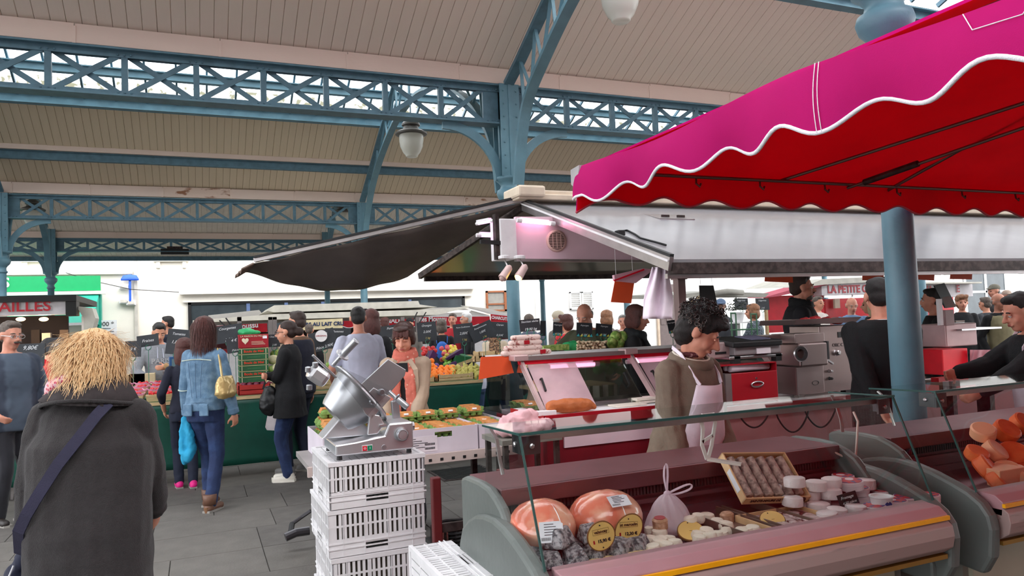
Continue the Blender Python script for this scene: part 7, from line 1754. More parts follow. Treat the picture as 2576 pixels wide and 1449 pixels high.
# farmhouse cheese van
o = empty('cheese_stall', (0, 15.5, 0), 'pale market van with folding roof selling raw milk cheese', 'stall'); Ys = 15.5
def zz(px, py, Y): return at(px, py, Y=Y).z
xa, xb, xc = at(490, 800, Y=Ys).x, at(1180, 770, Y=Ys).x, at(690, 775, Y=Ys).x; RF = mat('van_roof_cream', (206, 202, 190), .5)
MB().prism([at(x, y, Y=Ys) for x, y in ((485, 806), (690, 790), (1100, 778), (1180, 770), (1180, 774), (1100, 792), (690, 804), (485, 812))], (0, 2.4, -.04)).build('lower_flap', RF, o)
MB().prism([at(x, y, Y=Ys) for x, y in ((672, 782), (690, 768), (1052, 757), (1056, 766), (1100, 772), (690, 786))], (0, 2.2, -.03)).build('roof_top', RF, o)
for px in (602, 680, 691, 1013, 1050): a = at(px, 800, Y=Ys); MB().box(a.x - .04, a.x + .04, Ys, Ys + .08, 0, a.z + .02).build('post', ALU, o)
for (p, q) in (((568, 800), (592, 832)), ((552, 806), (585, 838)), ((1072, 785), (1050, 820)), ((1050, 785), (1035, 815))): MB().bar(at(*p, Y=Ys - .1), at(*q, Y=Ys), .02, .02).build('gas_strut', BLACK, o)
MB().prism([at(x, y, Y=Ys) for x, y in ((718, 808), (862, 801), (862, 826), (718, 833))], (0, .05, 0)).build('sign_panel', mat('cream_sign', (214, 200, 160), .7), o)
txt('FERMIERS AU LAIT CRU', .105, mat('dark_blue_letters', (30, 48, 88), .7), o, at(797, 816, Y=Ys - .01), (1, 0, .0), bold=.004)
MB().box(xa + .9, xb - 1.0, Ys + 1.9, Ys + 2.0, .0, 1.55).build('back_wall', DARK, o); MB().box(xa + .9, xb - 1.2, Ys + .1, Ys + .7, 0, 1.15).build('serving_counter', mat('beige_counter', (166, 150, 130), .6), o)
for k in range(7): MB().box(xa + 1 + k * .55, xa + 1.4 + k * .55, Ys + .2, Ys + .6, 1.15, 1.25 + .04 * (k % 3)).build('counter_goods', [WOOD, CREAM, DARK, WHITEP][k % 4], o)
tubelamp(at(1090, 785, Y=Ys + 1.0), at(1180, 783, Y=Ys + 1.0), 'white tube lamp under the cream van roof', mat('white_tube', (255, 250, 245), emit=3), .02)
# red charcuterie awning
o = empty('red_charcuterie_awning', (0, 20, 0), 'long red scalloped charcuterie awning with white lettering', 'awning'); Yr2 = 20.0
def sc_awn(pxa, pxb, ya, yb, h, texts, par, lam=.35, Y=Yr2, m=REDF):
    A, B = at(pxa, ya, Y=Y), at(pxb, yb, Y=Y); k = (A - V((0, 0, CH))).length / F_PX; L = abs(B.x - A.x)
    MB().grid(lambda u, v: A.lerp(B, u) + V((0, -.02 * sin(u * L * 5) * v, -(h * k + .05 * abs(sin(u * L / lam * pi))) * v)), int(L / lam * 8), 3).build('scalloped_valance', m, par, smooth=True)
    MB().tube([A.lerp(B, u / 160) + V((0, -.03, -(h * k + .05 * abs(sin(u / 160 * L / lam * pi))))) for u in range(161)], .014, 5).build('white_trim', WHITEP, par)
    MB().prism([A, B, B + V((0, .0, .03)), A + V((0, 0, .03))], (0, 2.6, .32)).build('canopy_top', WHITEP, par)
    for (s_, px, py, sz) in texts: txt(s_, sz, WHITEP, par, at(px, py, Y=Y - .06), (B - A), (0, 0, 1), bold=.005, sx=.85)
sc_awn(528, 672, 822, 806, 26, [('CHARCUTERIE', 565, 828, .15), ('Moussu', 622, 820, .2)], o)
sc_awn(860, 1232, 800, 796, 20, [('ARTISANALE', 965, 807, .20), ('Gilles Moussu', 1082, 803, .20)], o); sc_awn(1234, 1310, 790, 799, 22, [('CHARCUTERIE Moussu', 1277, 803, .12)], o)
for px in (532, 670, 862, 1100, 1232): a = at(px, 830, Y=Yr2); MB().box(a.x - .03, a.x + .03, Yr2, Yr2 + .06, 0, a.z + .2).build('awning_post', ALU, o)
MB().box(at(528, 830, Y=22).x, at(1310, 830, Y=22).x, 22.0, 22.1, 0, 1.62).build('back_cloth', mat('dark_red_backcloth', (80, 26, 30), .8), o)
MB().box(at(528, 830, Y=20.5).x, at(1310, 830, Y=20.5).x, 20.5, 21, 0, 1.05).build('counter', WHITEP, o)
for k in range(16): MB().box(.4 + k * .48, .7 + k * .48, 20.55, 20.8, 1.05, 1.15 + .05 * (k % 3)).build('counter_goods', [mat('raw_beef'), CREAM, DARK][k % 3], o)
# poultry stall at left
o = empty('poultry_stall', (-3, 13.5, 0), 'poultry stall with lit sign and warm lamps at the far left', 'stall'); Yp = 13.5
b = MB(); bx_ = lambda b, x0, y0, x1, y1, Y, d: (lambda a, c: b.box(min(a.x, c.x), max(a.x, c.x), Y, Y + d, min(a.z, c.z), max(a.z, c.z)))(at(x0, y0, Y=Y), at(x1, y1, Y=Y))
bx_(b, -260, 757, 165, 790, Yp, .3).build('sign_box', mat('sign_white', (206, 200, 204), .5), o)
b = MB(); bx_(b, 165, 752, 192, 794, Yp - .03, .35).build('sign_end', BLACK, o); b = MB(); bx_(b, -260, 750, 192, 757, Yp - .05, 2.6).build('stall_roof', BLACK, o)
txt('VOLAILLES', .22, mat('sign_red', (176, 24, 40), .5), o, at(18, 773, Y=Yp - .03), bold=.004, sx=1.1)
MB().box(-6.5, -2.2, Yp + 2.3, Yp + 2.4, 0, 2.0).build('back_wall', DARK, o); MB().box(-6.5, -2.1, Yp + .1, Yp + .8, 0, 1.1).build('counter', mat('brown_counter', (90, 66, 54), .6), o)
a = at(200, 800, Y=Yp); MB().prism([at(x, y, Y=Yp + .2) for x, y in ((192, 770), (232, 775), (240, 800), (228, 850), (212, 850), (210, 800))], (0, .5, 0)).build('folded_flap', mat('van_roof_cream'), o)
b = MB(); bx_(b, 205, 795, 222, 960, Yp + .3, .1).build('corner_post', WHITEP, o)
for px in (52, 110): MB().ball(at(px, 803, Y=Yp + .9), (.07, .07, .035), 12).build('lamp_bulb', WLED, o)
for k, px in enumerate((20, 78, 105, 150)): b = MB(); bx_(b, px, 838 - 8 * (k % 2), px + 22, 905, Yp + 1.6, .15).build('hanging_goods', [mat('honey_wood', (200, 150, 90), .6), DARK, CREAM, mat('brown_counter')][k], o)
for p in ((52, 803), (110, 803)):
    l = bpy.data.lights.new('warm_lamp_light', 'POINT'); l.energy = 18; l.color = (1, .75, .45); l.shadow_soft_size = .08; q = bpy.data.objects.new('warm_lamp_light', l); COL.objects.link(q); q.location = at(*p, Y=Yp + .7) + V((0, 0, -.12))
# red goat cheese van on the right
o = empty('goat_cheese_van', (9, 11, 0), 'red market van with white sign and striped letters beyond the bearded man', 'stall'); Yv = 10.6
b = MB(); bx_(b, 2066, 712, 2250, 738, Yv, .3).build('sign_panel', mat('sign_white'), o); txt('LA PETITE CHEVRERIE', .2, mat('sign_red'), o, at(2172, 727, Y=Yv - .01), bold=.006, sx=.95)
MB().prism([at(x, y, Y=Yv - .1) for x, y in ((2020, 722), (2070, 702), (2260, 694), (2260, 706), (2075, 716))], (0, 1.6, .05)).build('awning_top', mat('van_roof_cream'), o)
b = MB(); bx_(b, 1925, 745, 2076, 830, Yv + .3, .05).build('red_side_cloth', REDF, o); MB().prism([at(x, y, Y=Yv) for x, y in ((1915, 750), (2015, 722), (2140, 700), (2090, 715), (1960, 745))], (0, .4, .02)).build('pink_awning_edge', mat('faded_pink_cloth', (206, 90, 110), .7), o)
b = MB(); bx_(b, 2076, 752, 2260, 900, Yv + 1.2, .05).build('red_back_wall', mat('plain_red_panel'), o); b = MB(); bx_(b, 2060, 800, 2260, 900, Yv + .35, .4).build('serving_counter', MAR, o)
tubelamp(at(2072, 746, Y=Yv + .4), at(2140, 744, Y=Yv + .4), 'white tube lamp under the goat cheese sign', mat('white_tube'), .02)
b = MB(); bx_(b, 2100, 752, 2114, 775, Yv + 1.1, .05).build('hanging_sheet', CREAM, o)
o = empty('white_van_stall', (12, 10, 0), 'white stall with dark red letters right of the thick blue column', 'stall'); b = MB(); bx_(b, 2308, 716, 2448, 745, 10.2, .4).build('sign_panel', mat('sign_white'), o)
txt('VA            E', .2, mat('sign_red'), o, at(2370, 728, Y=10.18), bold=.004); MB().bar(at(2306, 713, Y=10.1), at(2452, 712, Y=10.1), .3, .03).build('roof_edge', mat('van_roof_cream'), o)
b = MB(); bx_(b, 2308, 745, 2404, 840, 10.8, .05).build('red_back_wall', mat('plain_red_panel'), o)
# grey rolled canopies between post and red van
o = empty('grey_canopies', (6, 10, 0), 'row of grey rolled canopy edges behind the curly-haired seller', 'canopy', None); GT = mat('grey_tarp', (176, 174, 166), .7, bump=.3)
MB().prism([at(x, y, Y=10.4) for x, y in ((1700, 742), (1790, 732), (1935, 738), (1925, 748), (1790, 745), (1702, 752))], (0, 1.4, .06)).build('canopy_sheet', GT, o)
MB().tube([at(1800, 738, Y=10.3), at(1830, 733, Y=10.3), at(1868, 736, Y=10.3)], .05, 10).build('rolled_tarp', GT, o, smooth=True)
for px in (1722, 1740, 1800, 1928): a = at(px, 750, Y=10.45); MB().box(a.x - .02, a.x + .02, 10.45, 10.5, 0, a.z).build('canopy_post', WOOD, o)
MB().bar(at(1705, 745, Y=10.4), at(1745, 775, Y=10.4), .03, .03).bar(at(1760, 745, Y=10.4), at(1728, 778, Y=10.4), .03, .03).build('brace', WOOD, o)
# racks with potted plant
o = empty('green_rack', (6, 8.7, 0), 'green metal display racks beside the tweed coat', 'rack'); GRM = mat('green_rack_metal', (70, 110, 84), .5)
for px in (1838, 1850, 1888, 1902): a = at(px, 780, Y=8.8); MB().tube([(a.x, 8.8, 0), (a.x, 8.8, at(px, 788, Y=8.8).z)], .012, 6).build('upright', GRM, o)
for (p, q) in (((1838, 788), (1850, 788)), ((1888, 790), (1902, 790)), ((1838, 830), (1902, 828)), ((1838, 850), (1902, 848))): MB().tube([at(*p, Y=8.8), at(*q, Y=8.8)], .012, 6).build('rail', GRM, o)
a = at(1856, 800, Y=8.95); o = empty('potted_plant', a, 'dark leafy plant in a white hanging pot', 'plant'); smooth_angle(MB().lathe(a, [(.07, -.06), (.1, .07), (.11, .07), (.11, .09), (.09, .09)], 18).build('pot', WHITEP, o))
b = MB(); rn = random.Random(2)
for i in range(160):
    d = V((rn.gauss(0, 1), rn.gauss(0, 1), abs(rn.gauss(0, .8)))).normalized() * rn.uniform(.06, .2); c = a + V((0, 0, .12)) + d; r = V((rn.uniform(-1, 1), rn.uniform(-1, 1), rn.uniform(-.5, .5))).normalized() * .022; u = r.cross(d).normalized() * .011
    b.add([c - r, c + u, c + r, c - u], [(0, 1, 2, 3)])
b.build('foliage', mat('dark_foliage', (46, 52, 42), .7), o)['kind'] = 'stuff'; MB().box(a.x - .18, a.x + .18, a.y - .12, a.y + .12, a.z - .08, a.z - .06).build('pot_stand', WHITEP, o); MB().box(a.x - .02, a.x + .02, a.y - .02, a.y + .02, 0, a.z - .08).build('stand_leg', WHITEP, o)
o = empty('vegetable_table', (5.5, 8.2, 0), 'low vegetable table with pale roots beyond the cheese seller', 'table'); MB().box(4.6, 7.6, 8.0, 8.6, .95, .99).build('table_top', GREENM, o); MB().box(4.6, 7.6, 7.98, 8.0, .3, .97).build('skirt', GREENC, o)
for x in (4.7, 7.5): MB().box(x, x + .05, 8.3, 8.35, 0, .95).build('leg', RUST, o)
q0 = None
for i in range(14):
    p = at(1850 + i * 8, 858 - (i % 3) * 3, Z=1.01)
    if q0 is None: q0 = MB().tube([(0, -.12, 0), (0, .12, 0)], [.022, .012], 8).build('white_root', ASP, smooth=True); q = q0; tag(q, 'pale root vegetable on the low table beyond the seller', 'vegetable', 'pale roots')
    else: q = dup(q0, (0, 0, 0))
    q.location = (4.9 + i * .18, 8.25 + (i % 3) * .06, 1.01); q.rotation_euler = (0, 0, U(.6, 1.8))
fruits('yellow_flower', mat('lime_flower', (180, 190, 60), .8, bump=.5), .05, [V((4.75 + .1 * i, 8.1, 1.03)) for i in range(4)], 'lime yellow bunch on the low vegetable table', 'lime bunches')
# ---------------------------------------------------------------- the people of the market
WOOL = mat('charcoal_wool', (44, 40, 41), .95, var=.14, scale=60, bump=.5, bscale=220, sheen=.1)
DENIM = mat('light_denim', (92, 124, 152), .85, c2=(120, 150, 176), thr=(.4, .7), scale=18, bump=.4, bscale=150)
JEAN = mat('dark_blue_jeans', (30, 46, 84), .85, c2=(44, 66, 110), thr=(.45, .7), scale=10, bump=.35, bscale=150)
NAVY = mat('navy_knit', (28, 30, 46), .9, bump=.3, bscale=120)
BLKC = mat('black_wool', (18, 18, 21), .9, bump=.3, bscale=120)
BLKT = mat('black_cloth', (24, 24, 28), .85, bump=.2)
BRBOOT = mat('brown_leather', (104, 72, 56), .5, var=.2, bump=.3)
GREYH = mat('grey_marl_jersey', (142, 146, 154), .9, var=.1, scale=50, bump=.2)
WTEE = mat('pale_cotton', (206, 208, 228), .85, bump=.15)
TRENCH = mat('beige_gabardine', (170, 148, 128), .8, bump=.2, var=.08)
CORAL = mat('coral_dotted_scarf', (224, 170, 150), .85, kind='voronoi', c2=(202, 108, 92), thr=(.16, .24), scale=26, bump=.3)
PINKP = mat('pink_patterned_scarf', (206, 60, 100), .8, kind='voronoi', c2=(236, 190, 200), thr=(.38, .55), scale=70, bump=.2)
TAUPE = mat('taupe_fleece', (122, 106, 92), .92, var=.1, scale=20, bump=.25, bscale=120)
OLIVE = mat('olive_wool', (74, 78, 58), .9, bump=.3)
APW = mat('white_apron_cotton', (236, 222, 234), .85, bump=.25, bscale=30)
STRIPE = mat('grey_check_shirt', (84, 96, 112), .85, kind='wave', c2=(60, 68, 84), thr=(.6, .8), scale=9, stretch=(.1, .1, 1))
REDC = mat('red_anorak', (206, 30, 44), .6, bump=.2)
FLEECE = mat('pale_blue_fleece', (118, 150, 190), .9, bump=.3)
TWEED = mat('grey_tweed', (122, 132, 142), .9, c2=(60, 68, 78), thr=(.45, .55), scale=60)
BRSW = mat('brown_sweater', (104, 78, 60), .9)
WHITEC = mat('white_canvas_shoe', (226, 220, 208), .7)
# 1 the woman in the foreground, seen from behind
def ex(I):
    o = I['o']; E, nb, be = I['E'], I['nb'], I['bend']
    # ribbed standing collar
    g = MB(); n = 84
    for lay, (r0, r1, z0, z1) in enumerate(((.175, .100, .02, .15),)):
        vs = []; 
        for i in range(n):
            t = 2 * pi * i / n; k = 1 + (.035 if i % 2 else -.01)
            for v in (0, .35, .7, 1, 1.02, .7):
                vv = min(v, 1); r = (r0 + (r1 - r0) * vv) * (k if v < 1.01 else 1)
                if v == 1.02: r = r1 * .93
                zz = z0 + (z1 - z0) * vv - (.02 * cos(t * 1) if vv < .1 else 0)
                vs.append(nb + V((r * cos(t) * 1.12, r * .92 * sin(t) - .01, zz)))
        m_ = 5; fs = [(i * 6 + j, ((i + 1) % n) * 6 + j, ((i + 1) % n) * 6 + j + 1, i * 6 + j + 1) for i in range(n) for j in range(4)]
        g.add(vs, fs)
    kid(g, 'ribbed_collar', mat('ribbed_wool', (58, 52, 53), .95, var=.2, scale=30), I, smooth=True, solid=.006)
    b = MB().tube([nb + V((.197 * cos(t), .165 * sin(t) - .012, .018 - .012 * cos(2 * t) - .010 * sin(t))) for t in [2 * pi * i / 48 for i in range(49)]], .0085, 8)
    kid(b, 'collar_edge', WOOL, I, smooth=True)
    scarf(I, PINKP, r=.036, tails=False, up=.10)
    g = Blob().chain([nb + V((-.05, -.11, .13)), nb + V((-.13, -.06, .09)), nb + V((-.19, .03, .03))], [.03, .036, .03]); g.build('scarf_end', PINKP, o, vox=.010, sm=2, disp=(.02, .05))
    # bag strap across the back
    P = [be((.13, -.14, 1.45)), be((.10, -.178, 1.40)), be((.05, -.20, 1.32)), be((-.03, -.212, 1.21)), be((-.10, -.208, 1.10)), be((-.16, -.19, 1.01)), be((-.205, -.16, .94)), V((-.25, -.07, .84))]
    b = MB()
    for i in range(len(P) - 1):
        pass
    q = MB().sweep(P, .047, .008, up=(0, -1, 0)); 
    st = kid(q, 'shoulder_strap', mat('navy_webbing', (40, 38, 62), .8, bump=.3, bscale=200), I)
    g = Blob(); g.ell((-.31, .07, .70), (.07, .10, .10)).ell((-.33, .08, .63), (.06, .085, .075)).ell((-.29, .05, .78), (.045, .07, .05))
    g.build('drawstring_bag', mat('navy_bag_cloth', (24, 28, 52), .85, bump=.3), o, vox=.011, sm=2, disp=(.03, .05))
    for dx in (-.03, .03): kid(MB().tube([V((-.335 + dx, -.02, .78)), V((-.345 + dx, -.045, .73)), V((-.34 + dx, -.03, .7))], .004, 6), 'cord', mat('white_cord', (200, 200, 205), .7), I)
    # turned-back ribbed cuffs
    for i in (0, 1):
        S, eb, W = I['arms'][i]; d = (W - eb).normalized(); kid(MB().lathe(W - d * .06, [(.05, 0), (.055, .006), (.056, .05), (.05, .058)], 26, axis=d), 'ribbed_cuff', mat('ribbed_wool'), I, smooth=True)
    strands('hair_strands', HBL, o, I['Rh'], E((0, -.03, .02)) - Matrix.Identity(3) @ V((0, 0, 0)) if False else V((0, 0, 0)), (.116, .12, .108), 3000, .125, 3, lift=.06, curl=.012, width=.0024, jit=.6).location = E((0, -.03, .02))
    kid(MB().tube([be((.03, -.158, 1.3)), be((.032, -.168, 1.2)), be((.03, -.172, 1.0)), V((.03, -.172, .8)), V((.03, -.172, .62))], .003, 5), 'back_seam', mat('ribbed_wool'), I)
person(238, 826, 2.95, 4, 'woman with fluffy blond hair in a charcoal wool coat, seen from behind', hair=('fluffy', HBL), sex='f', vox=.0105, fat=1.12, shw=.195,
       coat=dict(m=WOOL, z=.50, t=.026, name='wool_coat', flare=.02, box=.205, disp=(.03, .2)), pants=BLKT, lean=5, turn=6, hands=((-.30, .06, .69), (.16, .30, .88)),
       elbows=((-.8, -.6, 0), (.8, -.4, 0)), extras=ex, hair_extra=.02, pitch=4)
# 2 denim jacket
def ex(I):
    o = I['o']; E, nb, be = I['E'], I['nb'], I['bend']
    strands('hair_strands', HAUB, o, I['Rh'], (0, 0, 0), (.098, .108, .1), 1100, .24, 5, lift=.03, curl=.006, width=.003, front=.3).location = E((0, -.03, .02))
    pip = mat('pale_piping', (196, 206, 190), .8)
    kid(MB().tube([be((x, -.137 + abs(x) * .1, 1.36 + .01 * cos(x * 12))) for x in (-.15, -.1, -.05, 0, .05, .1, .15)], .0045, 6), 'back_piping', pip, I)
    for i in (0, 1):
        S, eb, W = I['arms'][i]; d = (W - eb).normalized(); p = eb + d * .02; kid(MB().lathe(p, [(.062, 0), (.064, .006)], 18, axis=d), 'sleeve_piping', pip, I)
        kid(MB().lathe(W - d * .04, [(.048, 0), (.051, .004), (.051, .045), (.047, .05)], 18, axis=d), 'cuff', DENIM, I)
    kid(MB().sweep([be((.165 * sin(t), -.135 * cos(t) - .008, 1.0)) for t in [-1.5 + .25 * i for i in range(13)]], .04, .008, up=(0, -1, 0)), 'waistband', DENIM, I)
    for x in (-.075, .09): kid(MB().box(x - .045, x + .045, -.165, -.148, .86, .97), 'flap_pocket', DENIM, I, bevel=.01)
    for x in (-.07, .0, .07): kid(MB().tube([be((x, -.142, 1.34)), be((x * .8, -.14, 1.2)), be((x * .6, -.135, 1.02))], .002, 5), 'stitched_seam', mat('denim_seam', (66, 90, 118), .8), I)
    # turquoise scarf hanging from the left hand
    W = I['arms'][0][2]; g = Blob(); W = W + V((.04, -.09, -.07))
    g.chain([W + V((0, 0, .03)), W + V((.03, .02, -.12)), W + V((.05, .02, -.25)), W + V((.02, .01, -.33)), W + V((-.03, 0, -.26)), W + V((-.03, 0, -.1)), W], [.03, .04, .045, .042, .035, .03, .03])
    g.chain([W, W + V((-.02, .03, -.16)), W + V((-.03, .03, -.36))], [.04, .045, .035]); g.chain([W + V((.02, 0, 0)), W + V((.06, -.01, -.12)), W + V((.07, 0, -.24))], [.03, .034, .03])
    g.build('turquoise_scarf', mat('turquoise_scarf', (38, 156, 200), .8, bump=.2), o, vox=.009, sm=2, disp=(.02, .04))
    # gold handbag on the right shoulder
    c = V((.25, -.06, 1.13)); g = Blob()
    g.loft([(c + V((0, 0, -.12)), V((.045, 0, 0)), V((0, .10, 0))), (c + V((0, 0, -.08)), V((.07, 0, 0)), V((0, .13, 0))), (c + V((0, 0, .02)), V((.06, 0, 0)), V((0, .115, 0))), (c + V((0, 0, .08)), V((.025, 0, 0)), V((0, .09, 0)))])
    hb = g.build('handbag', mat('gold_leather', (196, 168, 112), .3, .35, bump=.2), o, vox=.010, sm=3, disp=(.02, .06))
    for dy in (-.05, .05):
        t = MB().sweep([c + V((0, dy, .06)), c + V((-.02, dy * .8, .17)), be((.15, dy * .3, 1.46)), c + V((-.05, dy * .5 + .05, .25)), c + V((0, dy, .06))][:3], .022, .01, up=(1, 0, 0)); kid(t, 'bag_strap', mat('gold_leather'), I)
    W = I['arms'][1][2]; kid(MB().box(W.x - .02, W.x + .02, W.y + .0, W.y + .07, W.z - .06, W.z - .03), 'black_wallet', BLACK, I, bevel=.006)
    for hj, kn, an in I['legs']:
        kid(MB().lathe(an + V((0, -.05, -.085)), [(.022, 0), (.03, .05)], 12), 'boot_heel', mat('wood_heel', (130, 92, 64), .5), I)
        kid(MB().lathe(an + V((0, -.01, -.02)), [(.056, 0), (.06, .05), (.062, .09), (.056, .092)], 16), 'boot_shaft', BRBOOT, I, smooth=True)
person(514, 797, 6.65, -12, 'woman with auburn hair in a denim jacket holding a turquoise scarf', hair=('long', HAUB), sex='f', vox=.0105,
       coat=dict(m=DENIM, z=.90, t=.016, name='denim_jacket', collar=.03), pants=JEAN, shoes=BRBOOT, hands=((-.23, .05, .82), (.25, .06, .86)), feet=((-.05, .10), (.10, -.10)), extras=ex, turn=-10, height=1.70)
def ex(I):
    for hj, kn, an in I['legs']:
        for j in range(3): kid(MB().tube([an + V((-.03, .03 + j * .025, -.03 - j * .004)), an + V((0, .035 + j * .025, -.014 - j * .006)), an + V((.03, .03 + j * .025, -.03 - j * .004))], .006, 6), 'white_lace', WHITEC, I)
person(463, 868, 7.55, 30, 'young person in a navy top and pink shoes half hidden by the denim jacket', hair=('long', HAUB), sex='f', vox=.0125, coat=dict(m=NAVY, z=.90, t=.010, name='navy_top', sleeve=.8),
       pants=mat('dark_indigo_jeans', (26, 32, 52), .85), shoes=mat('hot_pink_canvas', (226, 20, 130), .6), hands=((-.22, .10, .93), (.15, .2, .98)), feet=((-.07, .08), (.07, -.02)), extras=ex, height=1.50)
# 4/5 the waiting couple
def ex(I):
    E = I['E']; be = I['bend']; g = Blob(); g.ell((-.10, .20, .86), (.07, .11, .14)).ell((-.10, .19, .98), (.05, .08, .08)); g.build('black_handbag', mat('black_leather', (14, 14, 16), .4), I['o'], vox=.013, sm=2, disp=(.02, .06))
    kid(MB().sweep([V((-.10, .12, 1.02)), V((-.13, .1, 1.15)), V((-.14, .12, 1.22)), V((-.12, .22, 1.12)), V((-.10, .26, 1.02))], .02, .006, up=(1, 0, 0)), 'bag_strap', BLACK, I)
    for z in (.92, 1.0, 1.08): kid(MB().lathe(V((-.05, .137, z)), [(.012, 0), (.012, .006)], 10, axis=(0, 1, 0)), 'coat_button', STEEL, I)
    kid(MB().lathe(E((-.082, .0, -.035)), [(.006, 0), (.006, .004)], 8, axis=(-1, 0, 0)), 'earring', mat('pearl', (220, 214, 206), .3), I)
    for hj, kn, an in I['legs']:
        kid(MB().prism([an + V((x, y, -.086)) for x, y in ((-.04, -.075), (.04, -.075), (.048, .06), (.04, .155), (0, .18), (-.04, .155), (-.048, .06))], (0, 0, .026)), 'white_sole', WHITEC, I)
person(722, 806, 7.75, 92, 'woman in a black coat with folded arms and patterned glasses', hair=('bun', HBR), sex='f', vox=.0115, coat=dict(m=BLKC, z=.70, t=.02, name='black_coat', flare=.18, collar=.05),
       pants=JEAN, shoes=WHITEC, hands=((.11, .17, 1.12, (0, -1, 0)), (-.12, .20, 1.16, (0, -1, 0))), elbows=((-.8, .1, -1), (.8, .1, -1)), feet=((-.06, .02), (.07, .06)), glasses='thick', extras=ex, pitch=2)
def ex(I):
    W = I['arms'][0][2]; g = MB(); c = W + V((0, .04, -.32))
    def bagf(u, v):
        a = 2 * pi * u; r = .13 * (1 - v) ** .5 * (1 if v > .1 else .8 + 2 * v) * (1 + .08 * sin(a * 6)); r = max(r, .012); return c + V((r * .5 * cos(a), r * sin(a), -.06 + .32 * v))
    kid(g.grid(bagf, 24, 10), 'white_plastic_bag', mat('thin_white_bag', (232, 220, 222), .4, trans=.4), I, smooth=True)
person(747, 781, 8.15, 70, 'man in a brown sweater and navy body warmer standing behind the black coat', hair=('short', HBR), vox=.0125, coat=dict(m=BRSW, z=.86, t=.018, name='brown_sweater', vest=NAVY), pants=mat('dark_indigo_jeans'),
       shoes=mat('grey_trainer', (120, 118, 116), .7), hands=((-.22, .12, .86), (.22, .0, .84)), feet=((-.09, .1), (.10, -.02)), extras=ex)
# 6/7
def ex(I): pass
person(900, 768, 7.55, 32, 'man in a pale T-shirt wearing sunglasses, seen from behind', hair=('crop', HBK), vox=.012, coat=dict(m=WTEE, z=.84, t=.014, name='t_shirt', sleeve=.5), pants=JEAN, hands=((-.20, .28, 1.02), (.2, .26, .98)), glasses='sun', turn=22, fat=1.12, extras=ex, skin=SKINR)
person(931, 776, 8.15, 20, 'woman with sunglasses pushed up in dark red hair behind the pale T-shirt', hair=('long', HAUB), sex='f', vox=.014, coat=dict(m=BLKT, z=.84, name='dark_top'), turn=-30,
       extras=lambda I: [kid(MB().ball(I['E']((sx * .035, .03, .125)), V((.028, .02, .01)), 10), 'sunglasses', BLACK, I) for sx in (-1, 1)])
# 8 coral scarf
def ex(I):
    be = I['bend']
    scarf(I, CORAL, tl=.66)
    for x in (-.12, .12): kid(MB().sweep([be((x * .5, .10, 1.44)), be((x, .15, 1.36)), be((x * 1.05, .16, 1.24)), be((x * .9, .155, 1.1)), be((x * .8, .15, .95))], .04, .012, up=(0, 1, 0)), 'lapel', TRENCH, I)
    kid(MB().prism([be((x, .142, z)) for x, z in ((-.05, 1.42), (.05, 1.42), (.07, 1.0), (-.07, 1.0))], (0, .01, 0)), 'dark_top', BLKT, I)
    g = Blob()
    for x in (-.05, -.025, 0, .025, .05): g.cap(I['E']((x, .072, .075)), I['E']((x * 1.05, .094, .036)), .016, .009)
    g.build('fringe', HAUB, I['o'], vox=.008, sm=1)
person(1015, 813, 5.78, 176, 'woman with short auburn hair in a coral scarf and beige trench coat, looking down', hair=('pixie', mat('dark_auburn_hair', (58, 30, 24), .5, var=.3, scale=30, bump=.5)), sex='f', vox=.0105, skin=SKINR, fat=1.05,
       coat=dict(m=TRENCH, z=.6, t=.024, name='trench_coat', flare=.12, collar=.035), pitch=16, hands=((-.12, .26, .92), (.12, .26, .92)), extras=ex, eyes='down')
# 9-12
def ex(I):
    W = I['arms'][0][2]; g = Blob().ell(W + V((-.02, .10, -.03)), (.05, .05, .06)).ell(W + V((.02, .1, .02)), (.04, .04, .04)); g.build('paper_bag', mat('kraft_paper', (176, 140, 100), .8), I['o'], vox=.012, sm=1, disp=(.02, .03))
    txt('PARIS', .09, mat('hoodie_print', (170, 172, 178), .8), I['o'], I['root'] * 0 + V((0, .152, 1.26)) + org(I['o']), (-1, 0, 0), (0, 0, 1), bold=.002)
    for sx in (-1, 1): kid(MB().tube([I['nb'] + V((sx * .03, .10, .0)), I['bend']((sx * .035, .155, 1.3))], .004, 6), 'hood_cord', WTEE, I)
person(400, 811, 9.4, -148, 'young trader in a grey hooded sweatshirt folding a paper bag', hair=('short', HBK), vox=.012, coat=dict(m=GREYH, z=.84, t=.02, name='hooded_sweatshirt', hood=True), pitch=22,
       hands=((-.06, .28, 1.18), (.14, .26, 1.02)), elbows=((-1, -.2, -.6), (1, -.2, -.6)), extras=ex)
person(422, 793, 12.0, 95, 'man with glasses and dark jacket beyond the hooded trader', hair=('short', HBK), vox=.015, coat=dict(m=NAVY, z=.84, name='dark_jacket'), glasses='thin')
def ex(I):
    g = Blob().cap(I['E']((-.025, .105, -.045)), I['E']((.025, .105, -.045)), .010, .010); g.build('moustache', HSG, I['o'], vox=.007, sm=1)
    W = I['arms'][1][2]; kid(MB().lathe(W - V((0, 0, .01)), [(.036, 0), (.036, .014)], 14), 'watch', STEEL, I)
person(26, 807, 6.4, -118, 'stout man with moustache and grey check shirt behind the left fruit table', hair=('short', HSG), vox=.012, fat=1.3, skin=SKINR, coat=dict(m=STRIPE, z=.80, t=.018, name='check_shirt', sleeve=.8, collar=.02),
       pitch=6, hands=((-.20, .22, .98), (.22, .18, .98)), glasses='thin', extras=ex, hs=1.02)
person(128, 843, 8.25, -60, 'child in a bright red anorak beside the foreground woman', hair=('short', HBK), vox=.0125, coat=dict(m=REDC, z=.8, name='red_anorak', hood=True), height=1.56)
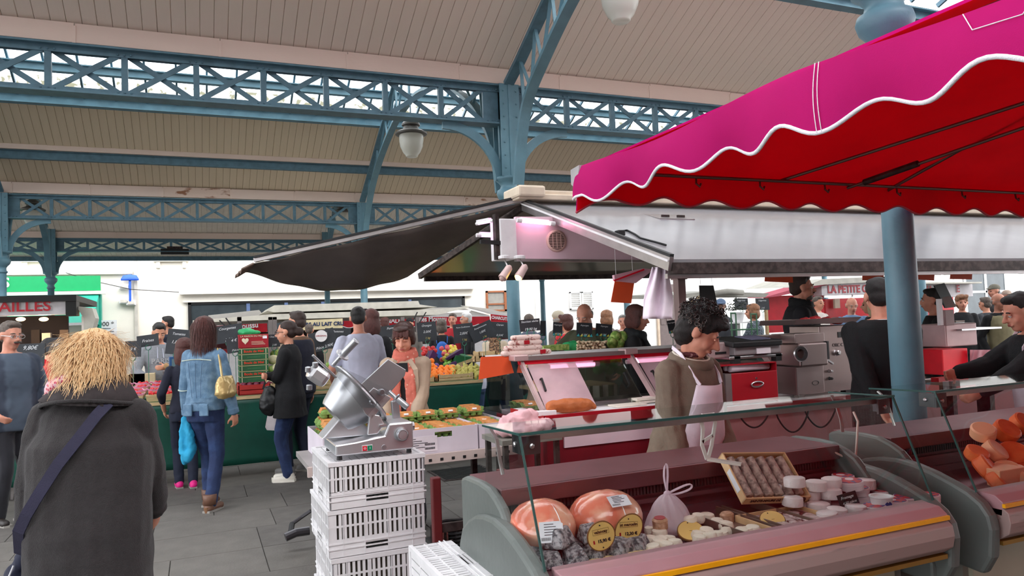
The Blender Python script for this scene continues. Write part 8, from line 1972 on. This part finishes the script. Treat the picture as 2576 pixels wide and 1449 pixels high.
# 13 the cheesemonger
def ex(I):
    o = I['o']; E, nb, be = I['E'], I['nb'], I['bend']
    apron(I, APW, .48, 1.36, w=.22)
    # curly hair as ringlets
    rnd = random.Random(4); b = MB(); b2 = MB()
    for i in range(330):
        az = rnd.uniform(0, 2 * pi); el = math.asin(rnd.uniform(-.35, 1)); d = V((cos(el) * sin(az), cos(el) * cos(az), sin(el)))
        if d.y > .30 and d.z < .55: continue
        low = d.z < .1; r = V((.088, .098, .088)) if low else V((.1, .112, .098)); p = E(V((0, -.02, .05)) + V((d.x * r.x, d.y * r.y, d.z * r.z)))
        ax = (I['Rh'] @ (d + V((rnd.uniform(-.7, .7), rnd.uniform(-.7, .7), rnd.uniform(-.5, .5))))).normalized(); u = ax.orthogonal().normalized(); w = ax.cross(u); rr = rnd.uniform(.007, .013); ph = rnd.uniform(0, 6)
        (b2 if low and rnd.random() < .55 else b).tube([p + ax * (j * .0032 - .008) + (u * cos(ph + j * .8) + w * sin(ph + j * .8)) * rr for j in range(10)], .0024, 4)
    q = kid(b, 'curls', mat('dark_curls', (44, 34, 32), .5, var=.3), I); q['kind'] = 'stuff'
    q = kid(b2, 'grey_curls', mat('grey_curls', (96, 88, 84), .55, var=.2), I); q['kind'] = 'stuff'
    g = Blob()
    n_ = [nb + V((.098 * cos(t), .092 * sin(t) + .02, .018 - .03 * sin(t))) for t in [2 * pi * i / 18 for i in range(19)]]
    g.chain(n_, [.03] * 19); g.build('standing_collar', TAUPE, o, vox=.0095, sm=1)
    kid(MB().tube([p + V((0, 0, .028)) for p in n_], .0065, 8), 'collar_edge', mat('cream_fleece', (214, 204, 188), .9), I)
    kid(MB().tube([nb + V((.07 * cos(t), .068 * sin(t) + .02, .052)) for t in [2 * pi * i / 18 for i in range(19)]], .016, 8), 'neckerchief', mat('dark_red_neckerchief', (84, 30, 36), .8, c2=(160, 120, 120), thr=(.55, .6), scale=90), I)
    g = Blob()
    for j in range(3): g.cap(V((-.12 + j * .03, -.1 + j * .06, .86)), V((-.16 + j * .04, -.02 + j * .05, .58)), .03, .045)
    g.build('apron_tail', mat('clean_white_cloth', (226, 230, 246), .8), o, vox=.011, sm=2)
person(1752, 764, 3.62, -144, 'cheese seller with curly dark hair, taupe jacket and white apron looking down', hair=('curly', HBK), sex='f', vox=.0105, skin=SKINR, fat=1.12,
       coat=dict(m=TAUPE, z=.78, t=.026, name='fleece_jacket', collar=.03, disp=(.03, .14)), lean=9, pitch=26, hands=((-.14, .22, .92), (.16, .16, .84)), elbows=((-.6, -.9, -.2), (.6, -.9, -.2)), extras=ex, hair_extra=.015, turn=-36, eyes='down')
# 14-18
person(1470, 762, 7.6, 150, 'bald man in an olive sweater reaching over the asparagus stall', hair=('fringe', HGR), vox=.0115, skin=SKINR, fat=1.28, coat=dict(m=OLIVE, z=.82, t=.02, name='olive_sweater', collar=.03, sleeve=.8),
       pitch=24, lean=6, hands=((.42, .32, .98), (-.36, .0, 1.02)) if False else ((-.34, .02, 1.05), (.46, .30, 1.02)), elbows=((-1, -.2, 0), (1, 0, -.5)))
def ex(I):
    scarf(I, mat('dark_flower_scarf', (34, 44, 46), .85, c2=(20, 22, 26), scale=16), r=.045, tails=True, up=.0)
person(1598, 765, 7.1, -100, 'woman with brown bob and dark shawl at the asparagus stall', hair=('bob', HAUB), sex='f', vox=.0115, skin=SKINR, coat=dict(m=BLKC, z=.6, t=.03, name='dark_shawl', flare=.2, disp=(.05, .2)), extras=ex, pitch=8, hair_extra=.01)
person(1405, 782, 11.0, -60, 'man in a beige cap and grey jacket beyond the green-shirted trader', hair=('beanie', mat('beige_cap', (196, 186, 166), .8)), vox=.015, coat=dict(m=mat('grey_brown_jacket', (112, 106, 100), .85), z=.8, name='jacket'))
person(1424, 790, 10.4, 30, 'person with curly brown hair and red scarf near the beige cap', hair=('curly', HAUB), sex='f', vox=.015, coat=dict(m=REDC, z=.85, name='red_coat'), hair_extra=.01)
person(1526, 780, 11.0, -30, 'woman with light brown hair and dark backpack behind the asparagus', hair=('bob', mat('light_brown_hair', (140, 96, 68), .6, var=.3, scale=30, bump=.5)), sex='f', vox=.015, coat=dict(m=mat('grey_brown_jacket'), z=.8, name='jacket'))
person(1566, 792, 13.0, 170, 'distant person with a pink face and pale coat', hair=('short', HGR), vox=.016, coat=dict(m=mat('pinkish_coat', (206, 170, 160), .8), z=.8, name='coat'), skin=SKINR)
# 19-24
def ex(I):
    g = Blob().ell((0, -.19, 1.2), (.12, .07, .17)); g.build('blue_backpack', mat('blue_nylon', (34, 96, 180), .6), I['o'], vox=.014, sm=2)
    for sx in (-1, 1): kid(MB().sweep([I['bend']((sx * .09, -.15, 1.32)), I['bend']((sx * .1, -.10, 1.44)), I['bend']((sx * .1, .05, 1.42))], .03, .012, up=(sx, 0, 0)), 'bag_strap', mat('blue_nylon'), I)
person(1110, 803, 12.6, 5, 'woman with a small blue backpack seen from behind', hair=('bob', HSG), sex='f', vox=.015, coat=dict(m=BLKT, z=.75, name='dark_coat'), extras=ex)
person(1138, 787, 14.0, 172, 'man in a red shirt facing the camera beside the blue backpack', hair=('short', HSG), vox=.016, skin=SKINR, coat=dict(m=mat('red_shirt', (170, 24, 36), .8), z=.84, name='red_shirt'))
person(1173, 785, 13.4, 100, 'white-haired man with glasses next to the man in the red shirt', hair=('short', mat('white_hair', (226, 224, 222), .6)), vox=.015, coat=dict(m=BLKT, z=.84, name='dark_jacket'), glasses='thin')
person(968, 797, 15.0, 10, 'curly-haired woman far behind the auburn-haired customer', hair=('curly', HAUB), sex='f', vox=.018, coat=dict(m=BLKT, z=.8, name='coat'), hair_extra=.01)
person(1030, 800, 15.6, 180, 'man in a dark beret beneath the red awning', hair=('beanie', BLKT), vox=.018, coat=dict(m=mat('grey_brown_jacket'), z=.8, name='coat'))
person(778, 815, 14.6, 0, 'dark-haired man glimpsed behind the woman with the bun', hair=('short', HSG), vox=.018, coat=dict(m=BLKT, z=.8, name='coat'))
person(1243, 815, 11.3, 178, 'customer in a beige coat with leopard scarf behind the price slates', hair=('bob', HBR), sex='f', vox=.013, coat=dict(m=mat('cream_coat', (206, 190, 168), .8), z=.6, t=.024, name='beige_coat'), hands=((-.1, .2, .9), (.1, .2, .9)),
       extras=lambda I: scarf(I, mat('leopard_scarf', (150, 116, 86), .8, c2=(60, 40, 30), thr=(.45, .55), scale=40), r=.03, tl=.6))
person(1330, 790, 11.7, 0, 'person in a grey jacket hidden behind the dark column', hair=('short', HSG), vox=.015, coat=dict(m=mat('grey_blue_jacket', (92, 100, 116), .8), z=.8, name='jacket'))
# 25-37 right side
person(1812, 748, 12.0, 165, 'dark-skinned man in a blue cap beyond the cheese seller', hair=('cap', mat('blue_cap', (96, 116, 146), .8)), vox=.015, skin=SKIND, coat=dict(m=mat('dark_grey_anorak', (58, 60, 66), .8), z=.8, name='anorak', collar=.04), hair_extra=.01)
person(1893, 764, 11.5, 60, 'woman in a grey tweed coat at the vegetable racks', hair=('bob', mat('light_brown_hair')), sex='f', vox=.014, coat=dict(m=TWEED, z=.6, t=.022, name='tweed_coat', collar=.04), hands=((-.15, .35, 1.1), (.2, .2, 1.0)))
person(2012, 688, 7.1, -108, 'tall bearded man in a dark jumper behind the meat machine', hair=('short', HBR), vox=.011, skin=SKINR, fat=1.2, coat=dict(m=mat('black_knit', (26, 24, 30), .9, bump=.3), z=.8, t=.02, name='dark_jumper', collar=.06),
       extras=lambda I: [Blob().ell(I['E']((0, .045, -.082)), V((.045, .045, .036)), I['Rh']).cap(I['E']((-.025, .098, -.043)), I['E']((.025, .098, -.043)), .009, .009).build('beard', HSG, I['o'], vox=.009, sm=1), scarf(I, BLKC, r=.03, tails=False)][0], turn=-10, hs=1.08)
person(2141, 747, 11.0, 172, 'balding man in a pale blue fleece beneath the red cheese van sign', hair=('fringe', HGR), vox=.0125, skin=SKINR, fat=1.15, coat=dict(m=FLEECE, z=.82, t=.02, name='blue_fleece', collar=.04), pitch=14, hands=((-.1, .28, 1.0), (.14, .26, .98)))
person(2056, 744, 12.9, -150, 'man with a white quilted hood behind the bearded man', hair=('short', HSG), vox=.015, coat=dict(m=mat('off_white_fleece', (206, 196, 190), .85), z=.8, name='pale_jacket', hood=True))
person(2190, 742, 9.6, 60, 'blond woman half hidden behind the back of the butcher', hair=('long', mat('straw_hair', (208, 190, 150), .6, var=.15)), sex='f', vox=.014, coat=dict(m=BLKT, z=.8, name='coat'))
def ex(I):
    kid(MB().tube([I['nb'] + V((.062 * cos(t), .05 * sin(t) - .03, .035)) for t in [pi + pi * i / 10 for i in range(11)]], .004, 6), 'white_neck_strap', WHITEP, I)
    kid(MB().sweep([V((.15 * sin(t), -.145 * cos(t) - .01, 1.0)) for t in [-1.4 + .28 * i for i in range(11)]], .02, .004, up=(0, -1, 0)), 'apron_tie', WHITEP, I)
person(2206, 696, 4.9, -8, 'butcher in black seen from behind with hands clasped behind his back', hair=('short', HBK), vox=.011, fat=1.15, skin=SKINR, coat=dict(m=BLKC, z=.80, t=.022, name='black_sweater', disp=(.02, .15)),
       hands=((-.10, -.24, .92, (0, 0, 1)), (.02, -.25, .92, (0, 0, 1))), elbows=((-1, -.3, 0), (1, -.3, 0)), extras=ex, pants=BLKT)
person(2345, 724, 7.6, 70, 'dark-haired stallholder right of the thick blue column, in profile', hair=('short', HBK), vox=.012, skin=SKINR, coat=dict(m=BLKT, z=.84, t=.02, name='black_t_shirt'), turn=10)
person(2380, 812, 4.9, -35, 'worker in black bending behind the thick blue column', hair=('short', HBK), vox=.012, fat=1.25, coat=dict(m=BLKC, z=.7, t=.03, name='black_jacket', disp=(.03, .2)), lean=62, pitch=-20, hands=((-.2, .5, .95), (.25, .45, .95)), pants=BLKT, height=1.33) if False else None
person(2418, 741, 11.6, 160, 'woman with brown hair and sunglasses on her head right of the column', hair=('curly', mat('light_brown_hair')), sex='f', vox=.014, coat=dict(m=BLKT, z=.8, t=.02, name='dark_jacket'), skin=SKINR)
person(2478, 747, 12.8, 20, 'person in a dark anorak seen from behind near the shuttered house', hair=('short', HSG), vox=.015, coat=dict(m=mat('dark_grey_anorak'), z=.8, t=.025, name='anorak'))
person(2500, 711, 13.4, 95, 'man in a grey peaked cap looking left by the white shutters', hair=('cap', mat('grey_tweed_cap', (120, 116, 104), .85, bump=.3)), vox=.014, skin=SKINR, coat=dict(m=mat('black_leather_coat', (22, 22, 26), .5), z=.8, name='dark_coat', collar=.03), hair_extra=.01)
person(2532, 727, 14.5, 178, 'man in a pale cap behind the man in the beige vest', hair=('cap', mat('pale_cap', (186, 164, 150), .85)), vox=.016, skin=SKINR, coat=dict(m=BLKT, z=.8, name='coat'), hair_extra=.01)
person(2510, 737, 10.2, -172, 'bald man with glasses in a beige fleece vest over black sleeves', hair=('fringe', HGR), vox=.0125, skin=SKINR, coat=dict(m=BLKT, z=.84, t=.016, name='black_shirt', vest=mat('beige_fleece_vest', (150, 142, 110), .9)), glasses='thin', hands=((-.1, .26, 1.05), (.24, .05, .9)))
person(2566, 736, 4.75, 84, 'worker in black with pale apron reaching over the counter at the right edge', hair=('short', HBK), sex='f', vox=.0105, skin=SKINR, fat=1.18, coat=dict(m=BLKC, z=.82, t=.024, name='black_sweater', disp=(.02, .15)),
       hands=((-.2, .55, 1.08), (.06, .56, 1.20)), elbows=((-.4, -.2, -1), (.4, -.2, -1)), lean=10, pitch=10, extras=lambda I: apron(I, APW, .45, 1.2), pants=BLKT)
